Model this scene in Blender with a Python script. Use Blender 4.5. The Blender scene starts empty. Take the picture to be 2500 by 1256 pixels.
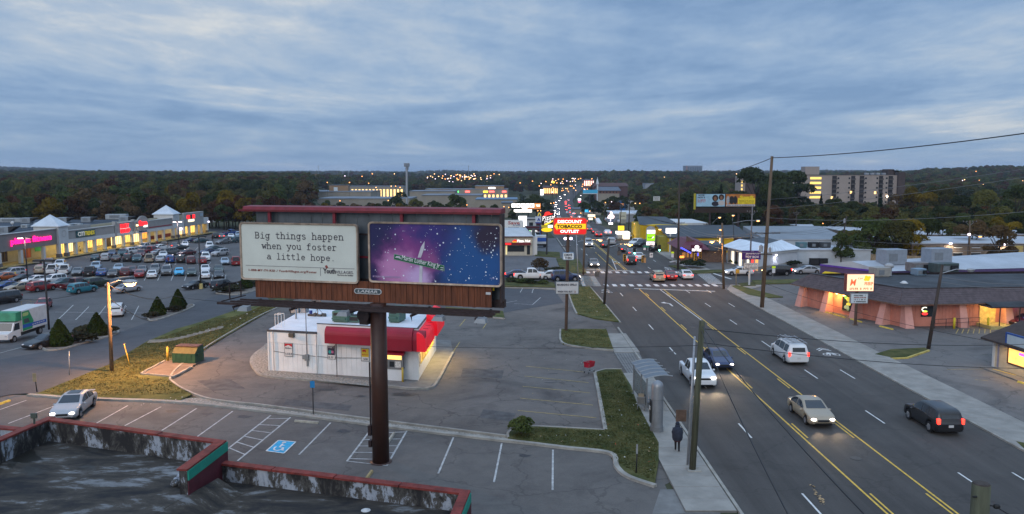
import bpy,bmesh,math,random
from mathutils import Vector,Matrix
cO,sI,pI,rU,vE=math.cos,math.sin,math.pi,random.uniform,Vector
random.seed(7)
SC=bpy.context.scene
COL=SC.collection
R=math.radians
# camera
F,CX,CY,H=1944.,1250.,628.,17.
HOR=425.
HAZE=.00008
PITCH=math.atan((CY-HOR)/F)
cam_d=bpy.data.cameras.new('camera');cam=bpy.data.objects.new('camera',cam_d)
COL.objects.link(cam);SC.camera=cam
cam_d.sensor_width=36.;cam_d.lens=F/2500*36.
cam_d.clip_start=.5;cam_d.clip_end=20000
cam.location=(0,0,H);cam.rotation_euler=(pI/2-PITCH,0,0)
# world: dusk sky with broken cloud
SUN_EL,SUN_AZ=R(24),R(205)
W=bpy.data.worlds.new('World');SC.world=W;W.use_nodes=True
nt=W.node_tree;nt.nodes.clear()
def wn(t,**k):
 n=nt.nodes.new(t)
 for a,b in k.items():setattr(n,a,b)
 return n
def L(a,b):nt.links.new(a,b)
out=wn('ShaderNodeOutputWorld')
sky=wn('ShaderNodeTexSky',sky_type='NISHITA');sky.sun_disc=False
sky.sun_elevation=SUN_EL;sky.sun_rotation=SUN_AZ;sky.altitude=150
tc=wn('ShaderNodeTexCoord');sx=wn('ShaderNodeSeparateXYZ');L(tc.outputs['Generated'],sx.inputs[0])
def math_(op,a,b=None,c=None):
 n=wn('ShaderNodeMath',operation=op)
 for i,v in enumerate((a,b,c)):
  if v is None:continue
  if isinstance(v,(int,float)):n.inputs[i].default_value=v
  else:L(v,n.inputs[i])
 return n.outputs[0]
zc=math_('ADD',math_('MAXIMUM',sx.outputs[2],0.),.085)
cu=math_('DIVIDE',sx.outputs[0],zc);cv=math_('DIVIDE',sx.outputs[1],zc)
cb=wn('ShaderNodeCombineXYZ');L(cu,cb.inputs[0]);L(cv,cb.inputs[1])
def cloud(scale,rot,sx_,sy_,detail,rough,dist,off):
 mp=wn('ShaderNodeMapping');mp.inputs['Rotation'].default_value=(0,0,R(rot))
 mp.inputs['Scale'].default_value=(sx_,sy_,1);mp.inputs['Location'].default_value=off
 L(cb.outputs[0],mp.inputs[0])
 n=wn('ShaderNodeTexNoise');n.inputs['Scale'].default_value=scale;n.inputs['Detail'].default_value=detail
 n.inputs['Roughness'].default_value=rough;n.inputs['Distortion'].default_value=dist
 L(mp.outputs[0],n.inputs['Vector']);return n.outputs['Fac']
c1=cloud(.4,30,1.,.95,12,.57,.6,(3.1,1.2,0))
c2=cloud(1.9,32,1.5,.8,10,.66,.25,(.4,7.7,0))
c3=cloud(.13,0,1.,1.,3,.5,.2,(9.3,2.,0))
mixn=math_('ADD',math_('MULTIPLY',c1,.54),math_('ADD',math_('MULTIPLY',c2,.18),math_('MULTIPLY',c3,.28)))
ramp=wn('ShaderNodeValToRGB');L(mixn,ramp.inputs[0])
el=ramp.color_ramp.elements
el[0].position=.415;el[0].color=(.128,.212,.35,1)
el[1].position=.6;el[1].color=(.47,.485,.49,1)
for p_,c_ in((.46,(.168,.256,.394,1)),(.505,(.22,.304,.426,1)),(.548,(.298,.362,.448,1))):
 e=el.new(p_);e.color=c_
hz=wn('ShaderNodeMapRange');hz.interpolation_type='SMOOTHSTEP'
L(sx.outputs[2],hz.inputs[0]);hz.inputs[1].default_value=0.;hz.inputs[2].default_value=.1
hz.inputs[3].default_value=.5;hz.inputs[4].default_value=0.
m1=wn('ShaderNodeMix',data_type='RGBA');L(hz.outputs[0],m1.inputs[0]);L(ramp.outputs[0],m1.inputs[6])
m1.inputs[7].default_value=(.158,.24,.358,1)
up=wn('ShaderNodeMapRange');L(sx.outputs[2],up.inputs[0])
up.inputs[1].default_value=.22;up.inputs[2].default_value=.9;up.inputs[3].default_value=1.;up.inputs[4].default_value=2.4
m2=wn('ShaderNodeMix',data_type='RGBA',blend_type='MULTIPLY');m2.inputs[0].default_value=1.
L(m1.outputs[2],m2.inputs[6]);L(up.outputs[0],m2.inputs[7])
b1=wn('ShaderNodeBackground');L(sky.outputs[0],b1.inputs[0]);b1.inputs[1].default_value=.05
b2=wn('ShaderNodeBackground');L(m2.outputs[2],b2.inputs[0]);b2.inputs[1].default_value=1.08
ms=wn('ShaderNodeMixShader');ms.inputs[0].default_value=.93
L(b1.outputs[0],ms.inputs[1]);L(b2.outputs[0],ms.inputs[2]);L(ms.outputs[0],out.inputs[0])
# sun behind the overcast
sd=bpy.data.lights.new('sun','SUN');sd.energy=.75;sd.angle=R(40);sd.color=(1.,.93,.86)
sun=bpy.data.objects.new('sun',sd);COL.objects.link(sun)
sv=vE((sI(SUN_AZ)*cO(SUN_EL),cO(SUN_AZ)*cO(SUN_EL),sI(SUN_EL)))
sun.rotation_euler=sv.to_track_quat('Z','Y').to_euler();sun.location=sv*300
vs=SC.view_settings;vs.view_transform='Standard';vs.look='None';vs.gamma=1.;vs.use_curve_mapping=False
vs.exposure=.5
SC.cycles.use_denoising=True;SC.cycles.max_bounces=5;SC.cycles.diffuse_bounces=2;SC.cycles.glossy_bounces=2
SC.cycles.transmission_bounces=2;SC.cycles.volume_bounces=0;SC.cycles.sample_clamp_indirect=3.
SC.cycles.use_light_tree=True
SC.cycles.caustics_reflective=False;SC.cycles.caustics_refractive=False
# terrain
def tab(t,v):
 if v<=t[0][0]:return t[0][1]
 for(a,b),(c,d)in zip(t,t[1:]):
  if v<=c:return b+(d-b)*(v-a)/(c-a)
 return t[-1][1]
def sstep(t):t=max(0.,min(1.,t));return t*t*(3-2*t)
CEN=[(0,0),(212,0),(330,-3),(470,-7.5),(600,-13),(700,-16),(760,-14.5),(850,-11.5),(1000,-5)]
LEF=[(0,-2.5),(300,-3),(500,-2.5),(700,-1),(1000,3)]
RIG=[(0,0),(240,0),(330,-3),(470,-6),(700,-5),(1000,0)]
SKYL=[(-400,421),(0,421),(300,422),(620,425),(740,429),(1000,431),(1100,429),(1170,424),(1250,426),(1400,425),(1480,421),(1600,423),(1700,422),(1900,426),(2200,422),(2260,415),(2350,412),(2420,407),(2500,408),(2900,410)]
FARL=[(-400,412),(0,411),(100,413),(220,421),(500,424),(740,421),(900,421),(1000,423),(1050,420),(1100,419),(1160,422),(1300,422),(1600,423),(2000,419),(2200,421),(2900,423)]
def hf(X,Y):
 if Y<=0:return 0.
 y=min(Y,1000)
 c=tab(CEN,y);r=tab(RIG,y)
 a=X/max(Y,1)
 if Y>200:c=c+(r-c)*sstep((a-.13)/.12)
 bnd=max(30.,.22*y)
 wl=sstep((-X-bnd)/(9+.03*max(0,y-100)))*sstep((y-58)/52)
 z=c+(tab(LEF,y)-c)*wl
 if Y>1000:
  px=CX+F*a
  zr=H+1600*(HOR-tab(SKYL,px))/F-12
  t=sstep((Y-1000)/600);z=z+(zr-z)*t
  if Y>1900:
   zf=H+5200*(HOR-tab(FARL,px))/F-9
   t=sstep((Y-1900)/3200);z=z+(zf-z)*t
 return z
def ray(px,py):
 a,b=(px-CX)/F,-(py-CY)/F
 return vE((a,cO(PITCH)+b*sI(PITCH),-sI(PITCH)+b*cO(PITCH)))
O=vE((0,0,H))
def PZ(px,py,z=0.):
 d=ray(px,py);t=(z-H)/d.z;return O+d*t
def PY(px,py,Y):
 d=ray(px,py);return O+d*(Y/d.y)
def PV(px,py,p0,p1):
 """where the ray of a pixel meets the vertical plane through two ground points"""
 d=ray(px,py);ux,uy=p1[0]-p0[0],p1[1]-p0[1]
 n=(-uy,ux);den=d.x*n[0]+d.y*n[1]
 t=(p0[0]*n[0]+p0[1]*n[1])/den;return O+d*t
def G(px,py):
 """where the ray of a pixel meets the terrain"""
 d=ray(px,py);t0=15.;t=t0
 while t<7000:
  p=O+d*t
  if p.z<hf(p.x,p.y):break
  t0=t;t*=1.02
 for _ in range(24):
  m=(t0+t)/2;p=O+d*m
  if p.z<hf(p.x,p.y):t=m
  else:t0=m
 return O+d*t
def dep(p):return(p.y*cO(PITCH)-(p.z-H)*sI(PITCH))
# materials
MATS={}
def M(name,col=(.5,.5,.5),rough=.7,var=.12,scale=2.,bump=0.,bscale=None,metal=0.,emit=None,es=0.,spec=.35,detail=6,col2=None,coat=0.,alpha=1.,stretch=None):
 if name in MATS:return MATS[name]
 m=bpy.data.materials.new(name);m.use_nodes=True;t=m.node_tree;N=t.nodes;Lk=t.links
 p=N['Principled BSDF']
 p.inputs['Roughness'].default_value=rough;p.inputs['Metallic'].default_value=metal
 p.inputs['Specular IOR Level'].default_value=spec
 p.inputs['Coat Weight'].default_value=coat
 p.inputs['Base Color'].default_value=(*col,1)
 co=N.new('ShaderNodeTexCoord');vec=co.outputs['Object']
 if stretch:
  mp=N.new('ShaderNodeMapping');mp.inputs['Scale'].default_value=stretch;Lk.new(vec,mp.inputs[0]);vec=mp.outputs[0]
 if var>0 or col2:
  n=N.new('ShaderNodeTexNoise');n.inputs['Scale'].default_value=scale;n.inputs['Detail'].default_value=detail
  n.inputs['Roughness'].default_value=.62
  Lk.new(vec,n.inputs['Vector'])
  r=N.new('ShaderNodeValToRGB');Lk.new(n.outputs['Fac'],r.inputs[0])
  c2=col2 or tuple(min(1,c*(1+var))for c in col);c1=col if col2 else tuple(c*(1-var)for c in col)
  r.color_ramp.elements[0].position=.36;r.color_ramp.elements[0].color=(*c1,1)
  r.color_ramp.elements[1].position=.64;r.color_ramp.elements[1].color=(*c2,1)
  Lk.new(r.outputs[0],p.inputs['Base Color'])
 if bump>0:
  n2=N.new('ShaderNodeTexNoise');n2.inputs['Scale'].default_value=bscale or scale*6;n2.inputs['Detail'].default_value=5
  Lk.new(vec,n2.inputs['Vector'])
  bp=N.new('ShaderNodeBump');bp.inputs['Strength'].default_value=bump;bp.inputs['Distance'].default_value=.05
  Lk.new(n2.outputs['Fac'],bp.inputs['Height']);Lk.new(bp.outputs[0],p.inputs['Normal'])
 if emit:
  p.inputs['Emission Color'].default_value=(*emit,1);p.inputs['Emission Strength'].default_value=es
 if alpha<1:p.inputs['Alpha'].default_value=alpha
 MATS[name]=m;return m
def asphalt(name,base,stain=.45,crack=.35,tint=None,streak=None):
 if name in MATS:return MATS[name]
 m=bpy.data.materials.new(name);m.use_nodes=True;t=m.node_tree;N=t.nodes;Lk=t.links
 p=N['Principled BSDF'];p.inputs['Roughness'].default_value=.82;p.inputs['Specular IOR Level'].default_value=.3
 co=N.new('ShaderNodeTexCoord')
 def noise(s,d,off=0,st=None):
  mp=N.new('ShaderNodeMapping');mp.inputs['Location'].default_value=(off,off*.7,0)
  if st:mp.inputs['Scale'].default_value=st
  Lk.new(co.outputs['Object'],mp.inputs[0])
  n=N.new('ShaderNodeTexNoise');n.inputs['Scale'].default_value=s;n.inputs['Detail'].default_value=d
  n.inputs['Roughness'].default_value=.65;n.inputs['Distortion'].default_value=.6
  Lk.new(mp.outputs[0],n.inputs['Vector']);return n.outputs['Fac']
 def ramp(f,a,b,ca,cb_):
  r=N.new('ShaderNodeValToRGB');Lk.new(f,r.inputs[0]);e=r.color_ramp.elements
  e[0].position=a;e[0].color=ca;e[1].position=b;e[1].color=cb_;return r.outputs[0]
 def mul(a,b,f=1.):
  x=N.new('ShaderNodeMix');x.data_type='RGBA';x.blend_type='MULTIPLY';x.inputs[0].default_value=f
  Lk.new(a,x.inputs[6]);Lk.new(b,x.inputs[7]);return x.outputs[2]
 t2=tint or tuple(c*1.35 for c in base)
 c=ramp(noise(.045,7),.38,.66,(*base,1),(*t2,1))
 c=mul(c,ramp(noise(.16,8,31),.3,.5,(1-stain,1-stain,1-stain*.96,1),(1,1,1,1)))
 c=mul(c,ramp(noise(.9,6,11,streak or(1,1,1)),.3 if streak else .25,.7 if streak else .75,(.7,.7,.7,1)if streak else(.82,.82,.83,1),(1.16,1.15,1.14,1)))
 c=mul(c,ramp(noise(9,3,5),.2,.8,(.86,.86,.86,1),(1.12,1.12,1.12,1)))
 if crack>0:
  v=N.new('ShaderNodeTexVoronoi');v.feature='DISTANCE_TO_EDGE';v.inputs['Scale'].default_value=.16
  wv=N.new('ShaderNodeTexNoise');wv.inputs['Scale'].default_value=.7;wv.inputs['Detail'].default_value=5;Lk.new(co.outputs['Object'],wv.inputs['Vector'])
  ad=N.new('ShaderNodeVectorMath');ad.operation='MULTIPLY_ADD';ad.inputs[1].default_value=(2.2,2.2,2.2)
  Lk.new(wv.outputs['Color'],ad.inputs[0]);Lk.new(co.outputs['Object'],ad.inputs[2]);Lk.new(ad.outputs[0],v.inputs['Vector'])
  c=mul(c,ramp(v.outputs['Distance'],.003,.012,(.45,.45,.45,1),(1,1,1,1)),crack)
 Lk.new(c,p.inputs['Base Color'])
 bp=N.new('ShaderNodeBump');bp.inputs['Strength'].default_value=.25;bp.inputs['Distance'].default_value=.02
 Lk.new(noise(14,3,2),bp.inputs['Height']);Lk.new(bp.outputs[0],p.inputs['Normal'])
 MATS[name]=m;return m
def glow(name,col,s=1.):
 return M(name,col,.5,0,emit=col,es=s)
 # mesh builder and object helpers
class MB:
 def __init__(s):s.v=[];s.f=[];s.m=[]
 def add(s,vs,fs,mi=0):
  o=len(s.v);s.v+=[tuple(v)for v in vs];s.f+=[tuple(i+o for i in f)for f in fs];s.m+=[mi]*len(fs);return s
 def box(s,x0,x1,y0,y1,z0,z1,mi=0,bev=0):
  if bev:
   b=bev;vs=[]
   for z,q in((z0,b),(z0+b,0),(z1-b,0),(z1,b)):
    vs+=[(x0+q,y0+q,z),(x1-q,y0+q,z),(x1-q,y1-q,z),(x0+q,y1-q,z)]
   fs=[(3,2,1,0),(12,13,14,15)]
   for k in range(3):
    for i in range(4):fs.append((4*k+i,4*k+(i+1)%4,4*k+4+(i+1)%4,4*k+4+i))
   return s.add(vs,fs,mi)
  return s.add([(x0,y0,z0),(x1,y0,z0),(x1,y1,z0),(x0,y1,z0),(x0,y0,z1),(x1,y0,z1),(x1,y1,z1),(x0,y1,z1)],[(3,2,1,0),(4,5,6,7),(0,1,5,4),(1,2,6,5),(2,3,7,6),(3,0,4,7)],mi)
 def cbox(s,c,d,mi=0,bev=0):
  return s.box(c[0]-d[0]/2,c[0]+d[0]/2,c[1]-d[1]/2,c[1]+d[1]/2,c[2]-d[2]/2,c[2]+d[2]/2,mi,bev)
 def prism(s,poly,z0,z1,mi=0,axis='z'):
  n=len(poly)
  def mk(a,b,c):return(a,b,c)if axis=='z' else((a,c,b)if axis=='y' else(c,a,b))
  vs=[mk(a,b,z0)for a,b in poly]+[mk(a,b,z1)for a,b in poly]
  fs=[tuple(range(n))[::-1],tuple(range(n,2*n))]+[(i,(i+1)%n,n+(i+1)%n,n+i)for i in range(n)]
  return s.add(vs,fs,mi)
 def cyl(s,p0,p1,r0,r1=None,n=10,mi=0,cap=True):
  r1=r0 if r1 is None else r1
  p0,p1=vE(p0),vE(p1);d=(p1-p0)
  if d.length<1e-6:return s
  d.normalize();a=d.orthogonal().normalized();b=d.cross(a)
  vs=[]
  for p,r in((p0,r0),(p1,r1)):
   for i in range(n):
    t=2*pI*i/n;vs.append(p+a*(r*cO(t))+b*(r*sI(t)))
  fs=[(i,(i+1)%n,n+(i+1)%n,n+i)for i in range(n)]
  if cap:fs+=[tuple(range(n))[::-1],tuple(range(n,2*n))]
  return s.add(vs,fs,mi)
 def tube(s,path,r,n=6,mi=0):
  path=[vE(p)for p in path];rings=[];vs=[]
  up=vE((0,0,1))
  for i,p in enumerate(path):
   d=(path[min(i+1,len(path)-1)]-path[max(i-1,0)]).normalized()
   a=d.cross(up);a=a.normalized()if a.length>1e-3 else d.orthogonal().normalized()
   b=a.cross(d);rr=r[i]if isinstance(r,(list,tuple))else r
   vs+=[p+a*(rr*cO(2*pI*k/n))+b*(rr*sI(2*pI*k/n))for k in range(n)]
  fs=[]
  for i in range(len(path)-1):
   fs+=[(i*n+k,i*n+(k+1)%n,(i+1)*n+(k+1)%n,(i+1)*n+k)for k in range(n)]
  fs+=[tuple(range(n))[::-1],tuple(range((len(path)-1)*n,len(path)*n))]
  return s.add(vs,fs,mi)
 def ell(s,c,r,n=10,m=6,mi=0):
  vs=[(c[0],c[1],c[2]-r[2])]
  for j in range(1,m):
   t=-pI/2+pI*j/m
   for i in range(n):
    a=2*pI*i/n
    vs.append((c[0]+r[0]*cO(t)*cO(a),c[1]+r[1]*cO(t)*sI(a),c[2]+r[2]*sI(t)))
  vs.append((c[0],c[1],c[2]+r[2]));fs=[]
  for i in range(n):fs.append((0,1+(i+1)%n,1+i))
  for j in range(m-2):
   for i in range(n):fs.append((1+j*n+i,1+j*n+(i+1)%n,1+(j+1)*n+(i+1)%n,1+(j+1)*n+i))
  T=len(vs)-1
  for i in range(n):fs.append((T,1+(m-2)*n+i,1+(m-2)*n+(i+1)%n))
  return s.add(vs,fs,mi)
 def mesh(s,name,mats,smooth=False):
  me=bpy.data.meshes.new(name);me.from_pydata(s.v,[],s.f)
  if not isinstance(mats,(list,tuple)):mats=[mats]
  for m in mats:me.materials.append(m)
  if len(mats)>1:me.polygons.foreach_set('material_index',s.m)
  if smooth:me.polygons.foreach_set('use_smooth',[True]*len(me.polygons))
  me.update();return me
 def bD(s,name,mats,parent=None,smooth=False):
  return link(name,s.mesh(name,mats,smooth),parent)
def link(name,me,parent=None):
 o=bpy.data.objects.new(name,me);COL.objects.link(o)
 if parent is not None:o.parent=parent
 return o
def tag(o,label=None,cat=None,group=None,kind=None):
 if label:o['label']=label
 if cat:o['category']=cat
 if group:o['group']=group
 if kind:o['kind']=kind
 return o
def thing(name,label,cat,loc=(0,0,0),rz=0.,group=None):
 o=bpy.data.objects.new(name,None);COL.objects.link(o);o.empty_display_size=.3
 o.location=loc;o.rotation_euler=(0,0,rz);return tag(o,label,cat,group)
KIDS={}
def copy_tree(o,parent=None,swap=None):
 c=o.copy();COL.objects.link(c);c.parent=parent
 if swap and c.type=='MESH' and c.name.split('.')[0]in swap:c.data=swap[c.name.split('.')[0]]
 for ch in(KIDS.get(o.name)or list(o.children)):copy_tree(ch,c,swap)
 return c
def facex(x):return x
def bX(a,*b):return MB().box(*a).bD(*b)
def eL(a,*b):return MB().ell(*a).bD(*b)
# lettering
def lettering(s,size,ext=0.,bold=0.,shear=0.,space=1.,alignx='CENTER',lines=1.):
 cu=bpy.data.curves.new('lettering','FONT');cu.body=s;cu.size=size;cu.extrude=ext;cu.offset=bold
 cu.shear=shear;cu.space_character=space;cu.align_x=alignx;cu.align_y='CENTER';cu.space_line=lines;cu.resolution_u=2
 o=bpy.data.objects.new('tmp',cu);TMPC.objects.link(o)
 dg=bpy.context.evaluated_depsgraph_get();me=bpy.data.meshes.new_from_object(o.evaluated_get(dg))
 bpy.data.objects.remove(o);bpy.data.curves.remove(cu);return me
TMPC=COL
def text(parent,s,w,h,x,y,z,mat,bold=0.,ext=.012,shear=0.,name='lettering',space=1.,fit=True):
 """lettering w x h metres, centred at (x, y, z), facing local -y"""
 me=lettering(s,1.,ext,bold,shear,space)
 xs=[v.co.x for v in me.vertices];ys=[v.co.y for v in me.vertices]
 if not xs:return None
 cx,cy=(min(xs)+max(xs))/2,(min(ys)+max(ys))/2
 kx,ky=w/max(1e-6,max(xs)-min(xs)),h/max(1e-6,max(ys)-min(ys))
 for v in me.vertices:v.co=vE(((v.co.x-cx)*kx,-v.co.z,(v.co.y-cy)*ky))
 me.materials.clear();me.materials.append(mat)
 o=link(name,me,parent);o.location=(x,y,z);return o
def scrib(parent,w,h,x,y,z,mat,ext=.012,gaps=True,name='lettering'):
 """a line of lettering too small or blurred to read: letter-like strokes"""
 n=max(2,int(w/(h*.82)));c=w/n;mb=MB();rnd=random.Random(int(w*977+h*131+x*57));t=h*.2
 for k in range(n):
  if gaps and n>5 and 0<k<n-1 and rnd.random()<.13:continue
  x0=x-w/2+k*c+c*.08;x1=x0+c*.78;z0,z1=z-h/2,z+h/2;e=ext
  mb.box(x0,x0+t,y-e,y,z0,z1)
  if rnd.random()<.75:mb.box(x1-t,x1,y-e*.98,y,z0+(h*.4 if rnd.random()<.3 else 0),z1)
  if rnd.random()<.8:mb.box(x0+t,x1-t,y-e*.96,y,z1-t,z1)
  if rnd.random()<.6:mb.box(x0+t,x1-t,y-e*.94,y,z0,z0+t)
  if rnd.random()<.6:mb.box(x0+t,x1-t,y-e*.92,y,z-t/2,z+t/2)
 return mb.bD(name,mat,parent)
 # ground, roads, lots
A_NEAR=asphalt('asphalt_front_lot',(.098,.09,.083),.4,.5,(.138,.128,.119))
A_TOB=asphalt('asphalt_store_lot',(.104,.093,.084),.48,.7,(.162,.145,.131))
A_ROAD=asphalt('asphalt_road',(.057,.053,.05),.25,.35,(.085,.078,.072),(.75,.02,1))
A_CROSS=asphalt('asphalt_junction',(.072,.058,.055),.22,.3,(.098,.078,.073),(.6,.1,1))
A_MALL=asphalt('asphalt_mall_lot',(.084,.083,.084),.3,.35,(.115,.112,.112))
A_RIGHT=asphalt('asphalt_grill_lot',(.124,.118,.112),.42,.7,(.168,.158,.149))
A_DRIVE=asphalt('asphalt_driveway',(.06,.064,.072),.25,.2,(.082,.084,.092))
CONC=M('concrete_kerb',(.28,.265,.235),.85,.22,1.1,.3,20)
CONCW=M('concrete_walk',(.255,.242,.218),.85,.16,.7,.25,16)
CONCD=M('concrete_ramp',(.165,.162,.155),.85,.2,.9,.3,9)
GRASS=M('grass_turf',(.05,.068,.022),.9,0,.55,.5,5,col2=(.135,.122,.045),detail=9,spec=.1)
GRASSY=M('grass_bank',(.055,.066,.02),.9,0,.45,.6,4,col2=(.145,.136,.046),detail=9,spec=.1)
GRASSG=M('grass_green',(.036,.05,.016),.9,0,.6,.6,5,col2=(.11,.102,.04),detail=9,spec=.1)
GRAVEL=M('gravel',(.15,.14,.12),.95,0,6,.8,30,col2=(.4,.38,.34),spec=.1)
EARTH=M('far_ground',(.04,.05,.028),.95,0,.02,0,col2=(.085,.08,.05),spec=.05)
WHITE=M('paint_white',(.6,.6,.58),.7,.22,3)
WHITE2=M('paint_white_worn',(.4,.4,.39),.75,.3,2.5)
YEL=M('paint_yellow',(.62,.4,.06),.7,.2,3)
YEL2=M('paint_yellow_worn',(.36,.27,.1),.8,.3,2)
BLUEP=M('paint_blue',(.02,.33,.56),.7,.15,3)
def axis(vals):
 out_=[]
 for(a,b,st)in vals:
  v=a
  while v<b-1e-6:out_.append(v);v+=st
 out_.append(vals[-1][1]);return out_
def terrain():
 xs=axis([(-6400,-2400,400),(-2400,-800,80),(-800,-240,20),(-240,-60,6),(-60,-26,1),(-26,60,4),(60,240,6),(240,800,20),(800,2400,80),(2400,6400,400)])
 ys=axis([(-60,50,10),(50,80,1),(80,220,5),(220,420,8),(420,1100,20),(1100,2000,45),(2000,5200,200),(5200,8200,750)])
 mb=MB();nx=len(xs)
 mb.v=[(x,y,hf(x,y)-.02)for y in ys for x in xs]
 mb.f=[(j*nx+i,j*nx+i+1,(j+1)*nx+i+1,(j+1)*nx+i)for j in range(len(ys)-1)for i in range(nx-1)]
 mb.m=[0]*len(mb.f)
 return tag(mb.bD('ground',EARTH,smooth=True),kind='structure')
ground=terrain()
def sheet(name,pts,mat,off,kind='structure',step=None,h=0.,parent=None):
 """a flat polygon of ground points (x, y), draped over the terrain when step is given; h makes it a raised slab"""
 bm=bmesh.new()
 vs=[bm.verts.new((p[0],p[1],0))for p in pts];f=bm.faces.new(vs)
 if f.normal.z<0 or f.calc_center_median()is None:pass
 bm.normal_update()
 if bm.faces[:][0].normal.z<0:bmesh.ops.reverse_faces(bm,faces=bm.faces[:])
 if step:
  bmesh.ops.triangulate(bm,faces=bm.faces[:])
  for _ in range(9):
   es=[e for e in bm.edges if e.calc_length()>step]
   if not es:break
   bmesh.ops.subdivide_edges(bm,edges=es,cuts=1);bmesh.ops.triangulate(bm,faces=bm.faces[:])
 for v in bm.verts:v.co.z=(hf(v.co.x,v.co.y)if step else 0)+off+h
 if h:
  r=bmesh.ops.extrude_face_region(bm,geom=[f for f in bm.faces])
  for g in r['geom']:
   if isinstance(g,bmesh.types.BMVert):g.co.z+=0
  top=set(v for v in r['geom']if isinstance(v,bmesh.types.BMVert))
  for v in bm.verts:
   if v not in top:v.co.z-=h+.02
  bm.normal_update()
 me=bpy.data.meshes.new(name);bm.to_mesh(me);bm.free();me.materials.append(mat)
 o=link(name,me,parent)
 if kind and parent is None:tag(o,kind=kind)
 return o
def gp(*pp,z=0.):
 return[PZ(x,y,z).to_2d()for x,y in pp]
def gd(*pp):
 return[G(x,y).to_2d()for x,y in pp]
def smooth_path(pts,n=6):
 pts=[vE(p)for p in pts];out_=[]
 for i in range(len(pts)-1):
  p0,p1,p2,p3=pts[max(i-1,0)],pts[i],pts[i+1],pts[min(i+2,len(pts)-1)]
  for k in range(n):
   t=k/n
   out_.append(.5*((2*p1)+(p2-p0)*t+(2*p0-5*p1+4*p2-p3)*t*t+(3*p1-p0-3*p2+p3)*t**3))
 out_.append(pts[-1]);return out_
def ribbon(name,pts,w,mat,off,h=0.,parent=None,kind='structure',lean=0.):
 """a kerb (h > 0) or a painted line along ground points"""
 mb=MB();n=len(pts);pts=[vE((p[0],p[1]))for p in pts]
 for i,p in enumerate(pts):
  d=(pts[min(i+1,n-1)]-pts[max(i-1,0)]).normalized();q=vE((-d.y,d.x))*(w/2)
  z=hf(p.x,p.y)+off
  if h:mb.v+=[(p.x+q.x,p.y+q.y,z-.05),(p.x+q.x*.86,p.y+q.y*.86,z+h),(p.x-q.x*.86,p.y-q.y*.86,z+h),(p.x-q.x,p.y-q.y,z-.05)]
  else:mb.v+=[(p.x+q.x,p.y+q.y,z),(p.x-q.x,p.y-q.y,z)]
 for i in range(n-1):
  if h:
   a,b=4*i,4*i+4
   mb.f+=[(a,a+1,b+1,b),(a+1,a+2,b+2,b+1),(a+2,a+3,b+3,b+2)]
  else:mb.f.append((2*i,2*i+1,2*i+3,2*i+2))
 if h:mb.f+=[(0,3,2,1),(4*n-4,4*n-3,4*n-2,4*n-1)]
 mb.m=[0]*len(mb.f)
 o=mb.bD(name,mat,parent)
 return o if parent is not None else tag(o,kind=kind)
def stripe(pxa,pxb,w,mat=None,parent=None,name='road_marking',off=.016,draped=True):
 a,b=G(*pxa),G(*pxb);n=1+int((b-a).length/4)
 return ribbon(name,[a.lerp(b,k/n).to_2d()for k in range(n+1)],w,mat or WHITE,off,parent=parent)
 # lots
lot_front=sheet('front_parking_lot',[(-44,18),(8.4,18),(8.4,46)]+gp((1590,1188),(1500,1130),(1480,1106),(1240,1082),(800,1027),(560,998),(420,985),(95,967),(-120,955))+[(-58,50)],A_NEAR,.004)
lot_store=sheet('store_parking_lot',gp((1610,1190),(1500,1120),(1235,1075),(800,1022),(560,992),(440,960),(414,925),(440,895),(500,850),(560,815),(640,770),(715,735))+[(-31,119),(12,119),(12.2,46)],A_TOB,.002)
def strip_pts(x0,x1,ya,yb,off=0.):return[(x0,ya),(x1,ya),(x1,yb),(x0,yb)]
RC=[(-40,0),(230,0),(330,2.5),(470,10),(600,17.5),(700,23.5),(850,33),(1000,54),(1300,105)]
def road_x(y):return 21.8+tab(RC,y)
def road_strip(name,lo,hi,ya,yb,mat,off):
 mb=MB();y=ya;k=0
 while True:
  for dx in(lo,(lo+hi)/2,hi):
   x=road_x(y)+dx;mb.v.append((x,y,hf(x,y)+off+max(0,(y-212))*.0012))
  if k:
   b=3*k;mb.f+=[(b-3,b-2,b+1,b),(b-2,b-1,b+2,b+1)]
  if y>=yb:break
  y=min(yb,y+(6 if y<420 else 10));k+=1
 mb.m=[0]*len(mb.f);return tag(mb.bD(name,mat),kind='structure')
road_strip('main_road',-10.35,9.7,18,1300,A_ROAD,.008)
sheet('junction',[(12,118.5),(31.5,118.5),(31.5,139.5),(12,139.5)],A_CROSS,.012)
sheet('side_street',[(-30,121.5),(12,121.5),(12,136),(-30,136)],A_ROAD,.006)
sheet('side_street',[(31.5,121.5),(150,126),(150,140),(31.5,136)],A_ROAD,.006)
sheet('grill_parking_lot',[(31.5,20),(120,20),(140,121.8),(31.5,121.8)],A_RIGHT,.002)
sheet('far_parking_lot',[(31.5,136),(150,140),(150,211),(31.5,211)],A_RIGHT,.003)
sheet('pizza_parking_lot',[(-30,136),(12,136),(12,211),(-30,211)],asphalt('asphalt_pizza_lot',(.1,.1,.105),.35,.5),.003)
sheet('mall_parking_lot',[(-37.5,62),(-39,130),(-45,150),(-72,240),(-98,292),(-125,292),(-135,150),(-125,84),(-62,70),(-58,57)],A_MALL,.045,step=4)
drive=sheet('driveway',gd((-60,985),(30,965),(95,962),(180,928),(265,893),(360,835),(430,805),(520,778),(600,750),(670,735),(640,705),(560,705),(540,720),(440,752),(330,800),(150,856),(100,862),(0,880),(-60,890)),A_DRIVE,.075,step=2)
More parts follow.
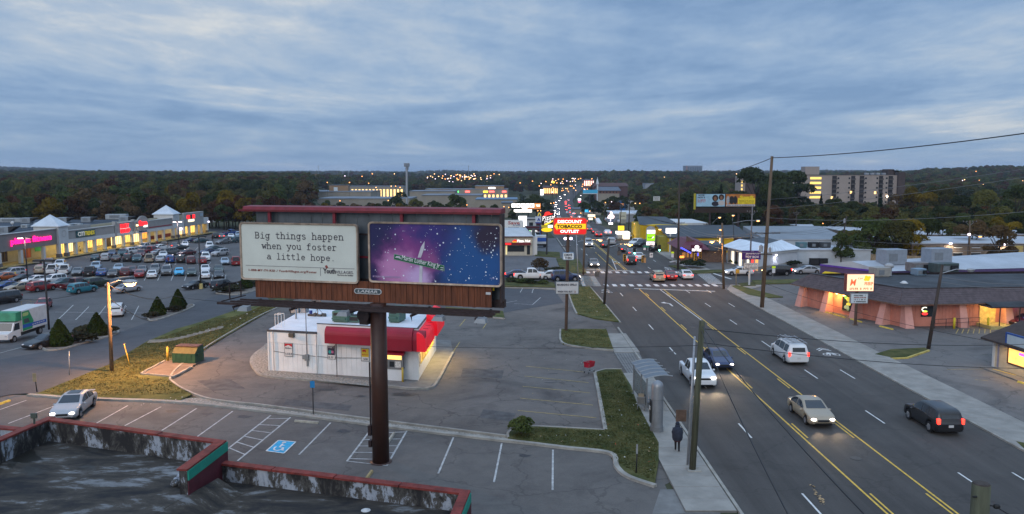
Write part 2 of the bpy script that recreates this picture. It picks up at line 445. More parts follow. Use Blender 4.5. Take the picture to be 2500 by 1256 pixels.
# sidewalks with slab joints as separate slabs
def walk(x0,x1,ya,yb,step=1.55,parent_name='sidewalk',mat=CONCW,h=.1):
 base=sheet(parent_name,strip_pts(x0,x1,ya,yb),CONCD,.01,h=h-.02)
 me_=None;y=ya;k=0
 while y<yb-.2:
  y1=min(yb,y+step);mb=MB();g=.015
  mb.box(x0+g,x1-g,y+g,y1-g,h-.01,h+.018+rU(0,.008),bev=.006)
  mb.bD('paving_slab',mat,base);y=y1;k+=1
 return base
walk(8.75,11.35,38.6,62.4)
walk(9.3,11.7,62.4,66.5)
walk(31.6,35.,30.,116.,2.4)
ramp1=sheet('driveway_ramp',gp((1592,1256),(1612,1196),(1706,1196),(1760,1256)),CONCD,.02)
ramp2=sheet('driveway_ramp',gp((1500,862),(1560,862),(1600,935),(1545,935)),CONCD,.024)
for k in range(9):
 a=PZ(1500+k*6.6,864);b=PZ(1545+k*6.,933)
 ribbon('groove',[a.to_2d(),b.to_2d()],.05,M('groove_dark',(.07,.07,.07),.9),.03,parent=ramp2)
sheet('sidewalk',gp((1480,816),(1528,816),(1562,862),(1500,862)),CONCW,.02,h=.05)
sheet('sidewalk',gp((1422,676),(1452,676),(1468,700),(1430,700)),CONCW,.02,h=.05)
sheet('sidewalk',[(31.6,116),(35,116),(39,121),(33.5,121)],CONCW,.01,h=.09)
walk(31.7,35.2,138.5,210,3.)
# grass islands
def island(name,pts,mat,h=.12,kerb_parts=None,kw=.16):
 o=sheet(name,pts,mat,.01,h=h)
 return o
isl=island('grass_island',gp((1452,912),(1478,906),(1516,905),(1540,945),(1556,990),(1585,1045),(1608,1085),(1608,1130),(1598,1188),(1534,1164),(1506,1138),(1490,1108),(1380,1092),(1240,1074),(1246,1058),(1300,1046),(1478,1055),(1466,985)),GRASSG)
ribbon('kerb',smooth_path(gp((1600,1190),(1534,1167),(1506,1143),(1490,1110),(1380,1096),(1240,1079))),.34,CONC,0.,.15)
ribbon('kerb',smooth_path(gp((1240,1079),(1010,1052),(800,1025),(560,996),(420,983),(200,975),(70,966))),.42,CONC,0.,.14)
ribbon('kerb',smooth_path(gp((1240,1072),(1246,1056),(1300,1045),(1476,1054))),.2,CONC,0.,.15)
ribbon('kerb',smooth_path(gp((1478,1053),(1466,985),(1452,912))),.3,CONC,0.,.15)
ribbon('kerb',smooth_path(gp((1452,912),(1480,904),(1518,904))),.18,CONC,0.,.14)
ribbon('kerb',smooth_path(gp((1236,1068),(1010,1040),(800,1013),(640,992),(560,984),(500,974),(452,955),(425,938),(416,924),(440,895),(500,852),(560,815),(640,770),(712,738))),.2,CONC,0.,.15)
sheet('gravel_strip',gp((1236,1070),(1010,1042),(800,1015),(560,986),(480,972),(430,976),(420,984),(560,994),(800,1023),(1010,1050),(1236,1077)),GRAVEL,.03)
island('grass_island',gp((1368,806),(1480,806),(1498,857),(1374,842)),GRASS)
ribbon('kerb',smooth_path(gp((1368,806),(1372,838),(1420,850),(1498,858))),.22,CONC,0.,.15)
island('grass_island',gp((1384,704),(1440,702),(1470,738),(1512,788),(1452,780),(1406,767)),GRASS)
ribbon('kerb',smooth_path(gp((1384,704),(1396,742),(1408,768))),.22,CONC,0.,.15)
ribbon('kerb',gp((1440,702),(1472,738),(1514,789)),.25,CONC,0.,.12)
island('grass_verge',gp((1088,752),(1228,762),(1232,778),(1088,768)),GRASS)
ribbon('kerb',gp((1088,769),(1160,773),(1232,780)),.22,CONC,0.,.15)
island('grass_verge',gp((1228,686),(1352,692),(1356,703),(1228,700)),GRASSG)
island('grass_verge',gp((1358,632),(1412,634),(1432,668),(1372,668)),GRASSG)
island('grass_verge',gp((1306,615),(1366,617),(1368,630),(1306,626)),GRASSG)
ribbon('kerb',gp((1228,704),(1300,705),(1356,708)),.22,CONC,0.,.15)
sheet('back_lot',gp((1228,704),(1352,708),(1376,740),(1230,764)),A_DRIVE,.02)
island('grass_island',gp((1785,700),(1800,698),(1850,712),(1912,727),(1862,729),(1826,722)),GRASS)
island('grass_island',gp((1802,694),(1840,690),(1846,700),(1810,701)),GRASSG)
island('grass_verge',gp((1836,686),(1950,684),(1962,692),(1842,696)),GRASS)
island('grass_island',gp((2135,868),(2175,856),(2258,852),(2266,858),(2215,874),(2175,876)),GRASSG)
ribbon('kerb',gp((2175,878),(2215,876),(2268,858)),.2,M('kerb_yellow',(.45,.36,.1),.8,.25,2),0.,.14)
island('grass_verge',gp((2480,1082),(2520,1090),(2560,1130),(2500,1100)),GRASSG)
island('grass_verge',gp((1632,650),(1650,649),(1690,662),(1770,660),(1775,666),(1700,670)),GRASSG)
ribbon('kerb',gp((1636,641),(1680,637),(1745,634)),.35,M('kerb_white',(.66,.66,.64),.8,.1,2),0.,.14)
island('grass_verge',gp((1634,636),(1740,628),(1760,633),(1680,637)),GRASS)
ribbon('kerb',[(31.55,y)for y in range(24,117,3)],.25,CONC,0.,.12)
ribbon('kerb',[(11.75-.25*(y<62),y)for y in range(36,90,3)],.2,CONC,0.,.12)
ribbon('kerb',[(31.6,y)for y in range(139,212,4)],.25,CONC,0.,.12)
ribbon('kerb',[(11.9,y)for y in range(139,212,4)],.25,CONC,0.,.12)
# the bank between the two lots
sheet('grass_bank',gd((62,968),(95,962),(180,928),(265,893),(360,835),(430,805),(520,778),(600,750),(672,733),(706,738),(640,772),(560,818),(500,855),(438,900),(418,925),(430,945),(470,966),(440,980),(200,974)),GRASSY,.1,step=1.2)
steps=thing('path_steps','concrete path with low steps crossing the grass bank below the dumpster','steps',G(360,838))
p0,p1=G(362,838),G(545,803)
dv=(p1-p0);dv.z=0;nrm=vE((-dv.y,dv.x,0)).normalized()
for k in range(12):
 a=p0.lerp(p1,k/12);b=p0.lerp(p1,(k+1)/12);zt=hf(a.x,a.y)+.2+(hf(b.x,b.y)-hf(a.x,a.y))*.6
 mb=MB();q=nrm*.85
 c=[a-q,b-q,b+q,a+q];c=[v-steps.location for v in c]
 mb.prism([(v.x,v.y)for v in c],zt-.35-steps.location.z,zt-steps.location.z);mb.bD('step',M('step_concrete',(.2,.17,.13),.9,.3,2,.4),steps)
sheet('dumpster_pad',gp((345,915),(402,884),(505,878),(424,922)),M('pad_concrete',(.15,.115,.092),.9,.25,.8,.3),.12)
for pp in(((345,916),(402,885)),((345,917),(424,924)),((424,924),(468,900))):
 ribbon('kerb',gp(*pp),.2,CONC,.1,.12)
 # markings on the main road
def xline(x,ya,yb,w,mat,name='lane_line'):
 n=max(1,int((yb-ya)/12));pts=[(x+tab(RC,y),y)for y in[ya+(yb-ya)*k/n for k in range(n+1)]]
 return ribbon(name,pts,w,mat,.02)
for x,sgn in((18.85,-1),(22.4,1)):
 xline(x,24,116.8,.12,YEL)
 for y in range(26,112,12):xline(x+.28*sgn*-1,y,y+3.,.11,YEL)
xline(18.2,140,168,.12,YEL);xline(20.1,140.5,230,.14,YEL);xline(20.45,140.5,230,.12,YEL)
for y in range(170,230,12):xline(18.2,y,y+3,.11,YEL)
for x in(15.5,25.5,28.6):
 for y in range(26,112,12):xline(x,y+(3 if x>20 else 0),y+3+(3 if x>20 else 0),.11,WHITE)
 for y in range(142,226,12):xline(x+(.3 if x<20 else-.6),y,y+3,.11,WHITE)
for y in range(240,420,12):
 for x in(15.5,25.5,18.9,22.2):xline(x,y,y+3.5 if x in(15.5,25.5)else y+11,.13,WHITE if x in(15.5,25.5)else YEL)
stripe((1612,708),(1712,782),.12);stripe((1494,633),(1505,659),.12)
stripe((1548,705),(1746,712),.4,name='stop_line');stripe((1432,659),(1545,662),.4,name='stop_line')
cw1=sheet('crosswalk',[(12,119.6),(31.4,119.6),(31.4,122.4),(12,122.4)],A_CROSS,.016)
cw2=sheet('crosswalk',[(12,135.6),(31.4,135.6),(31.4,138.4),(12,138.4)],A_CROSS,.016)
for cw,ya in((cw1,119.7),(cw2,135.8)):
 for k in range(15):
  x=12.6+k*1.28;bX((x+.25,x+.88,ya+.1,ya+2.4,.02,.026),'crosswalk_bar',WHITE,cw)
cw3=sheet('crosswalk',gp((1412,676),(1440,676),(1450,700),(1424,700)),A_ROAD,.062)
for k in range(8):
 a,b=PZ(1413+k*1.2,678+k*3),PZ(1442+k*1.4,678+k*3.1);ribbon('crosswalk_bar',[a.to_2d(),b.to_2d()],.6,WHITE,.07,parent=cw3)
cw4=sheet('crosswalk',gp((1700,668),(1740,668),(1770,694),(1722,694)),A_ROAD,.018)
for k in range(9):
 a,b=PZ(1702+k*3.4,670+k*2.8),PZ(1736+k*3.6,670+k*2.85);ribbon('crosswalk_bar',[a.to_2d(),b.to_2d()],.5,WHITE,.026,parent=cw4)
stripe((1741,668),(1785,682),.4,name='stop_line')
def arrow(px,py,s=1.):
 c=PZ(px,py);mb=MB()
 pts=[(.2,-1.6),(.2,.2),(-.35,1.1),(-.35,1.5),(-.95,.9),(-.35,.3),(-.35,.65),(-.02,.1),(-.02,-1.6)]
 mb.add([(c.x+x*s,c.y+y*s*1.1,.024)for x,y in pts],[tuple(range(len(pts)))[::-1]])
 return tag(mb.bD('turn_arrow',WHITE),kind='structure')
arrow(1634,743);arrow(1509,641,.9);arrow(1449,600,.9);arrow(1450,606,.8)
def bike(px,py):
 c=PZ(px,py);mb=MB()
 def seg(a,b,w=.09,k=[0]):
  k[0]+=1;a,b=vE(a),vE(b);d=(b-a).normalized();q=vE((-d.y,d.x))*w/2;z=.022+.0006*(k[0]%20)
  mb.add([(c.x+v.x,c.y+v.y,z)for v in(a-q,b-q,b+q,a+q)],[(0,1,2,3)])
 for cxx in(-.45,.45):
  for k in range(10):
   t0,t1=2*pI*k/10,2*pI*(k+1)/10
   seg((cxx+.3*cO(t0),-1.+.5*sI(t0)),(cxx+.3*cO(t1),-1+.5*sI(t1)))
 for a,b in(((-.45,-1),(-.1,-.3)),((-.1,-.3),(.45,-1)),((-.2,-.2),(.3,-.3)),((-.1,-1),(-.1,-.3)),((.3,-.3),(.45,-1)),((-.6,.6),(0,1.3)),((.6,.6),(0,1.3)),((-.6,1.1),(0,1.8)),((.6,1.1),(0,1.8))):seg(a,b,.14)
 return tag(mb.bD('bike_lane_symbol',WHITE),kind='structure')
bike(2020,861);bike(1632,657);bike(1480,712)
for a,b in(((65,978),(-40,1015)),((138,990),(20,1035)),((312,991),(225,1040)),((393,994),(305,1040)),((480,998),(395,1052)),((568,1005),(480,1068)),((807,1033),(730,1111)),((1107,1069),(1070,1157)),((1225,1083),(1206,1178)),((1350,1099),(1349,1197))):
 stripe(a,b,.11,WHITE2,name='stall_line')
def hatch(pa0,pa1,pb0,pb1,n,close=False):
 stripe(pa0,pa1,.12,WHITE2,name='stall_line');stripe(pb0,pb1,.12,WHITE2,name='stall_line')
 for k in range(n):
  t,u=(k+.6)/n,(k+.15)/n
  stripe((pa0[0]+(pa1[0]-pa0[0])*t,pa0[1]+(pa1[1]-pa0[1])*t),(pb0[0]+(pb1[0]-pb0[0])*u,pb0[1]+(pb1[1]-pb0[1])*u),.1,WHITE2,name='stall_line',off=.021)
 if close:stripe(pa1,pb1,.1,WHITE2,name='stall_line',off=.023)
hatch((661,1015),(552,1100),(709,1020),(580,1126),6)
hatch((905,1050),(847,1127),(993,1053),(944,1138),5,True)
for a,b in(((1284,895),(1425,909)),((1280,919),(1437,935)),((1276,944),(1440,960)),((1270,973),(1448,990)),((1264,1003),(1456,1021)),((1136,780),(1122,797)),((1191,785),(1179,803)),((1123,835),(1105,862))):stripe(a,b,.1,YEL2,name='stall_line')
for a,b in(((1262,735),(1230,741)),((1276,704),(1270,715)),((1302,706),(1299,716)),((1320,727),(1300,745)),((1300,745),(1255,742))):stripe(a,b,.1,WHITE2,name='stall_line',off=.03)
bay=sheet('accessible_bay',gp((680,1076),(722,1080),(692,1108),(650,1101)),BLUEP,.02)
for a,b in(((680,1076),(722,1080)),((722,1080),(693,1108)),((693,1108),(650,1102)),((650,1102),(680,1076))):
 ribbon('border_line',[PZ(*a).to_2d(),PZ(*b).to_2d()],.09,WHITE,.026,parent=bay)
def on_bay(u,v):
 a,b,c,d=[PZ(*p)for p in((650,1102),(693,1108),(722,1080),(680,1076))]
 return(a.lerp(b,u).lerp(d.lerp(c,u),v)).to_2d()
ring=[on_bay(.46+.22*cO(t),.34+.2*sI(t))for t in[R(150+20*k)for k in range(12)]]
ribbon('wheelchair_symbol',ring,.11,WHITE,.027,parent=bay)
ribbon('wheelchair_symbol',[on_bay(.44,.74),on_bay(.46,.42),on_bay(.68,.42),on_bay(.78,.2),on_bay(.86,.22)],.12,WHITE,.029,parent=bay)
ribbon('wheelchair_symbol',[on_bay(.45,.6),on_bay(.64,.6)],.1,WHITE,.031,parent=bay)
mb=MB();cc=on_bay(.43,.85);mb.cyl((cc.x,cc.y,.026),(cc.x,cc.y,.033),.14,n=12);mb.bD('wheelchair_symbol',WHITE,bay)
def wheel_stop(pa,pb,mat,label,z=0.,name='wheel_stop'):
 a,b=PZ(*pa),PZ(*pb);d=b-a;Ln=d.length;mb=MB()
 mb.prism([(-.09,0),(.09,0),(.06,.13),(-.06,.13)],0,Ln,axis='x')
 mb.v=[(x,y,z)for(x,y,z)in mb.v]
 o=mb.bD(name,mat);o.location=(a.x,a.y,.005);o.rotation_euler=(0,0,math.atan2(d.y,d.x));return tag(o,label,'wheel stop')
STOPC=M('wheel_stop_concrete',(.36,.33,.27),.9,.2,3,.3)
STOPY=M('wheel_stop_yellow',(.58,.44,.08),.8,.2,3,.2)
wheel_stop((720,1030),(778,1035),STOPC,'pale concrete wheel stop at the head of the accessible bay')
wheel_stop((946,1083),(962,1060),STOPC,'concrete wheel stop turned lengthwise beside the billboard column')
wheel_stop((894,1172),(908,1153),M('stop_tan',(.33,.25,.12),.9,.2,3),'tan wheel stop standing behind the front roof parapet')
wheel_stop((2005,760),(2032,768),STOPY,'yellow wheel stop left of the window at the pink grill')
wheel_stop((2036,769),(2063,777),STOPY,'yellow wheel stop under the window of the pink grill')
wheel_stop((2076,780),(2104,788),STOPY,'yellow wheel stop beside the foot of the grill sign')
wheel_stop((2148,798),(2180,806),STOPY,'yellow wheel stop at the corner buttress of the pink grill')
wheel_stop((2424,905),(2480,920),STOPY,'yellow wheel stop in front of the small lit stand')
wheel_stop((2485,934),(2520,944),STOPY,'yellow wheel stop at the right edge by the lit stand')
wheel_stop((-10,992),(24,980),STOPY,'worn yellow wheel stop at the left edge of the front lot')
for a,b in(((2312,903),(2400,902)),((2380,928),(2412,930))):stripe(a,b,.1,YEL2,name='stall_line')
for k in range(7):stripe((2340+k*13,804),(2334+k*14,815),.1,YEL2,name='stall_line')
Z1=lambda x,y:(x/8.065,590+y/8.065)
Z2=lambda x,y:(290+x/8.065,560+y/8.065)
Z3=lambda x,y:(x/7.852,700+y/7.852)
for k in range(7):stripe(Z2(500+k*265,1020),Z2(560+k*258,905),.13,WHITE2,name='stall_line',off=.075)
for k in range(5):stripe(Z2(880+222*k,712),Z2(925+222*k,655),.13,WHITE2,name='stall_line',off=.075)
for k in range(5):stripe(Z2(1340+170*k,415),Z2(1392+175*k,355),.13,WHITE2,name='stall_line',off=.075)
for a,b in((Z3(1115,640),Z3(1405,365)),(Z3(1450,650),Z3(1705,395)),(Z3(1890,560),Z3(2030,380)),(Z3(2520,650),Z3(2660,380)),(Z3(1060,500),Z3(2900,520)),(Z3(0,1290),Z3(560,1140))):
 stripe(a,b,.13,WHITE2,name='stall_line',off=.08)
sheet('cinder_bed',gp((612,880),(650,842),(668,850),(652,905),(905,935),(905,948),(650,921),(620,904)),GRAVEL,.16)
apron=sheet('shop_apron',gp((614,882),(622,866),(652,842),(700,800),(1100,835),(1106,862),(1066,935),(1048,949),(1010,951),(905,941),(760,930),(650,920),(624,905)),CONCD,.004,h=.13)
ribbon('kerb',smooth_path(gp((652,846),(624,866),(613,884),(624,906),(650,921),(760,931),(905,942),(1010,952),(1048,950),(1068,934),(1106,863))),.25,CONC,0.,.17)
# the billboard
STEEL=M('billboard_steel',(.046,.018,.011),.5,.2,1.2,.1,spec=.4)
STEEL2=M('billboard_steel_dark',(.03,.018,.018),.6,.3,3)
REDP=M('billboard_red',(.165,.014,.026),.55,.25,2)
FRAME=M('poster_frame',(.34,.26,.2),.45,.3,2,metal=.3)
PAPER=M('poster_paper',(.56,.58,.52),.75,.05,.6)
INK=M('print_ink',(.03,.026,.045),.7,0)
INKR=M('print_red_brown',(.25,.06,.05),.7,0)
INKG=M('print_grey',(.16,.15,.17),.7,0)
SHEETM=M('backing_sheet',(.085,.1,.115),.45,.35,.8,metal=.25,stretch=(1,1,.3))
WOODS=M('skirt_board',(.135,.042,.018),.7,.35,1.6,.25,14,stretch=(4,4,.5))
GAP=M('dark_gap',(.012,.01,.01),.9,0)
bb_p=PZ(930,1128);BBA,BBB=vE((-16.5,48.35,0)),vE((-.57,44.,0))
bang=math.atan2(BBB.y-BBA.y,BBB.x-BBA.x)
bb=thing('billboard','tall brown steel billboard on one column carrying two posters, beside the white store','billboard',(bb_p.x,bb_p.y,0),bang)
bmat=Matrix.Translation((bb_p.x,bb_p.y,0))@Matrix.Rotation(bang,4,'Z');binv=bmat.inverted()
def bl(px,py,back=0.):
 """pixel on the poster plane (pushed back by so many metres) in the billboard's own coordinates"""
 q=vE((-sI(bang),cO(bang),0))*back
 return binv@PV(px,py,BBA+q,BBB+q)
yb0=bl(900,620).y
mb=MB();ztop=bl(925,738,.8).z
mb.cyl((0,0,0),(0,0,ztop+.1),.5,.47,24)
mb.cyl((0,0,0),(0,0,.04),.66,.66,24)
col_=mb.bD('column',STEEL,bb,True)
mb=MB();mb.box(-.95,-.44,-.55,.55,ztop-1.1,ztop-.05);mb.cyl((-.7,-.56,ztop-.55),(-.7,-.6,ztop-.55),.38,n=16);mb.box(-.5,.5,-.62,-.5,ztop-.35,ztop)
mb.bD('bracket_box',STEEL2,bb)
MB().box(-.72,-.52,-.2,.1,1.6,2.2).box(-.7,-.52,-.2,.1,.9,1.3).box(-.62,-.56,-.1,0,2.2,6).bD('meter_box',STEEL2,bb)
mb=MB();xl,xr=bl(612,700).x,bl(1222,700).x
mb.box(xl,xr,yb0+.7,yb0+1.15,ztop,ztop+.45);mb.bD('main_beam',STEEL2,bb)
zc0,zc1=bl(900,517,.9).z,bl(900,507,.9).z
xa,xb=bl(604,510,.9).x,bl(1229,512,.9).x
MB().prism([(yb0+.35,zc0),(yb0+1.3,zc0),(yb0+1.3,zc1+.05),(yb0+.45,zc1)],xa,xb,axis='x').bD('cap',REDP,bb)
bX((xa-.25,xb,yb0+.3,yb0+.38,zc0-.06,zc0+.06),'cap_lip',M('cap_red_dark',(.11,.01,.015),.6,.2),bb)
for px in(660,818,982,1158):
 x=bl(px,530,.6).x;bX((x-.09,x+.09,yb0+.45,yb0+.6,ztop,zc0-.08),'upright',REDP,bb)
 bX((x+.35,x+.43,yb0+.05,yb0+.12,ztop+.8,zc0-.55),'strut',STEEL2,bb)
nS=21
for k in range(nS):
 x0=xl+(xr-xl)*k/nS;x1=xl+(xr-xl)*(k+1)/nS
 bX((x0+.015,x1-.015,yb0+.82,yb0+.86+rU(0,.02),ztop+.45,zc0-.06),'backing_sheet',SHEETM,bb)
for fz in(.25,.5,.75):
 z=ztop+(zc0-ztop)*fz;bX((xl,xr,yb0+.62,yb0+.7,z-.06,z+.06),'rail',STEEL2 if fz!=.5 else REDP,bb)
bX((xr-.08,xr+.02,yb0+.1,yb0+.8,ztop+.4,zc0),'end_panel',STEEL2,bb)
z0,z1=bl(900,739).z,bl(900,688).z;xs0,xs1=bl(623,715).x,bl(1200,715).x;nB=44;st=(xs1-xs0)/nB
bX((xs0,xs1,yb0+.1,yb0+.14,z0,z1),'skirt_backing',GAP,bb)
for k in range(nB):
 mb=MB();mb.box(xs0+k*st+.012,xs0+(k+1)*st-.012,yb0+.04,yb0+.098+rU(-.006,0.),z0+rU(0,.02),z1)
 mb.bD('skirt_board',WOODS,bb)
cx_,cz_=bl(898,712).x,bl(898,712).z
def stadium(w,h,n=8):
 r=h/2;p=[]
 for k in range(n+1):t=R(-90+180*k/n);p.append((w/2-r+r*cO(t),r*sI(t)))
 for k in range(n+1):t=R(90+180*k/n);p.append((-w/2+r+r*cO(t),r*sI(t)))
 return p
def rrect(w,h,r,n=5):
 p=[]
 for sx_,sz_,a0 in((1,-1,-90),(1,1,0),(-1,1,90),(-1,-1,180)):
  for k in range(n+1):t=R(a0+90*k/n);p.append((sx_*(w/2-r)+r*cO(t),sz_*(h/2-r)+r*sI(t)))
 return p
def plate(parent,name,poly,x,z,y0,y1,mat):
 mb=MB();mb.prism([(a+x,b+z)for a,b in poly],y0,y1,axis='y');return mb.bD(name,mat,parent)
PW=M('plate_white',(.5,.5,.5),.6,.05)
npl=plate(bb,'name_plate',stadium(1.75,.32),cx_,cz_,yb0-.01,yb0+.03,PW)
plate(npl,'plate_field',stadium(1.65,.24),cx_,cz_,yb0-.018,yb0-.011,M('plate_slate',(.05,.075,.085),.6,.05))
text(npl,'LAMAR',1.28,.155,cx_,yb0-.03,cz_,PW,bold=.02,shear=.18)
bX((bl(1186,717).x,bl(1198,717).x,yb0+0.,yb0+.035,bl(1190,720).z,bl(1190,714).z),'small_plate',PW,bb)
def poster(pxl,pxr,pyt,pyb,face,name,label):
 a,b=bl(pxl,(pyt+pyb)/2),bl(pxr,(pyt+pyb)/2);xm=(a.x+b.x)/2;w=b.x-a.x
 zt,zb=bl((pxl+pxr)/2,pyt).z,bl((pxl+pxr)/2,pyb).z;zm,h=(zt+zb)/2,zt-zb
 mb=MB();o_,i_=rrect(w,h,.22),rrect(w-.2,h-.2,.15);n=len(o_)
 for y in(yb0-.14,yb0+.06):mb.v+=[(x+xm,y,z+zm)for x,z in o_]+[(x+xm,y+(.02 if y<yb0 else 0),z+zm)for x,z in i_]
 for i in range(n):
  j=(i+1)%n;mb.f+=[(i,j,n+j,n+i),(i,2*n+i,2*n+j,j),(n+i,n+j,3*n+j,3*n+i)]
 mb.m=[0]*len(mb.f);fr=mb.bD('poster_panel',FRAME,bb)
 fr['label']=label
 fc=plate(fr,'poster_face',rrect(w-.19,h-.19,.15),xm,zm,yb0-.07,yb0+.03,face)
 return fr,xm,zm,w,h
pl_,lx,lz,lw,lh=poster(589,876,545,687.5,PAPER,'poster','cream poster panel with dark typewriter lettering')
pr_,rx,rz_,rw,rh=poster(901.5,1226,544,695,None or M('galaxy_print',(.02,.02,.12),.6,0),'poster','dark blue and violet starry poster panel with a street sign')
YF=yb0-.085
def arc(cx,cy,rx,ry,a0,a1,n=12):
 return[(cx+rx*cO(R(a0+(a1-a0)*k/n)),cy+ry*sI(R(a0+(a1-a0)*k/n)))for k in range(n+1)]
GL={'B':[[(.12,0),(.12,.62)],[(.04,0),(.3,0)],[(.04,.62),(.3,.62)],arc(.3,.47,.16,.15,90,-90),[(.12,.32),(.3,.32)],arc(.3,.16,.2,.16,90,-90)],'i':[[(.3,0),(.3,.44)],[(.15,.44),(.3,.44)],[(.1,0),(.5,0)],[(.27,.61),(.32,.61)]],'g':[arc(.27,.23,.17,.2,0,360),[(.45,.44),(.45,-.08)],arc(.29,-.08,.16,.12,0,-170),[(.45,.43),(.56,.43)]],'t':[[(.24,.6),(.24,.1)],arc(.36,.12,.12,.12,180,330),[(.08,.44),(.46,.44)]],'h':[[(.12,0),(.12,.66)],[(.03,.66),(.12,.66)],arc(.29,.27,.17,.17,180,0),[(.46,.27),(.46,0)],[(.03,0),(.22,0)],[(.36,0),(.56,0)]],'n':[[(.12,0),(.12,.44)],[(.03,.44),(.12,.44)],arc(.29,.27,.17,.17,180,0),[(.46,.27),(.46,0)],[(.03,0),(.22,0)],[(.36,0),(.56,0)]],'s':[arc(.3,.335,.16,.105,30,270),arc(.3,.115,.17,.115,90,-150)],'a':[arc(.29,.3,.16,.14,150,0),[(.45,.3),(.45,.06)],[(.45,.03),(.56,0.)],arc(.27,.13,.17,.13,0,360)],'p':[[(.12,.44),(.12,-.2)],arc(.3,.22,.18,.21,0,360),[(.03,.44),(.12,.44)],[(.03,-.2),(.25,-.2)]],'e':[[(.12,.23),(.48,.23)],arc(.3,.22,.18,.22,0,320)],'w':[[(.07,.44),(.18,0)],[(.18,0),(.3,.36)],[(.3,.36),(.42,0)],[(.42,0),(.53,.44)],[(0.,.44),(.17,.44)],[(.43,.44),(.6,.44)]],'y':[[(.1,.44),(.31,0)],[(.52,.44),(.24,-.19)],[(.24,-.19),(.1,-.2)],[(.02,.44),(.2,.44)],[(.42,.44),(.58,.44)]],'o':[arc(.3,.22,.19,.22,0,360)],'u':[[(.12,.44),(.12,.16)],arc(.285,.16,.165,.16,180,360),[(.45,.44),(.45,0)],[(.04,.44),(.12,.44)],[(.37,.44),(.45,.44)],[(.45,0),(.54,0)]],'f':[[(.22,0),(.22,.5)],arc(.35,.52,.13,.13,180,40),[(.08,.44),(.46,.44)],[(.08,0),(.4,0)]],'r':[[(.16,0),(.16,.44)],[(.05,.44),(.16,.44)],arc(.34,.26,.18,.18,180,40),[(.05,0),(.34,0)]],'l':[[(.3,0),(.3,.66)],[(.16,.66),(.3,.66)],[(.1,0),(.5,0)]],'.':[[(.27,.03),(.33,.03)]],' ':[]}
def typed(parent,s,xc,zbase,em,adv,y,mat,wt=.075):
 mb=MB();x=xc-adv*len(s)/2;k=0
 for ch in s:
  for pl in GL[ch]:
   for a,b in zip(pl,pl[1:]):
    a,b=vE(a),vE(b);d=(b-a).normalized()if(b-a).length>1e-6 else vE((1,0));q=vE((-d.y,d.x))*wt/2;e=d*wt*.35;k+=1
    yy=y-.0004*(k%23)
    mb.add([(x+(v.x-.3)*em+adv/2,yy,zbase+v.y*em)for v in(a-q-e,b-q+e,b+q+e,a+q-e)],[(0,1,2,3)])
  x+=adv
 return mb.bD('lettering',mat,parent)
for s,pxa,pxb,pyb in(('Big things happen',624,841,584),('when you foster',641,825,609.5),('a little hope.',653,821,635)):
 a,b,c=bl(pxa,pyb).x,bl(pxb,pyb).x,bl((pxa+pxb)/2,pyb);adv=(b-a)/len(s)
 typed(pl_,s,(a+b)/2,c.z,adv/.6,adv,YF,INK)
mb=MB();za=bl(700,651).z;mb.box(bl(602,651).x,bl(867,651).x,YF,YF+.01,za-.012,za+.012);mb.box(bl(784,660).x-.012,bl(784,660).x+.012,YF,YF+.01,bl(784,674).z,za-.02);mb.bD('printed_rule',INKG,pl_)
q=bl(691,662.5);text(pl_,'1-888-MY-YV-KID / YouthVillages.org/Foster',bl(772,662).x-bl(607,662).x,.17,q.x+0.,YF,q.z,INKR,bold=.008,space=1.15)
q=bl(806,662);text(pl_,'Youth',bl(821,662).x-bl(791,662).x,.3,q.x,YF,q.z,INK,bold=.022)
q=bl(843,665);text(pl_,'VILLAGES.',bl(866,662).x-bl(823,662).x,.17,q.x,YF,q.z,INKG,bold=.004)
q=bl(844,672);text(pl_,'The force for families',bl(864,672).x-bl(825,672).x,.085,q.x,YF,q.z,INKG)
q=bl(798.5,652.5);MB().prism([(q.x-.1,q.z+.08),(q.x-.01,q.z-.1),(q.x+.12,q.z-.02),(q.x+.03,q.z+.13)],YF-.004,YF+.005,axis='y').bD('printed_kite',INKR,pl_)
gm=MATS['galaxy_print'];t=gm.node_tree;N=t.nodes;Lk=t.links;P=N['Principled BSDF']
co=N.new('ShaderNodeTexCoord')
def blob(x,z,rad,soft=1.,ns=.55):
 d=N.new('ShaderNodeVectorMath');d.operation='DISTANCE';Lk.new(co.outputs['Object'],d.inputs[0]);d.inputs[1].default_value=(x,YF,z)
 n=N.new('ShaderNodeTexNoise');n.inputs['Scale'].default_value=.9;n.inputs['Detail'].default_value=8;n.inputs['Roughness'].default_value=.6;Lk.new(co.outputs['Object'],n.inputs['Vector'])
 a=N.new('ShaderNodeMath');a.operation='MULTIPLY_ADD';Lk.new(n.outputs['Fac'],a.inputs[0]);a.inputs[1].default_value=-rad*1.6*ns*2;Lk.new(d.outputs['Value'],a.inputs[2])
 r=N.new('ShaderNodeMapRange');r.interpolation_type='SMOOTHSTEP';Lk.new(a.outputs[0],r.inputs[0]);r.inputs[1].default_value=rad*(.15-ns);r.inputs[2].default_value=rad*(.75*soft);r.inputs[3].default_value=1;r.inputs[4].default_value=0
 return r.outputs[0]
def mixc(fac,a,b):
 x=N.new('ShaderNodeMix');x.data_type='RGBA';Lk.new(fac,x.inputs[0])
 for i,v in((6,a),(7,b)):
  if isinstance(v,tuple):x.inputs[i].default_value=(*v,1)
  else:Lk.new(v,x.inputs[i])
 return x.outputs[2]
c=mixc(blob(rx+2.3,rz_-.4,2.2),(.012,.012,.07),(.008,.07,.23))
c=mixc(blob(rx-.6,rz_+.9,1.6),c,(.03,.022,.15))
c=mixc(blob(rx-1.7,rz_-.8,1.55),c,(.2,.04,.19))
c=mixc(blob(rx-2.2,rz_-1.,.95),c,(.46,.2,.4))
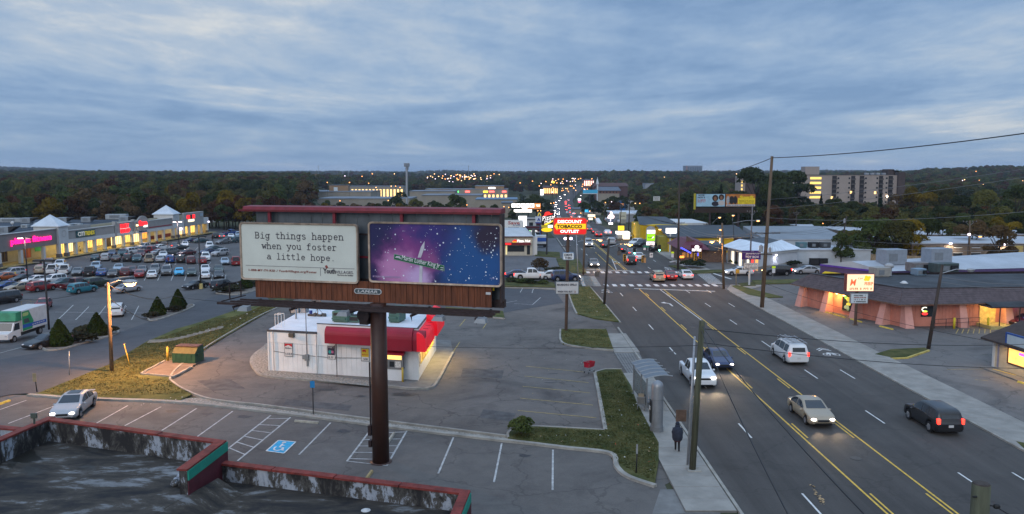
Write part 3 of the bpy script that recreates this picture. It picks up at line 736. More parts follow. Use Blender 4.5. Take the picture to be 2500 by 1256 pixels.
c=mixc(blob(rx-1.,rz_-1.5,.7),c,(.5,.34,.58))
c=mixc(blob(rx-.2,rz_-.45,.5),c,(.22,.06,.2))
c=mixc(blob(rx+3.3,rz_+1.2,.9),c,(.02,.012,.035))
Lk.new(c,P.inputs['Base Color'])
random.seed(11);mb=MB();SW=M('print_star',(.66,.72,.8),.7,0)
for k in range(330):
 u,v=rU(-.48,.48),rU(-.46,.46)
 if u<-.05 and random.random()<.75 and v<.2:continue
 if u<.15 and random.random()<.3:continue
 rr=random.choice((.01,.012,.014,.018,.022,.032,.048));x,z=rx+u*rw,rz_+v*rh;y=YF+.008-.0003*(k%30)
 mb.add([(x+rr*cO(R(60*i)),y,z+rr*sI(R(60*i)))for i in range(6)],[(0,1,2,3,4,5)])
tag(mb.bD('printed_stars',SW,pr_),kind='stuff')
def prpoly(pts,mat,name,d=0.):
 mb=MB();mb.prism([(bl(x,y).x,bl(x,y).z)for x,y in pts],YF-.004-d,YF+.004-d,axis='y');return mb.bD(name,mat,pr_)
PWT=M('print_white',(.5,.48,.54),.7,.1);PGR=M('print_green',(.012,.105,.05),.7,.1)
prpoly([(1026,646),(1033,646),(1032,691),(1024,691)],PWT,'printed_post')
prpoly([(1021,629),(1029,603),(1038,589),(1037,606),(1029,629)],PWT,'printed_blade_edge')
prpoly([(963.5,619.6),(1085.6,648.2),(1086.6,662.2),(962.6,633.4)],M('print_edge',(.2,.3,.24),.7,0),'printed_sign_edge',.006)
prpoly([(965,621),(1084,649),(1085,661),(964,632.5)],PGR,'printed_sign',.012)
a,b=bl(983,630),bl(1075,651);q=(a+b)/2
o=text(pr_,'Martin Luther King Jr',(b-a).length*1.,.34,q.x,YF-.026,q.z,M('print_white_bright',(.72,.72,.72),.7,0),bold=0.);o.rotation_euler=(0,math.atan2(a.z-b.z,b.x-a.x),0)
prpoly([(966,629),(970,625),(978,626),(981,633),(974,630)],PWT,'printed_leaf',.02)
prpoly([(1077,652),(1084,653),(1084,655),(1077,654)],PWT,'printed_mark',.02);prpoly([(1077,657),(1084,658.5),(1084,660),(1077,658.5)],PWT,'printed_mark',.02)
q=bl(1203,680);scrib(pr_,.3,.08,q.x,YF-.002,q.z,M('print_dim',(.18,.2,.4),.7,0),.004)
q=bl(945,676);scrib(pr_,bl(978,676).x-bl(911,676).x,.1,q.x,YF-.002,q.z,M('print_dim2',(.38,.26,.44),.7,0),.004)
zc=bl(900,742).z;yo=yb0-1.65
for(pa,pb)in((556,1226),(600,1222)):
 pass
wxl,wxr=xs0-.9,xs1+.55
for y,z in((yb0-.2,zc-.08),(yo,zc-.08),(yo+.45,zc-.04)):
 MB().box(wxl-(.6 if y==yo else 0),wxr,y-.06,y+.06,z-.07,z+.07).bD('walkway_rail',STEEL2,bb)
for k in range(5):
 x=wxl+.8+(wxr-wxl-1.6)*k/4;mb=MB();mb.box(x-.06,x+.06,yo-.5,yb0+.75,zc-.24,zc-.12);mb.add([(x-.06,yo-.5,zc-.12),(x+.06,yo-.5,zc-.12),(x,yo-.35,zc-.55)],[(0,1,2)])
 mb.bD('outrigger',STEEL2,bb)
for y in(yb0-1.3,yb0-.9,yb0-.5):
 bX((wxl,wxr,y-.02,y+.02,zc-.1,zc-.06),'grating_bar',STEEL2,bb)
MB().box(wxl-.35,wxl-.29,yo,yb0+.8,zc,zc+.06).box(wxl-.35,wxl-.29,yo+.8,yo+.86,zc,zc+1.).box(wxl-.35,wxl-.29,yb0+.3,yb0+.36,zc,zc+1.).box(wxl-.35,wxl-.29,yo+.8,yb0+.36,zc+.95,zc+1.).bD('end_rail',STEEL2,bb)
LAMPG=M('floodlight_grey',(.22,.23,.24),.5,.1,metal=.2)
for px in(652,884,1106,1205):
 x=bl(px,752).x;mb=MB();y=yo-.75
 mb.add([(x-.34,y-.2,zc-.32),(x+.34,y-.2,zc-.32),(x+.34,y+.3,zc-.32),(x-.34,y+.3,zc-.32),(x-.22,y-.1,zc-.1),(x+.26,y-.1,zc-.1),(x+.26,y+.28,zc-.05),(x-.22,y+.28,zc-.05)],[(3,2,1,0),(4,5,6,7),(0,1,5,4),(1,2,6,5),(2,3,7,6),(3,0,4,7)])
 mb.cyl((x,y+.25,zc-.12),(x,yo+.1,zc-.1),.03,n=6);mb.bD('floodlight',LAMPG,bb)
bX((bl(1197,708).x,bl(1203,708).x,yb0+.3,yb0+.34,bl(1200,712).z,bl(1200,702).z),'warning_plate',M('plate_yellow',(.75,.52,.02),.6,.05),bb)
# the white drive-through store
WSID=M('store_siding',(.7,.71,.71),.7,.07,.8,.12,6)
WTRIM=M('store_trim',(.7,.71,.7),.65,.05)
WROOF=M('store_roof',(.6,.64,.68),.7,.1,.5,.15,3)
EDGE=M('roof_edge_dark',(.06,.062,.07),.7,.25,2)
REDA=M('awning_red',(.28,.004,.02),.55,.1,.8,spec=.4)
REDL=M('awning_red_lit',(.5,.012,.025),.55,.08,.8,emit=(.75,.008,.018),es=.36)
sA,sB,sC=PZ(657.6,908.8),PZ(1021.6,932.8),PZ(1060.8,865.6)
sang=math.atan2(sB.y-sA.y,sB.x-sA.x);SWd=(sB-sA).length;SDk=Matrix.Rotation(-sang,3,'Z')@(sC-sB);SDp=SDk.y+1.2
st_=thing('drive_through_store','small white clapboard store with red barrel awnings and white flat roof','store',(sA.x,sA.y,.12),sang)
smat=Matrix.Translation((sA.x,sA.y,0))@Matrix.Rotation(sang,4,'Z');sinv=smat.inverted()
def sl(px,py):q=sinv@PV(px,py,sA,sB);q.z-=.12;return q
hs=sl(652,806).z;xm=sl(775,830).x;hs2=sl(790,792).z
bX((.05,SWd-.05,.05,SDp,0,hs-.05),'wall',GAP,st_)
nb=30;w=SWd/nb
xwin0,xwin1=sl(946,900).x,sl(987,900).x
for k in range(nb):
 x0,x1=k*w+.006,(k+1)*w-.006
 bX((x0,x1,0.,.05,.02,hs*.7-.02),'siding_board',WSID,st_)
for k in range(22):
 y0,y1=k*SDp/22+.006,(k+1)*SDp/22-.006
 bX((SWd-.05,SWd,y0,y1,.02,1.15 if 1.2<y0<8.6 else hs-.2),'siding_board',WSID,st_)
 bX((0,.05,y0,y1,.02,hs-.2),'siding_board',WSID,st_)
bX((-.02,xm,-.02,.05,hs*.7,hs-.12),'upper_band',WSID,st_)
MB().box(xm,SWd+.02,-.03,.05,hs*.7,hs2).box(SWd-.05,SWd+.03,-0.,SDp,hs-.3,hs2).bD('parapet',WSID,st_)
MB().box(xm-.02,SWd+.06,-.06,.07,hs2+.002,hs2+.06).box(SWd-.08,SWd+.06,.07,SDp,hs2+.002,hs2+.06).bD('parapet_cap',EDGE,st_)
MB().box(-.1,xm-.02,-.08,.05,hs-.12,hs+.05).box(-.1,-0.,.05,SDp,hs-.12,hs+.05).bD('roof_edge',EDGE,st_)
bX((-.05,SWd-.06,.055,SDp,hs-.02,hs+.03),'roof',WROOF,st_)
MB().box(-.06,.06,-.06,0.,0.,hs).box(xm-.05,xm+.05,-.05,0.,0,hs*.7).box(SWd-.06,SWd+.05,-.05,0.,0,hs*.7).bD('corner_trim',WTRIM,st_)
for x in(.45,xm-.12):MB().cyl((x,-.09,.05),(x,-.09,hs-.12),.045,n=8).bD('downpipe',WTRIM,st_)
def barrel(x0,x1,y,zb,zt,dpt,mat,name='awning',axis='x',ybase=0.):
 prof=[(0,zb)]+[(-dpt,zb)]+[(-dpt+(dpt)*(1-cO(R(a))),zt-(zt-zb)*.45+(zt-zb)*.45*sI(R(a)))for a in range(0,91,15)]+[(0,zt)]
 mb=MB()
 if axis=='x':mb.prism([(p[0]+y,p[1])for p in prof],x0,x1,axis='x')
 else:mb.prism([(-(p[0])+y,p[1])for p in prof],x0,x1,axis='y')
 return mb.bD(name,mat,st_)
za0,za1=sl(870,838).z,sl(870,800).z
xa0,xa1=sl(798,820).x,sl(1010,830).x
barrel(xa0,sl(940,830).x,-0.,za0,za1,.75,REDA)
barrel(sl(940,830).x+.01,xa1,-0.,za0-.25,za1+.2,.95,REDA)
barrel(xa1+.01,SWd+.72,-0.,za0-.25,za1+.02,.85,REDA)
barrel(-.86,4.6,SWd+.03,za0-.25,za1-.05,.75,REDL,axis='y')
barrel(4.62,9.6,SWd+.03,za0-.05,za1+.45,1.,REDL,axis='y')
for k in range(8):
 y=-.6+k*1.35;bX((SWd+.35,SWd+.8,y-.02,y+.02,za1+(.02 if y<4.5 else .44),za1+(.05 if y<4.5 else .48)),'awning_rib',REDA,st_)
SHOPI=M('shop_interior',(.7,.5,.2),.6,0,emit=(1.,.62,.16),es=1.3,col2=(.25,.12,.04),scale=3)
FRM=M('window_frame_grey',(.2,.2,.2),.6,.1)
GLS=M('glass_dark',(.02,.024,.028),.12,0,spec=.6)
bX((xwin0,xwin1,-.55,-0.,0.,.95),'bay',WSID,st_)
MB().box(xwin0-.04,xwin1+.04,-.6,-0.,.96,1.06).box(xwin0,xwin0+.12,-.55,0,1.06,2.35).box(xwin1-.12,xwin1,-.55,0,1.06,2.35).box(xwin0,xwin1,-.55,0,2.3,2.42).box(xwin0+.12,xwin1-.12,-.53,-.4,1.06,1.75).bD('hatch_frame',FRM,st_)
bX((xwin0+.3,xwin0+.7,-.56,-.532,1.15,1.6),'hatch_pane',GLS,st_)
bX((xwin0+.8,xwin0+1.3,-.565,-.532,1.12,1.62),'notice',M('paper_notice',(.62,.6,.56),.8,.35,9),st_)
bX((xwin0+.12,xwin1-.12,-.5,-.47,1.76,2.3),'hatch_light',SHOPI,st_)
mb=MB();xw0,xw1=xwin0-.35,xwin1+.12
mb.add([(xw0,-.02,za0-.25),(xw1,-.02,za0-.25),(xw1,-.9,2.35),(xw0,-.9,2.35),(xw0,-.9,2.2),(xw1,-.9,2.2),(xw1,-.02,2.2),(xw0,-.02,2.2)],[(0,3,2,1),(3,4,5,2),(0,7,4,3),(1,2,5,6),(4,7,6,5)])
mb.bD('hatch_awning',REDA,st_)
WARM=M('window_warm',(.8,.5,.15),.4,0,emit=(1.,.6,.18),es=.38,col2=(.3,.15,.04),scale=1.5)
bX((SWd-.04,SWd-.02,1.3,9.,1.2,hs-.9),'shop_window',WARM,st_)
mb=MB()
for k in range(7):y=1.25+k*1.28;mb.box(SWd-.05,SWd+.03,y-.06,y+.06,1.15,hs-.85)
mb.box(SWd-.05,SWd+.04,1.2,9.1,1.08,1.18);mb.bD('window_bar',M('bar_yellow',(.55,.42,.12),.6,.1),st_)
bX((SWd,SWd+.03,.5,.9,1.,2.),'wall_poster',M('poster_pale',(.55,.52,.45),.7,.4,6),st_)
bX((SWd+.2,SWd+.32,.5,9.4,za0-.22,za0-.18),'awning_tube',glow('tube_warm',(1.,.74,.3),4.),st_)
al=bpy.data.lights.new('awning_tube_light','AREA');al.shape='RECTANGLE';al.size=.3;al.size_y=9.;al.energy=330;al.color=(1.,.72,.26)
ao=bpy.data.objects.new('tube_light',al);COL.objects.link(ao);ao.parent=st_;ao.location=(SWd+.75+5*SDk.x/SDk.y,5.,za0-.24);ao.rotation_euler=(0,R(8),math.atan2(-SDk.x,SDk.y))
for o in st_.children_recursive:
 if o.type=='MESH':
  for v in o.data.vertices:v.co.x+=v.co.y*SDk.x/SDk.y
def wposter(px0,px1,py0,py1,top,price,lab,name_txt,tcol):
 a,b=sl(px0,py1),sl(px1,py0);w,h=b.x-a.x,b.z-a.z;xc,zc_=(a.x+b.x)/2,(a.z+b.z)/2
 f=bX((a.x,b.x,-.05,-.005,a.z,b.z),'wall_poster',M('poster_rim',(.16,.17,.18),.5,.1),st_);f['label']=lab
 bX((a.x+.05,b.x-.05,-.058,-.051,a.z+.05,b.z-.05),'poster_sheet',M('poster_white',(.62,.6,.58),.7,.05),f)
 return f,xc,zc_,w,h,a,b
PRED=M('print_red',(.45,.01,.02),.7,0);PBLK=INK
f,xc,zc_,w,h,a,b=wposter(695,715,838,870,0,'553','white wall poster with a red roof shape and price below the flood lamp','x',0)
mb=MB();z1_,z0_=b.z-.07,b.z-h*.28;mb.prism([(a.x+.06,z1_),(b.x-.06,z1_),(b.x-.06,z0_),(xc,z0_+h*.14),(a.x+.06,z0_)][::-1],-.066,-.059,axis='y');mb.bD('printed_roof',PRED,f)
text(f,'Marlboro',w*.72,h*.13,xc,-.064,zc_+h*.12,PBLK,bold=.01,ext=.002);text(f,'553',w*.55,h*.16,xc+w*.12,-.064,zc_-h*.3,PBLK,bold=.012,ext=.002);text(f,'%',w*.16,h*.14,xc-w*.3,-.064,zc_-h*.3,PBLK,ext=.002)
f,xc,zc_,w,h,a,b=wposter(800,819,845,877,0,'21','dark wall poster with teal and pink shapes left of the awning lamp','x',0)
bX((a.x+.06,b.x-.06,-.062,-.059,a.z+h*.32,b.z-.06),'poster_panel_dark',M('print_plum',(.03,.022,.05),.7,0),f)
MB().cyl((xc-w*.15,-.067,zc_+h*.05),(xc-w*.15,-.063,zc_+h*.05),h*.15,n=5).bD('printed_shape',M('print_teal',(.02,.3,.3),.7,0),f)
MB().cyl((xc+w*.15,-.068,zc_+h*.05),(xc+w*.15,-.064,zc_+h*.05),h*.13,n=4).bD('printed_shape',M('print_pink',(.45,.12,.22),.7,0),f)
text(f,'$ 321',w*.7,h*.15,xc,-.064,zc_-h*.34,PBLK,bold=.012,ext=.002);text(f,'VIBE 4',w*.7,h*.1,xc,-.068,zc_+h*.38,M('print_pale',(.5,.5,.5),.7,0),ext=.002)
f,xc,zc_,w,h,a,b=wposter(882,902,851,882,0,'508','yellow and white wall poster with a price beside the billboard column','x',0)
bX((a.x+.06,b.x-.06,-.062,-.059,a.z+h*.34,b.z-.05),'poster_panel_yellow',M('print_yellow',(.62,.42,.03),.7,0),f)
MB().prism([(xc-w*.3,zc_+h*.38),(xc+w*.1,zc_+h*.38),(xc+w*.1,zc_+h*.18),(xc-w*.1,zc_+h*.26),(xc-w*.3,zc_+h*.18)][::-1],-.066,-.063,axis='y').bD('printed_roof',PRED,f)
text(f,'Marlboro',w*.7,h*.1,xc,-.066,zc_+h*.02,PRED,bold=.01,ext=.002);text(f,'508',w*.5,h*.16,xc+w*.05,-.064,zc_-h*.33,PBLK,bold=.012,ext=.002)
mb=MB();q=sl(714,818);mb.box(q.x-.22,q.x+.22,-.3,0,q.z-.18,q.z+.2,bev=.04);mb.bD('flood_lamp',M('lamp_brown',(.1,.085,.065),.5,.1),st_)
q=sl(750,873);MB().box(q.x-.14,q.x+.2,-.22,0,q.z-.25,q.z+.28,bev=.02).box(q.x-.38,q.x-.16,-.16,0,q.z-.15,q.z+.2).box(q.x-.02,q.x+.12,-.12,0,q.z-.75,q.z-.3).bD('meter_box',M('meter_grey',(.22,.24,.25),.5,.1,metal=.3),st_)
MB().cyl((q.x+.02,-.08,q.z),(q.x+.02,-.08,hs+2.6),.035,n=8).bD('service_mast',M('mast_grey',(.12,.12,.13),.5,.1),st_)
MB().tube([(.5,-.04,1.75-.03*0),(3,-.04,1.55),(6,-.04,1.48),(9.2,-.04,1.62)],.02,5).bD('wall_cable',M('cable_dark',(.05,.05,.055),.7,0),st_)
q=sl(996,910);o=MB().cyl((xwin1+.15,-.75,-.1),(xwin1+.15,-.75,1.15),.09,n=10).ell((xwin1+.15,-.75,1.15),(.09,.09,.07),10,4).bD('bollard',M('bollard_yellow',(.48,.33,.05),.6,.15),None,True)
o.matrix_world=smat@Matrix.Translation((0,0,.12));tag(o,'yellow bollard at the drive-through hatch of the white store','bollard')
mb=MB();q=sl(829,870);mb.cyl((q.x,-.55,-.1),(q.x,-.55,za0+.05),.035,n=8);mb.cyl((q.x,-.55,za0-.05),(q.x-.5,-.45,za0-.55),.03,n=6);mb.cyl((q.x-.08,-.55,1.85),(q.x-.5,-.55,1.2),.03,n=6,mi=1)
o=mb.bD('awning_post',[M('post_maroon',(.035,.012,.016),.6,.1),WTRIM],None);o.matrix_world=smat@Matrix.Translation((0,0,.12));tag(o,'thin dark bent post propping the red awning of the store','post')
GREENM=M('ac_green',(.055,.125,.1),.55,.12,2);GREYM=M('ac_grey',(.22,.25,.28),.55,.12,2)
FAN=M('fan_dark',(.015,.015,.017),.6,0)
def roof_thing(name,label,cat,x,y,group=None):
 p=smat@vE((x,y,0));return thing(name,label,cat,(p.x,p.y,.12+hs+.03),sang,group)
def rpx(px,py):q=sinv@PZ(px,py,.12+hs+.03);return q.x,q.y
def ac_unit(px,py,wx,wy,h,m,label,fan=True,side=.9):
 x,y=rpx(px,py);a=roof_thing('roof_air_conditioner',label,'air conditioner',x,y,'air conditioners on the store roof')
 MB().box(-wx/2,wx/2,0,wy,.08,h,bev=.03).box(-wx/2+.1,wx/2-.1,.1,wy-.1,0,.08).bD('cabinet',m,a)
 bX((-wx/2+.12,wx/2-.3,-.012,0.,h*.62,h*.86),'grille',FAN,a)
 bX((-wx/2,wx/2-.2,-.15,0.,h*.3,h*.42),'hood',m,a)
 if fan:
  mb=MB();xx=wx/2+side/2+.03;mb.box(xx-side/2,xx+side/2,.1,.1+side,.05,h*.62,bev=.03);mb.bD('condenser',m,a)
  MB().cyl((xx,.1+side/2,h*.62-.02),(xx,.1+side/2,h*.62+.04),side*.42,n=16).bD('fan',FAN,a)
  bX((xx-side*.4,xx+side*.4,.085,.1,.2,h*.55),'coil_panel',FAN,a)
 return a
ac_unit(830,788,1.5,1.3,1.,GREENM,'green air conditioner with a round fan on the store roof',True,1.)
ac_unit(962,789,1.,1.6,1.35,GREENM,'pale green air conditioner behind the billboard column on the store roof',False)
x,y=rpx(726,765);a=roof_thing('roof_vent_unit','blue grey vent box at the rear left of the store roof','vent',x,y)
MB().box(-.7,.1,0,.8,0,.75,bev=.03).bD('cabinet',GREYM,a);MB().box(.15,.75,.2,.9,0,1.,bev=.03).bD('hood',GREYM,a)
x,y=rpx(723,779);a=roof_thing('roof_flue','thin grey flue pipe on the left of the store roof','flue',x,y)
MB().cyl((0,0,0),(0,0,1.15),.09,n=10).bD('pipe',GREYM,a);MB().cyl((0,0,1.15),(0,0,1.3),.14,n=10).bD('cap',GREYM,a)
x,y=rpx(776,772);a=roof_thing('satellite_dish','dark satellite dish with ballast blocks on the store roof','satellite dish',x,y)
DSH=M('dish_grey',(.1,.105,.11),.5,.1)
mb=MB()
for r_,j in((0.,0),):
 n=16;mb.v.append((0,-.05,1.15))
 for k in range(n):t=2*pI*k/n;mb.v.append((.62*cO(t),-.3-.05*sI(t),1.2+.52*sI(t)))
 mb.f+=[(0,1+k,1+(k+1)%n)for k in range(n)];mb.m+=[0]*n
mb.bD('dish',DSH,a,True)
MB().cyl((0,0.,0),(0,0,1.1),.04,n=8).cyl((0,-.05,.7),(0,-.85,1.),.025,n=6).cyl((-.5,.3,.05),(0,0,.8),.02,n=6).cyl((.5,.3,.05),(0,0,.8),.02,n=6).bD('mount',DSH,a)
for bx_,by_ in((-.7,-.2),(-.25,-.25),(.25,-.2),(.7,-.1),(-.4,.35),(.4,.4)):
 bX((bx_-.2,bx_+.2,by_-.1,by_+.1,0,.2),'ballast_block',M('block_dark',(.07,.065,.06),.9,.2),a)
x,y=rpx(759,768);o=MB().cyl((0,0,0),(0,0,.36),.14,.16,12).bD('bucket',M('bucket_blue',(.02,.04,.22),.5,.1));o.location=(smat@vE((x,y,0))).to_2d().to_3d()+vE((0,0,.12+hs+.03));tag(o,'small blue bucket beside the satellite dish on the store roof','bucket')
x,y=rpx(860,758);a=roof_thing('roof_chimney','short rusty brown chimney cap behind the green air conditioner','chimney',x,y);MB().cyl((0,0,0),(0,0,.5),.18,n=10).bD('pipe',M('rust',(.1,.04,.025),.8,.3),a);MB().cyl((0,0,.5),(0,0,.62),.24,n=10).bD('cap',M('rust',(.1,.04,.025)),a)
x,y=-.12,1.4
a=roof_thing('roof_ladder','white ladder hand rails at the left roof edge of the store','ladder',x,y)
mb=MB()
for yy in(0,.5):mb.cyl((0,yy,-hs-.03),(0,yy,1.1),.03,n=6)
mb.cyl((0,0,1.1),(.6,0,1.1),.025,n=6);mb.cyl((0,.5,1.1),(.6,.5,1.1),.025,n=6);mb.cyl((.6,0,1.1),(.6,0,0.),.025,n=6);mb.cyl((.6,.5,1.1),(.6,.5,0.),.025,n=6);mb.bD('rail',WTRIM,a)
for k in range(11):MB().cyl((0,0,-hs+.2+.33*k),(0,.5,-hs+.2+.33*k),.018,n=6).bD('rung',WTRIM,a)
# the low building in the foreground (seen from above)
ZP=4.6
def roofmat():
 m=M('old_roof',(.02,.02,.022),.75,0);t=m.node_tree;N=t.nodes;Lk=t.links;P=N['Principled BSDF']
 co=N.new('ShaderNodeTexCoord');mp=N.new('ShaderNodeMapping');mp.inputs['Rotation'].default_value=(0,0,R(14));mp.inputs['Scale'].default_value=(.42,1.,1);Lk.new(co.outputs['Object'],mp.inputs[0])
 n=N.new('ShaderNodeTexNoise');n.inputs['Scale'].default_value=.75;n.inputs['Detail'].default_value=12;n.inputs['Roughness'].default_value=.72;n.inputs['Distortion'].default_value=.35;Lk.new(mp.outputs[0],n.inputs['Vector'])
 r=N.new('ShaderNodeValToRGB');Lk.new(n.outputs['Fac'],r.inputs[0]);e=r.color_ramp.elements
 e[0].position=.4;e[0].color=(.01,.01,.012,1);e[1].position=.7;e[1].color=(.26,.27,.28,1)
 for p_,c_ in((.47,(.03,.026,.022,1)),(.55,(.056,.047,.038,1)),(.575,(.115,.115,.115,1))):q=e.new(p_);q.color=c_
 n3=N.new('ShaderNodeTexNoise');n3.inputs['Scale'].default_value=.16;n3.inputs['Detail'].default_value=4;n3.inputs['Distortion'].default_value=.8;Lk.new(co.outputs['Object'],n3.inputs['Vector'])
 r3=N.new('ShaderNodeValToRGB');Lk.new(n3.outputs['Fac'],r3.inputs[0]);r3.color_ramp.elements[0].position=.44;r3.color_ramp.elements[0].color=(0,0,0,1);r3.color_ramp.elements[1].position=.475
 mx=N.new('ShaderNodeMix');mx.data_type='RGBA';Lk.new(r3.outputs[0],mx.inputs[0]);mx.inputs[6].default_value=(.018,.017,.014,1);Lk.new(r.outputs[0],mx.inputs[7]);Lk.new(mx.outputs[2],P.inputs['Base Color'])
 rr=N.new('ShaderNodeMapRange');Lk.new(r3.outputs[0],rr.inputs[0]);rr.inputs[3].default_value=.38;rr.inputs[4].default_value=.85;Lk.new(rr.outputs[0],P.inputs['Roughness'])
 bp=N.new('ShaderNodeBump');bp.inputs['Strength'].default_value=.5;bp.inputs['Distance'].default_value=.03;Lk.new(n.outputs['Fac'],bp.inputs['Height']);Lk.new(bp.outputs[0],P.inputs['Normal']);return m
def parapetmat():
 m=M('old_parapet',(.02,.02,.022),.85,0);t=m.node_tree;N=t.nodes;Lk=t.links;P=N['Principled BSDF']
 co=N.new('ShaderNodeTexCoord');mp=N.new('ShaderNodeMapping');mp.inputs['Scale'].default_value=(1,1,.55);Lk.new(co.outputs['Object'],mp.inputs[0])
 n=N.new('ShaderNodeTexNoise');n.inputs['Scale'].default_value=1.15;n.inputs['Detail'].default_value=11;n.inputs['Roughness'].default_value=.74;n.inputs['Distortion'].default_value=.4;Lk.new(mp.outputs[0],n.inputs['Vector'])
 r=N.new('ShaderNodeValToRGB');Lk.new(n.outputs['Fac'],r.inputs[0]);e=r.color_ramp.elements
 e[0].position=.44;e[0].color=(.018,.017,.018,1);e[1].position=.64;e[1].color=(.34,.37,.42,1)
 for p_,c_ in((.49,(.055,.052,.048,1)),(.53,(.085,.082,.08,1)),(.545,(.24,.27,.32,1))):q=e.new(p_);q.color=c_
 Lk.new(r.outputs[0],P.inputs['Base Color']);return m
ROOFM,PARM=roofmat(),parapetmat()
REDC=M('coping_red',(.165,.028,.022),.75,.35,2.5,.3,12)
TEAL=M('band_teal',(.01,.23,.165),.6,.1);MAR=M('band_maroon',(.075,.012,.02),.7,.15)
fb0=PZ(118,1022,ZP)
fb=thing('foreground_building','low flat roofed building with peeling parapets and red coping in the foreground','building',(fb0.x,fb0.y,0))
def f3(px,py,z=ZP):q=PZ(px,py,z);return vE((q.x-fb0.x,q.y-fb0.y,z))
pts=[f3(-90,1110),f3(10,1068),f3(118,1022),f3(550,1080),f3(456,1150)]
p_in=f3(533,1128,ZP-.9);p_r=f3(1146,1203,ZP-.9);p_rb=f3(1095,1330,ZP-.9)
def wall_seg(a,b,z0,z1,th,mat,name,parent,cap=None,inner=0):
 """a straight parapet piece from a to b with its thickness to the left of a>b"""
 d=vE((b.x-a.x,b.y-a.y)).normalized();q=vE((-d.y,d.x))*th
 P4=[(a.x,a.y),(b.x,b.y),(b.x+q.x,b.y+q.y),(a.x+q.x,a.y+q.y)]
 o=MB().prism(P4,z0,z1).bD(name,mat,parent)
 if cap:
  e=d*.05;q2=q*1.25;s_=q*-.12
  P5=[(a.x-e.x+s_.x,a.y-e.y+s_.y),(b.x+e.x+s_.x,b.y+e.y+s_.y),(b.x+e.x+q2.x,b.y+e.y+q2.y),(a.x-e.x+q2.x,a.y-e.y+q2.y)]
  n=max(1,int((b-a).length/3.))
  for k in range(n):
   t0,t1=k/n+.002,(k+1)/n-.002
   def lp(t):return[(P5[0][0]+(P5[1][0]-P5[0][0])*t,P5[0][1]+(P5[1][1]-P5[0][1])*t),(P5[3][0]+(P5[2][0]-P5[3][0])*t,P5[3][1]+(P5[2][1]-P5[3][1])*t)]
   l0,l1=lp(t0),lp(t1);MB().prism([l0[0],l1[0],l1[1],l0[1]],z1+.003,z1+.09+rU(-.01,.01)).bD('coping',REDC,parent)
 return o
zr1,zr2=ZP-1.05,ZP-1.75
far_l=f3(-300,1050);
wall_seg(f3(118,1022),pts[0],zr2-2,ZP,.3,PARM,'parapet',fb,True)
wall_seg(pts[3],f3(118,1022),zr2-2,ZP,.3,PARM,'parapet',fb,True)
wall_seg(pts[4],pts[3],zr2-2,ZP,.34,PARM,'parapet',fb,True)
wall_seg(p_r,p_in,zr2-2,ZP-.9,.3,PARM,'parapet',fb,True)
wall_seg(p_rb,p_r,zr2-2,ZP-.9,.3,PARM,'parapet',fb,True)
wall_seg(f3(80,1050,ZP-.35),f3(-120,1032,ZP-.35),zr2-2,ZP-.35,.3,PARM,'parapet',fb,True)
d=(pts[3]-pts[4]).normalized();n_=vE((d.y,-d.x,0))
for(z0,z1,m,nm,t_)in((ZP-.42,ZP-.01,TEAL,'teal_band',.06),(ZP-1.9,ZP-.43,MAR,'maroon_band',.04)):
 a,b=pts[4],pts[3]+d*.1;MB().prism([(a.x+n_.x*.02,a.y+n_.y*.02),(b.x+n_.x*.02,b.y+n_.y*.02),(b.x+n_.x*(.02+t_),b.y+n_.y*(.02+t_)),(a.x+n_.x*(.02+t_),a.y+n_.y*(.02+t_))],z0,z1).bD(nm,m,fb)
d=(p_r-p_rb).normalized();n_=vE((d.y,-d.x,0))
for(z0,z1,m,nm)in((ZP-1.3,ZP-.92,TEAL,'teal_band'),(ZP-3.2,ZP-1.31,MAR,'maroon_band')):
 mb=MB();a,b=p_rb,p_r;mb.prism([(a.x+n_.x*.02,a.y+n_.y*.02),(b.x+n_.x*.02,b.y+n_.y*.02),(b.x+n_.x*.08,b.y+n_.y*.08),(a.x+n_.x*.08,a.y+n_.y*.08)],z0,z1);mb.bD(nm,m,fb)
dr=(p_r-p_in).normalized();near=vE((dr.y,-dr.x,0))
def roof_slab(poly,z,name):
 mb=MB();mb.prism([(p.x,p.y)for p in poly],z-.3,z);return mb.bD(name,ROOFM,fb)
roof_slab([f3(118,1022),pts[0]+vE((0,0,0)),f3(-90,1110)+near*30,pts[4]+near*26,pts[4],pts[3]],zr1,'roof')
ZL=ZP-1.66
roof_slab([p_in-dr*6+near*.1,p_r,p_rb,p_rb+near*12,p_in-dr*6+near*24],ZL,'lower_roof')
ra,rb_=pts[4]-near*2,pts[4]+near*26
MB().add([(ra.x,ra.y,zr1-.01),(rb_.x,rb_.y,zr1-.01),(rb_.x+dr.x*3,rb_.y+dr.y*3,ZL+.01),(ra.x+dr.x*1.2,ra.y+dr.y*1.2,ZL+.01)],[(0,1,2,3)]).bD('roof_ramp',ROOFM,fb)
q=f3(893,1247,ZL);MB().ell((q.x,q.y,ZL+.02),(.13,.13,.07),10,4).cyl((q.x,q.y,ZL),(q.x,q.y,ZL+.02),.2,n=12).bD('roof_drain',M('drain_pale',(.5,.5,.5),.6,.1),fb)
mb=MB();q=f3(455,1175,zr1+.02)
for k in range(26):
 a_=rU(0,6.28);r_=rU(0,.8);mb.ell((q.x+r_*cO(a_),q.y+r_*.8*sI(a_),zr1+.1),(rU(.12,.3),rU(.1,.25),rU(.08,.35-r_*.25)),7,4)
mb.bD('sealant_heap',PARM,fb,True)
x,y=84,1035;q=PZ(x,y,ZP+.1);o=MB().cyl((0,0,0),(0,0,.3),.05,n=8).box(-.14,.14,-.05,.05,.3,.55).bD('roof_lamp',M('lamp_green_grey',(.06,.075,.06),.6,.1));o.location=(q.x,q.y,ZP+.08);tag(o,'small green grey floodlight on the red coping above the parked sedan','lamp')
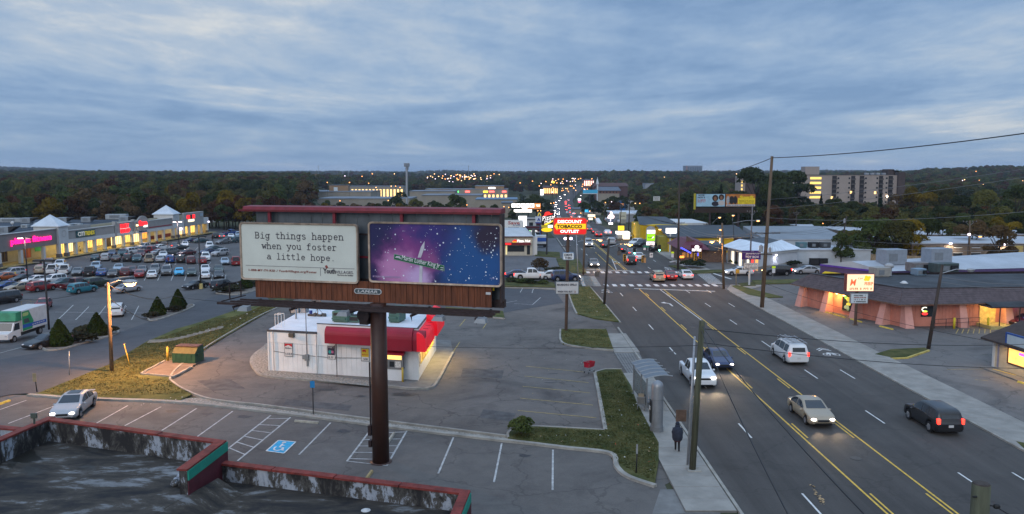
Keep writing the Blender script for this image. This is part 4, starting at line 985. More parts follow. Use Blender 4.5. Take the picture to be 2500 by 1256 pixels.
# strip mall on the left
MG=M('mall_stucco',(.3,.295,.285),.85,.08,.4);MT=M('mall_taupe',(.215,.195,.185),.85,.08,.4)
MW=M('mall_white',(.52,.53,.53),.8,.06,.5);MCAP=M('mall_cap',(.42,.42,.41),.8,.08)
MROOF=M('mall_roof',(.03,.042,.058),.85,.25,.2);STONE=M('column_stone',(.14,.13,.13),.9,.3,3,.4)
MWALL=M('storefront_wall',(.42,.37,.26),.8,.1,.5);PMETAL=M('pyramid_metal',(.52,.56,.6),.45,.08,.6,metal=.2)
CURBY=M('mall_walk',(.27,.22,.1),.85,.2,.6)
mA=vE((-107.6,150.));mB=vE((-101.,265.));mdir=(mB-mA).normalized()
mang=math.atan2(mdir.y,mdir.x);MZ=-2.52
mall=thing('strip_mall','long low grey strip mall with lit storefronts and two white pyramid towers','shopping mall',(mA.x,mA.y,MZ),mang)
mm=Matrix.Translation((mA.x,mA.y,MZ))@Matrix.Rotation(mang,4,'Z');minv=mm.inverted()
def ml(px,py,back=0.):
 n=vE((-mdir.y,mdir.x))*back
 return minv@PV(px,py,(mA.x+n.x,mA.y+n.y),(mB.x+n.x,mB.y+n.y))
def mbox(name,x0,x1,y0,y1,z0,z1,mat,parent=None,lab=None):
 b=MB();b.box(x0,x1,y0,y1,z0,z1);o=b.bD(name,mat,parent or mall)
 if lab:o['label']=lab
 return o
zf0,zf1=3.25,6.6
s_t1a,s_t1b=ml(139,590).x,ml(163,590).x
s_c=ml(281,560).x;s_d=ml(327,560).x;s_t2a,s_t2b=ml(419,540).x,ml(434,540).x;s_e=ml(449,540).x;s_f=ml(496,540).x;s_g=ml(509,540).x
mbox('fascia',-30,s_t1a,0,.6,zf0,zf1+.2,MT,lab='taupe fascia behind the pink sign')
mbox('fascia',s_t1b,s_c,0,.6,zf0-.15,6.,MG);mbox('fascia_band',s_t1b,s_c,-.12,-.002,zf0-.15,4.,MW)
mbox('raised_parapet',s_t1b,ml(233,560).x,1.2,1.8,5.6,7.,MG)
mbox('fascia',s_c+.5,s_d-.4,0,.6,zf0-.15,6.5,MG);mbox('fascia_band',s_c+.5,s_d-.4,-.12,-.002,zf0-.15,3.9,MW)
mbox('fascia',s_d+.4,s_t2a,0,.6,zf0-.15,6.2,MG);mbox('fascia_band',s_d+.4,s_t2a,-.14,-.002,zf0-.15,3.9,MW);mbox('red_stripe',ml(358,560).x,s_t2a,-.05,-.004,4.15,4.45,M('stripe_red',(.25,.02,.035),.7,.1))
mbox('fascia',s_t2b,s_e,0,.6,zf0-.15,5.2,MW)
mbox('fascia',s_e,s_f,-.15,.6,zf0-.1,7.2,MG);mbox('fascia',s_f,s_g,0,.6,zf0-.1,5.2,MW)
for x0,x1,z in((s_c-.4,s_c+.5,7.1),(s_d-.4,s_d+.4,7.1)):mbox('pier',x0,x1,-.25,.6,zf0-.1,z,MG)
for(x0,x1,z)in((-30,s_t1a,zf1+.2),(s_t1b,s_c-.4,6.),(s_c+.5,s_d-.4,6.5),(s_d+.4,s_t2a,6.2),(s_e,s_f,7.2)):mbox('coping',x0,x1,-.2,.7,z+.003,z+.16,MCAP)
mb=MB();a0,a1=ml(333,550).x,ml(360,550).x;xc=(a0+a1)/2;hw=(a1-a0)/2
mb.prism([(a0,4.),(a1,4.)]+[(xc+hw*cO(R(t)),6.+1.9*sI(R(t)))for t in range(0,181,15)],-.3,-.01,axis='y');mb.bD('arched_gable',MG,mall)
for ta,tb in((s_t1a,s_t1b),(s_t2a,s_t2b)):
 w=tb-ta;d=5.5;k=mbox('tower',ta,tb,-.5,d,zf0,7.3,MW)
 mb=MB();e=.35;mb.add([(ta-e,-.5-e,7.3),(tb+e,-.5-e,7.3),(tb+e,d+e,7.3),(ta-e,d+e,7.3),(ta-e,-.5-e,7.5),(tb+e,-.5-e,7.5),(tb+e,d+e,7.5),(ta-e,d+e,7.5),((ta+tb)/2,d/2-.25,10.1)],[(3,2,1,0),(0,1,5,4),(1,2,6,5),(2,3,7,6),(3,0,4,7),(4,5,8),(5,6,8),(6,7,8),(7,4,8)]);mb.bD('pyramid_roof',PMETAL,mall)
 mb=MB();xm_=(ta+tb)/2+.1
 for k in range(20):
  t0,t1=R(18*k),R(18*k+18);mb.add([(xm_+.85*cO(t0),-.58,5.6+.85*sI(t0)),(xm_+.85*cO(t1),-.58,5.6+.85*sI(t1)),(xm_+.65*cO(t1),-.58,5.6+.65*sI(t1)),(xm_+.65*cO(t0),-.58,5.6+.65*sI(t0))],[(0,1,2,3)])
 mb.bD('tower_roundel',MCAP,mall)
 for x in(ta+.05,tb-.75):
  mbox('column',x,x+.7,-.45,.25,0,zf0,MW);mbox('column_base',x-.12,x+.82,-.57,.37,0,1.,STONE)
for px,py,st_b in((2,652,1),(54.6,641.5,0),(110,634,0),(188,622,0),(212,617.5,0),(234,615.4,0),(259,612,0),(281,607,1),(304,603,0),(325,600,1),(346,596,0),(366,591.6,0),(383.6,588.5,0),(401.6,585,0),(451,578,1),(463.6,576,0),(481.6,572,0),(493,571,0),(508,568.7,1)):
 x=ml(px,py).x;c=mbox('column',x-.35,x+.35,-.05,.6,0,zf0-.16,MW)
 mbox('column_base',x-.42,x+.42,-.12,.67,0,.9 if st_b else .25,STONE)
mbox('canopy_soffit',-30,s_g,.62,4.5,zf0-.1,zf0,M('soffit',(.55,.48,.34),.8,.05))
mbox('back_wall',-30,s_g,4.4,4.8,0,6.4,MWALL)
mbox('roof',-30,s_t2a+2,4.8,46,5.2,5.6,MROOF);mbox('roof',s_t2a+2,s_g,4.8,20,4.4,4.8,MROOF)
mbox('rear_parapet',-30,s_t2a+2,45.6,46.2,5.6,6.3,MROOF);mbox('end_wall',s_g-.4,s_g,.62,20,0,4.4,MWALL)
for y,z in((16,5.62),(30,5.62)):mbox('roof_seam',-30,s_t2a,y,y+.3,z,z+.05,M('seam_grey',(.1,.12,.14),.8,.1))
mbox('walkway',-30,s_g+3,-1.4,4.4,-.02,.14,CURBY)
WIN=M('storefront_glass',(.9,.6,.2),.3,0,emit=(1.,.58,.14),es=1.25,col2=(.3,.15,.03),scale=1.1,detail=8)
WINW=M('storefront_glass_pale',(.9,.7,.4),.3,0,emit=(1.,.7,.32),es=1.5,col2=(.4,.22,.08),scale=1.4,detail=8)
WIND=M('storefront_dark',(.05,.035,.03),.3,.4,1.5);WINR=M('storefront_red',(.14,.035,.02),.4,.3,1.5,emit=(.5,.1,.03),es=.25)
BRN=M('mullion',(.18,.13,.06),.6,.1)
def front(px0,px1,z0,z1,mat,name='shop_window',n=3):
 x0,x1=ml(px0,610,4.2).x,ml(px1,600,4.2).x;o=mbox(name,x0,x1,4.3,4.39,z0,z1,mat)
 b=MB()
 for k in range(n+1):xx=x0+(x1-x0)*k/n;b.box(xx-.06,xx+.06,4.24,4.298,z0,z1)
 b.box(x0,x1,4.24,4.297,z1-.1,z1+.05);b.bD('window_frame',BRN,o)
front(4,17,.5,2.9,WIND,n=2);front(60,75,.6,2.9,WINR,n=2);front(140,158,0.,2.9,WIN,'glass_door',4);front(163,183,.4,3.,WINW,n=5)
front(216,234,.6,3.,WIN,n=5);front(238,258,.8,3.,WIN,n=6);front(262,272,.1,2.9,WIND,'glass_door',2);front(272,300,.3,3.,WINW,n=6);front(304,320,.5,3.,WIN,n=4)
front(328,346,.2,3.,WINW,n=4);front(348,362,.8,3.,M('storefront_orange',(.8,.3,.05),.4,0,emit=(1.,.36,.06),es=1.3,col2=(.35,.08,.02),scale=1.5),n=4);front(440,450,.3,2.9,WINW,n=3);front(455,463,.3,2.9,WIN,n=3);front(468,480,.3,2.9,WIN,n=3)
mbox('red_wainscot',ml(368,590,4.2).x,ml(418,585,4.2).x,4.28,4.39,0,1.2,M('wainscot_red',(.11,.018,.02),.8,.2))
mbox('wall_banner',ml(86,600,4.2).x,ml(104,600,4.2).x,4.3,4.38,1.7,2.7,M('banner_green',(.03,.2,.06),.7,.2,emit=(.05,.4,.1),es=.15))
TUBE=glow('soffit_lamp',(1.,.78,.3),7.)
k=0;x=-6
while x<s_g-1:
 mbox('soffit_lamp',x-.5,x+.5,2.2,2.5,zf0-.16,zf0-.101,TUBE);x+=5.2
def area(name,x,y,z,sx_,sy_,e,col,parent):
 l=bpy.data.lights.new(name,'AREA');l.shape='RECTANGLE';l.size=sx_;l.size_y=sy_;l.energy=e;l.color=col
 o=bpy.data.objects.new(name,l);COL.objects.link(o);o.parent=parent;o.location=(x,y,z);return o
for x0,x1,e in((-6,s_t1a,150),(s_t1a,s_c,420),(s_c,s_d,260),(s_d,s_t2a,230),(s_t2a,s_g,260)):
 area('soffit_light',(x0+x1)/2,2.6,zf0-.2,x1-x0,2.,e,(1.,.74,.26),mall)
PINK=glow('sign_pink',(1.,.01,.22),1.5);SRED=glow('sign_red',(1.,.015,.02),1.6);SWH=glow('sign_white',(1.,.95,.85),1.5)
a,b=ml(24,600),ml(123,575);text(mall,'planet fitness',b.x-a.x,1.75,(a.x+b.x)/2,-.25,5.,PINK,bold=.03,ext=.06,name='sign_lettering')
a,b=ml(185,580),ml(231,570);sg=mbox('sign_board',a.x,b.x,-.2,-.06,4.2,5.75,M('board_teal',(.006,.075,.085),.5,.1));w=b.x-a.x
text(sg,'CITI',w*.34,1.05,a.x+w*.24,-.24,4.98,M('sign_pale',(.62,.62,.58),.5,0,emit=(1,1,.9),es=.15),bold=.02,ext=.03);text(sg,'TRENDS',w*.52,1.05,a.x+w*.69,-.24,4.98,M('sign_gold',(.55,.45,.03),.5,0,emit=(1,.8,.05),es=.15),bold=.02,ext=.03)
a,b=ml(293,560),ml(316,555);w=b.x-a.x;xc=(a.x+b.x)/2
scrib(mall,w,1.15,xc,-.06,5.6,SRED,.14,False,'sign_lettering');scrib(mall,w,1.05,xc+.1,-.06,4.35,SRED,.14,False,'sign_lettering');mbox('sign_strip',a.x,b.x,-.1,-.005,4.98,5.,SWH)
a,b=ml(336,550),ml(356,548);w=b.x-a.x;xc=(a.x+b.x)/2
text(mall,'Save',w,1.45,xc,-.42,5.9,SRED,bold=.06,ext=.06,name='sign_lettering');text(mall,'A LOT',w*.5,.6,xc+w*.3,-.42,4.95,SWH,ext=.04,name='sign_lettering')
text(mall,'food stores',w*.95,.55,xc+.1,-.2,3.6,M('sign_navy',(.02,.03,.12),.6,0),bold=.03,ext=.04,name='sign_lettering')
a,b=ml(455,536),ml(474,534);w=b.x-a.x;xc=(a.x+b.x)/2
sg=mbox('sign_board',a.x,a.x+w*.36,-.3,-.16,5.5,6.6,SRED);mbox('sign_board',b.x-w*.32,b.x,-.3,-.16,5.5,6.6,SRED);mbox('sign_board',a.x+w*.36,b.x-w*.32,-.28,-.16,5.5,6.6,WIND);mbox('sign_board',a.x+w*.15,b.x-w*.1,-.3,-.16,4.5,5.2,glow('sign_cream',(1.,.85,.55),1.2))
mbox('sign_board',ml(487,535).x,ml(494,534).x,-.25,-.16,5.9,6.8,M('board_blue_pale',(.3,.38,.46),.6,.1))
for px0,px1 in((420,423),(433,437),(438,441),(442,447)):mbox('window_sign',ml(px0,565,1).x,ml(px1,565,1).x,.7,.8,2.2,2.9,glow('sign_violet_white',(.85,.8,1.),3.))
mbox('wall_lamp',s_g-.4,s_g,-.35,-.02,3.5,3.9,glow('lamp_cool',(.9,.82,1.),3));mbox('wall_lamp',ml(334,555).x-.3,ml(334,555).x+.1,-.4,-.02,5.2,5.6,glow('lamp_warm_wall',(1.,.75,.35),3))
area('wall_lamp_light',ml(334,555).x-.5,-.8,5.2,.5,.5,40,(1,.7,.3),mall).rotation_euler=(R(-40),0,0)
def roof_unit(px,py,w,d,h,lab,mat=None,hood=True):
 p=PZ(px,py,MZ+5.6);a=thing('rooftop_unit',lab,'air conditioner',(p.x,p.y,MZ+5.6),mang-R(80),'units on the mall roof')
 b=MB();b.box(-w/2,w/2,-d/2,d/2,.1,h,bev=.05);b.box(-w/2+.1,w/2-.1,-d/2+.1,d/2-.1,0,.1);b.bD('cabinet',mat or GREYM,a)
 if hood:
  b=MB();b.add([(w/2,-d/2,h),(w/2,d/2,h),(w/2+w*.6,-d/2,h),(w/2+w*.6,d/2,h),(w/2,-d/2,h*.3),(w/2,d/2,h*.3)],[(0,2,3,1),(2,4,5,3),(0,4,2),(1,3,5),(0,1,5,4)]);b.bD('hood',FAN,a)
 b=MB();b.box(-w*.3,w*.2,-d/2-.03,-d/2,h*.3,h*.8);b.bD('access_panel',M('panel_grey',(.16,.18,.2),.6,.1),a)
for(px,py,w,d,h,lab,hd)in((28,543,7,2,1.2,'long pale rooftop unit farthest left on the mall roof',0),(66,545,2.6,2.2,1.5,'grey rooftop unit with slanted hood left of the first pyramid',1),(62,557,1.6,1.4,.9,'small teal vent unit on the mall roof above the pink sign',0),(98,556,2.2,2,1.3,'pale curb box beside the first pyramid',0),(155,544,2.6,2.2,1.5,'grey rooftop unit with slanted hood right of the first pyramid',1),(168,555,1.8,1.4,.9,'low vent unit behind the teal store sign',0),(187,554,2.6,1.6,.9,'weathered low unit behind the teal store sign',0),(213,543,2.6,2.2,1.5,'grey rooftop unit with slanted hood in mid roof',1),(286,536,6,2.4,1.6,'long pale rooftop unit at the far end of the mall roof',0),(305,543,2.6,2.2,1.7,'grey rooftop unit behind the red lettering',1),(10,572,3,2.4,1.8,'boxy rooftop unit close behind the left fascia',1)):
 roof_unit(px,py,w,d,h,lab,M('unit_pale',(.3,.33,.35),.6,.15)if not hd else None,hd)
q=PZ(31,549,MZ+6);o=MB().cyl((0,0,0),(0,0,.6),.05,n=6).ell((0,-.15,.9),(.5,.2,.45),12,6).bD('roof_dish',MW,None,True);o.location=(q.x,q.y,MZ+5.6);tag(o,'white round dish on the mall roof at far left','satellite dish')
def simple_house(name,label,px0,px1,pyb,pyt,Y,depth,wall,roofm,lit=0,cat='building',nwin=3,roof_h=1.2):
 a,b=PY(px0,pyb,Y),PY(px1,pyb,Y);z0=hf((a.x+b.x)/2,Y);zt=PY(px0,pyt,Y).z
 r=thing(name,label,cat,(a.x,Y,z0));w=b.x-a.x;h=zt-z0
 bX((0,w,0,depth,0,h),'wall',wall,r)
 mb=MB();mb.box(-.3,w+.3,-.3,depth+.3,h+.002,h+.25)
 mb.bD('roof',roofm,r)
 if roof_h>0:
  bX((-.15,w+.15,-.15,.1,h+.25,h+.25+roof_h*.4),'parapet',wall,r)
 for k in range(nwin):
  x=w*(k+.5)/nwin;ww=min(1.6,w/nwin*.55)
  wn_=MB();wn_.box(x-ww/2,x+ww/2,-.06,-.002,h*.35,h*.75);o=wn_.bD('window',WIN if lit else GLS,r)
  f=MB();f.box(x-ww/2-.08,x+ww/2+.08,-.09,-.061,h*.75,h*.8);f.box(x-ww/2-.08,x+ww/2+.08,-.1,-.061,h*.31,h*.35);f.bD('sill',MW,o)
 return r,w,h
simple_house('white_house','white building glimpsed through trees beyond the far end of the mall',428,530,545,514,330,10,MW,MROOF,0)
# signs on poles
class Sign:
 def __init__(s,name,label,base,Y=None,cat='sign',group=None):
  p=G(*base)if Y is None else PY(base[0],base[1],Y);z=hf(p.x,p.y)if Y else p.z
  s.p=vE((p.x,p.y,z));s.root=thing(name,label,cat,s.p,0,group)
 def at(s,px,py,dy=0.):q=PY(px,py,s.p.y+dy);return vE((q.x-s.p.x,dy,q.z-s.p.z))
 def box(s,px0,py0,px1,py1,y0,y1,mat,name,parent=None,lab=None,r=0):
  a,b=s.at(px0,py1),s.at(px1,py0);mb=MB()
  if r:mb.prism([(x+(a.x+b.x)/2,z+(a.z+b.z)/2)for x,z in rrect(b.x-a.x,b.z-a.z,r)],y0,y1,axis='y')
  else:mb.box(a.x,b.x,y0,y1,a.z,b.z)
  o=mb.bD(name,mat,parent or s.root)
  if lab:o['label']=lab
  return o
 def poly(s,pts,y0,y1,mat,name,parent=None):
  q=[s.at(*p)for p in pts];mb=MB();mb.prism([(v.x,v.z)for v in q],y0,y1,axis='y');return mb.bD(name,mat,parent or s.root)
 def pole(s,px,pyt,r,mat,dy=0.,name='pole',n=10,pxb=None):
  t=s.at(px,pyt);x0=0 if pxb is None else s.at(pxb,pyt).x;mb=MB();mb.cyl((x0,dy,-.05),(t.x,dy,t.z),r,n=n);mb.cyl((x0,dy,0),(x0,dy,.06),r*2,n=n);return mb.bD(name,mat,s.root)
 def scrib(s,px0,py0,px1,py1,y,mat,parent=None,**k):
  a,b=s.at(px0,py1),s.at(px1,py0);return scrib(parent or s.root,b.x-a.x,b.z-a.z,(a.x+b.x)/2,y,(a.z+b.z)/2,mat,**k)
 def text(s,str_,px0,py0,px1,py1,y,mat,parent=None,**k):
  a,b=s.at(px0,py1),s.at(px1,py0);return text(parent or s.root,str_,b.x-a.x,b.z-a.z,(a.x+b.x)/2,y,(a.z+b.z)/2,mat,**k)
POLEB=M('sign_pole_brown',(.075,.045,.03),.6,.2);POLED=M('sign_pole_dark',(.025,.025,.03),.6,.15);POLEBL=M('sign_pole_blue',(.015,.06,.18),.5,.1)
GALV=M('galvanised',(.32,.33,.35),.45,.12,4,metal=.4)
s=Sign('tobacco_sign','red lit store sign with yellow arrow above a marquee board on a brown pole',(1382,810))
s.pole(1387,573,.17,POLEB)
cab=s.box(1350,531.5,1432.5,573.5,-.35,.35,M('tob_rim',(.45,.16,.08),.5,.1),'sign_cabinet',r=.28,lab='red cabinet with white and black lettering')
s.box(1352,533.5,1430.5,571.5,-.37,-.351,M('tob_red',(.6,.02,.02),.5,0.,emit=(.75,.006,.006),es=.5),'sign_face',cab,r=.24)
s.poly([(1352.5,552.5),(1360,542.5),(1360,546.5),(1429.5,546.5),(1429.5,559),(1360,559),(1360,563)][::-1],-.385,-.372,M('tob_yellow',(.8,.5,.02),.5,0,emit=(1.,.58,.01),es=.5),'sign_arrow',cab)
TW=glow('tob_white',(1.,.92,.82),.8)
s.text('DISCOUNT',1361,537,1420,545,-.38,TW,cab,bold=.045);s.text('TOBACCO',1359,548.5,1420.5,557.5,-.395,M('tob_black',(.012,.01,.008),.6,0),cab,bold=.045);s.text('OUTLET',1367,561,1413,568.5,-.38,TW,cab,bold=.045)
d=s.box(1373.5,616.5,1401.5,635,-.2,.2,M('dt_rim',(.16,.24,.34),.5,.1),'drive_cabinet',r=.1)
s.box(1375,618,1400,633.5,-.212,-.201,M('dt_face',(.58,.62,.64),.5,.05,emit=(.8,.88,.95),es=.08),'drive_face',d,r=.08)
s.text('DRIVE',1377.5,619.5,1397,625.5,-.225,INK,d,bold=.04);s.text('THRU',1378.5,627,1396.5,632.5,-.225,INK,d,bold=.04)
b=s.box(1356,687,1413,718,-.22,0.,M('mq_rim',(.12,.14,.15),.5,.1),'marquee_board',lab='white changeable letter board under the store sign')
s.box(1357.5,688.5,1411.5,716.5,-.232,-.221,M('mq_face',(.5,.51,.51),.6,.08,1),'marquee_face',b)
s.text('MARBORO SPELD',1360,692.5,1408,697.5,-.245,INK,b,bold=.03,space=1.2);s.text('WHEN YOU BUY',1361,709.5,1397,714,-.245,INK,b,bold=.03,space=1.2);s.text('2',1402,709.5,1405,714,-.245,INKR,b,bold=.03)
s=Sign('pizza_pole_sign','black lit pizza restaurant sign with red hat above a yellow oval',(1334.6,623.5))
s.pole(1335.5,568,.16,POLED)
c=s.box(1321.5,515,1351.8,549.5,-.4,.4,M('ph_black',(.01,.009,.01),.4,0),'sign_cabinet')
RED2=glow('ph_red',(.85,.03,.02),.55)
s.poly([(1322.5,530.5),(1328.5,525.5),(1330,519.5),(1334.5,517),(1341,517),(1344,521.5),(1350.5,521),(1346,524.5),(1338,525.5),(1328,528.5)],-.42,-.401,RED2,'printed_hat',c)
PWHT=glow('ph_white',(1.,.95,.9),.7)
o=s.text('Pizza',1323,526.5,1351,537,-.43,PWHT,c,bold=0.,shear=.25);o.rotation_euler=(0,R(-12),0)
o=s.text('Hut',1328.5,536.5,1346,544.5,-.43,PWHT,c,bold=0.,shear=.25);o.rotation_euler=(0,R(-12),0)
s.poly([(1329,549.5),(1329,547.5),(1351,537.5),(1351.5,540),(1334,549.5)][::-1],-.42,-.401,glow('ph_yellow',(1.,.62,.02),.9),'printed_stroke',c)
d=s.box(1322,550,1337,556,-.3,.3,M('ph_olive',(.3,.26,.02),.5,0,emit=(.5,.4,.02),es=.3),'delivery_panel');s.box(1338,550,1349,556,-.3,.3,glow('ph_greenwhite',(.75,1.,.85),1.4),'delivery_panel')
q=s.at(1335,561.6);MB().prism([(q.x+1.15*cO(R(t)),q.z+.42*sI(R(t)))for t in range(0,360,18)],-.3,.3,axis='y').bD('oval_panel',M('ph_oval',(.75,.5,.01),.5,0,emit=(1.,.62,.01),es=.6),s.root)
CREAM=M('pizza_wall',(.42,.39,.32),.8,.08)
s=Sign('pizza_restaurant','cream pizza restaurant with red awning band and lit sign, right of the billboard',(1235,624.5),cat='restaurant')
Y0=s.p.y
w0=s.at(1175,624).x;w1=s.at(1300,624).x;hz_=s.at(1300,576).z
bX((w0,w1,0,14,0,hz_),'wall',CREAM,s.root)
bX((w1,w1+1.,.5,14,0,hz_-.3),'side_wing',MW,s.root)
MB().add([(w0-.3,-.5,hz_-.1),(w1+.2,-.5,hz_-.1),(w1-1.2,3.5,hz_+1.),(w0-.3,3.5,hz_+1.),(w1-1.2,10,hz_+1.),(w0-.3,10,hz_+1.)],[(0,1,2,3),(3,2,4,5),(1,4,2)]).bD('roof',M('pizza_roof',(.42,.45,.47),.5,.1,.6),s.root)
bX((w0,w1+.1,-.52,-.45,hz_-.25,hz_-.1),'fascia_trim',MAR,s.root)
s.box(1180,592.5,1295.5,598,-.7,-.01,M('pizza_band',(.16,.012,.018),.6,.1),'awning_band');s.box(1234,593,1248,597.5,-.73,-.705,glow('band_lit',(1.,.02,.02),.8),'lit_band_panel')
s.box(1239,600,1280,615,-.04,-.002,GLS,'window');s.box(1286.5,600,1294,622,-.04,-.002,GLS,'door');s.box(1234.5,600,1238,622,-.03,-.002,glow('pizza_lit_wall',(.9,.75,.35),.35),'lit_panel')
s.box(1299.5,564,1307,578,2.,3.4,M('chimney_grey',(.06,.075,.08),.7,.2),'chimney')
s.poly([(1250,590.5),(1255,586),(1259,585),(1262,588),(1261,590.5)][::-1],-.12,-.05,RED2,'sign_hat');s.box(1251,590.6,1261,591.6,-.12,-.05,glow('ph_yellow',(1,.6,.02)),'sign_stroke')
s.text('Pizza Hut',1262,585.3,1295,592,-.1,PWHT,bold=.03,shear=.2)
s=Sign('grocery_sign','white two tier grocery sign with red and blue lettering behind the pizza restaurant',(1255,600),195)
GSW=M('sign_offwhite',(.5,.52,.52),.6,.06,emit=(.9,.92,.9),es=.06)
for px in(1238,1272):s.pole(px,560,.14,POLEBL,pxb=px)
c=s.box(1232,538,1277,559.5,-.3,.3,GSW,'sign_cabinet');s.text('Save',1240,540,1269,548.5,-.32,M('txt_red',(.35,.1,.1),.6,0),c,bold=.03);s.text('a Lot',1253,546.5,1270,552,-.35,M('txt_blue',(.08,.14,.26),.6,0),c,bold=.02);s.text('food stores',1241,553.5,1267,557.5,-.32,M('txt_blue'),c,bold=.02)
for k in range(3):s.box(1232+k*15.3,560.5,1246+k*15.3,572,-.2,.2,GSW,'lower_panel')
s=Sign('storage_rental_sign','white letter boxes of a rental sign with orange panel above a lit bar',(1276,545),330)
for px in(1260,1290):s.pole(px,507,.2,POLED,pxb=px)
for k,ch in enumerate('UHAUL'):
 c=s.box(1249+k*11.3,497.5,1259+k*11.3,507,-.4,.4,glow('uh_white',(1.,.93,.86),1.35),'letter_box');s.text(ch,1251.5+k*11.3,499,1256.5+k*11.3,505.5,-.43,M('uh_txt',(.1,.06,.05),.6,0),c,bold=.05)
s.box(1305,497,1320,507,-.35,.35,M('uh_orange',(.5,.16,.03),.5,.1,emit=(1,.35,.08),es=.55),'price_panel');s.text("'60",1308.5,499.5,1318,505,-.39,glow('uh_white',(1,1,1)),bold=.03);s.box(1289,507.6,1320,511,-.3,.3,M('uh_orange2',(.35,.13,.04),.5,.1,emit=(1,.4,.15),es=.3),'lower_panel');s.box(1274,507.6,1288,510,-.3,.3,glow('uh_lit',(1.,.8,.6),1.2),'lower_panel')
c=s.box(1254.5,512,1298.5,519,-.35,.35,glow('uh_bar',(1.,.92,.84),1.2),'lit_bar');s.scrib(1263,513.5,1292,517.5,-.38,M('uh_txt2',(.55,.35,.28),.6,0),c)
s=Sign('tenant_sign','white lit stack of tenant panels right of the grocery sign',(1276,580),240)
s.pole(1276,556,.2,GALV);s.box(1266,528,1286,536,-.3,.3,glow('tn_white',(1.,.95,.92),1.3),'panel');s.box(1266.5,537,1286,543,-.3,.3,glow('tn_white',(1,1,1)),'panel');s.box(1278,544,1286,554.5,-.3,.3,glow('tn_white',(1,1,1)),'panel');s.box(1278,561,1284,567,-.2,.2,glow('tn_dim',(.9,.8,.6),.5),'panel')
s=Sign('market_sign','blue and white market sign on a blue pole behind the black pizza sign',(1319,598),190)
s.pole(1319,548,.15,POLEBL);c=s.box(1307,529,1322,542.5,-.3,.3,M('mk_white',(.45,.5,.58),.6,.05),'sign_cabinet');s.text('A',1311,532.5,1319.5,540.5,-.33,M('mk_blue',(.02,.06,.26),.6,0),c,bold=.05);s.box(1307,543,1322,545.5,-.3,.3,M('mk_blue'),'sign_stripe');s.box(1309,545.8,1321,548.5,-.25,.25,MAR,'sign_stripe')
s.poly([(1312.5,528),(1314,522.5),(1316,519.5),(1317.5,519.5),(1320,522.5),(1321.3,528),(1319.6,528),(1318.5,524),(1317,521.5),(1315.5,524),(1314.2,528)][::-1],-.1,.1,M('arch_yellow',(.5,.38,.04),.5,0,emit=(1,.75,.1),es=.25),'arch_mark')
simple_house('maroon_diner','maroon diner with lit green and white sign behind the pizza pole sign',1285,1323,592,560,200,9,MAR,EDGE,0,'restaurant',2)
s=Sign('diner_sign','small lit green and white sign on the maroon diner',(1303,566),199.6);s.root.location.z=PY(1303,568,199.6).z;s.p.z=s.root.location.z
s.scrib(1296,562.5,1313,566.5,-.1,PWHT,gaps=False);s.box(1292,562.5,1295.5,567,-.15,-.05,glow('dn_green',(.3,.8,.3),.7),'sign_mark')
simple_house('pale_shop','long pale grey shop behind the pizza restaurant signs',1288,1322,575,537,260,12,M('shop_pale',(.36,.38,.4),.8,.08),MROOF,0,'store',2)
s=Sign('round_top_sign','rounded tall tenant sign with white and lime lit panels by the road',(1588,615),176)
GT=M('rt_grey',(.3,.31,.32),.6,.1)
for px in(1582,1593):s.pole(px,600,.14,GALV,pxb=px)
q0,q1=s.at(1577.5,600),s.at(1599.5,562);mb=MB();xm_=(q0.x+q1.x)/2;hw=(q1.x-q0.x)/2
mb.prism([(q0.x,q0.z),(q1.x,q0.z)]+[(xm_+hw*cO(R(t)),q1.z+hw*.85*sI(R(t)))for t in range(0,181,15)],-.3,.3,axis='y');mb.bD('sign_cabinet',GT,s.root)
c=s.box(1579,562,1599,570.5,-.34,-.302,glow('rt_white',(1.,.95,.9),1.25),'panel');[s.scrib(1581,563.5+3.4*k,1597,566+3.4*k,-.36,M('rt_t',(.6,.4,.35),.6,0),c)for k in range(2)]
c=s.box(1578.5,572,1598.5,588,-.34,-.302,M('rt_lime',(.35,.75,.02),.5,0,emit=(.4,.95,.01),es=.45),'panel');s.scrib(1581,578.5,1593,582,-.36,M('rt_dg',(.05,.2,.02),.6,0),c);s.poly([(1589,583),(1595,577),(1596,580)][::-1],-.36,-.345,glow('rt_white',(1,1,1)),'mark',c)
c=s.box(1577.5,590.5,1597,598.5,-.34,-.302,glow('rt_pink',(1.,.85,.82),1.2),'panel');s.scrib(1580,593,1595,596.5,-.36,M('rt_r',(.6,.15,.15),.6,0),c)
s=Sign('blank_lit_sign','blank white lit box sign on a pale post before the yellow building',(1635,618),172)
s.pole(1637,569,.16,MW);s.box(1626,557.5,1651.5,570,-.3,.3,glow('bl_white',(1.,.95,.93),1.5),'sign_cabinet',r=.1);s.box(1625,556.8,1652,557.4,-.3,.3,GALV,'cap')
YELW=M('yellow_wall',(.55,.36,.012),.75,.08,.5);SLATE=M('slate_roof',(.06,.072,.084),.8,.15,.5)
a=PY(1588,600,178);b=PY(1870,600,178)
yb_=thing('yellow_building','wide yellow building with dark grey roofs and a white rear wall across the road','building',(PY(1632,600,172).x,172,0))
def yx(px,Y=172):return PY(px,600,Y).x-yb_.location.x
def yz(py,Y=172):return PY(1700,py,Y).z
bX((yx(1632),yx(1792),0,12,0,yz(578)),'wall',YELW,yb_)
MB().add([(yx(1632)-.3,-.4,yz(578)),(yx(1792)+4,-.4,yz(578)),(yx(1792)+4,14,yz(578)+1.6),(yx(1632)-.3,14,yz(578)+1.6),(yx(1632)-.3,-.4,yz(578)-.3),(yx(1792)+4,-.4,yz(578)-.3)],[(0,1,2,3),(4,5,1,0)]).bD('roof',SLATE,yb_)
Y2=196
def yx2(px):return PY(px,600,Y2).x-yb_.location.x
def yz2(py):return PY(1700,py,Y2).z
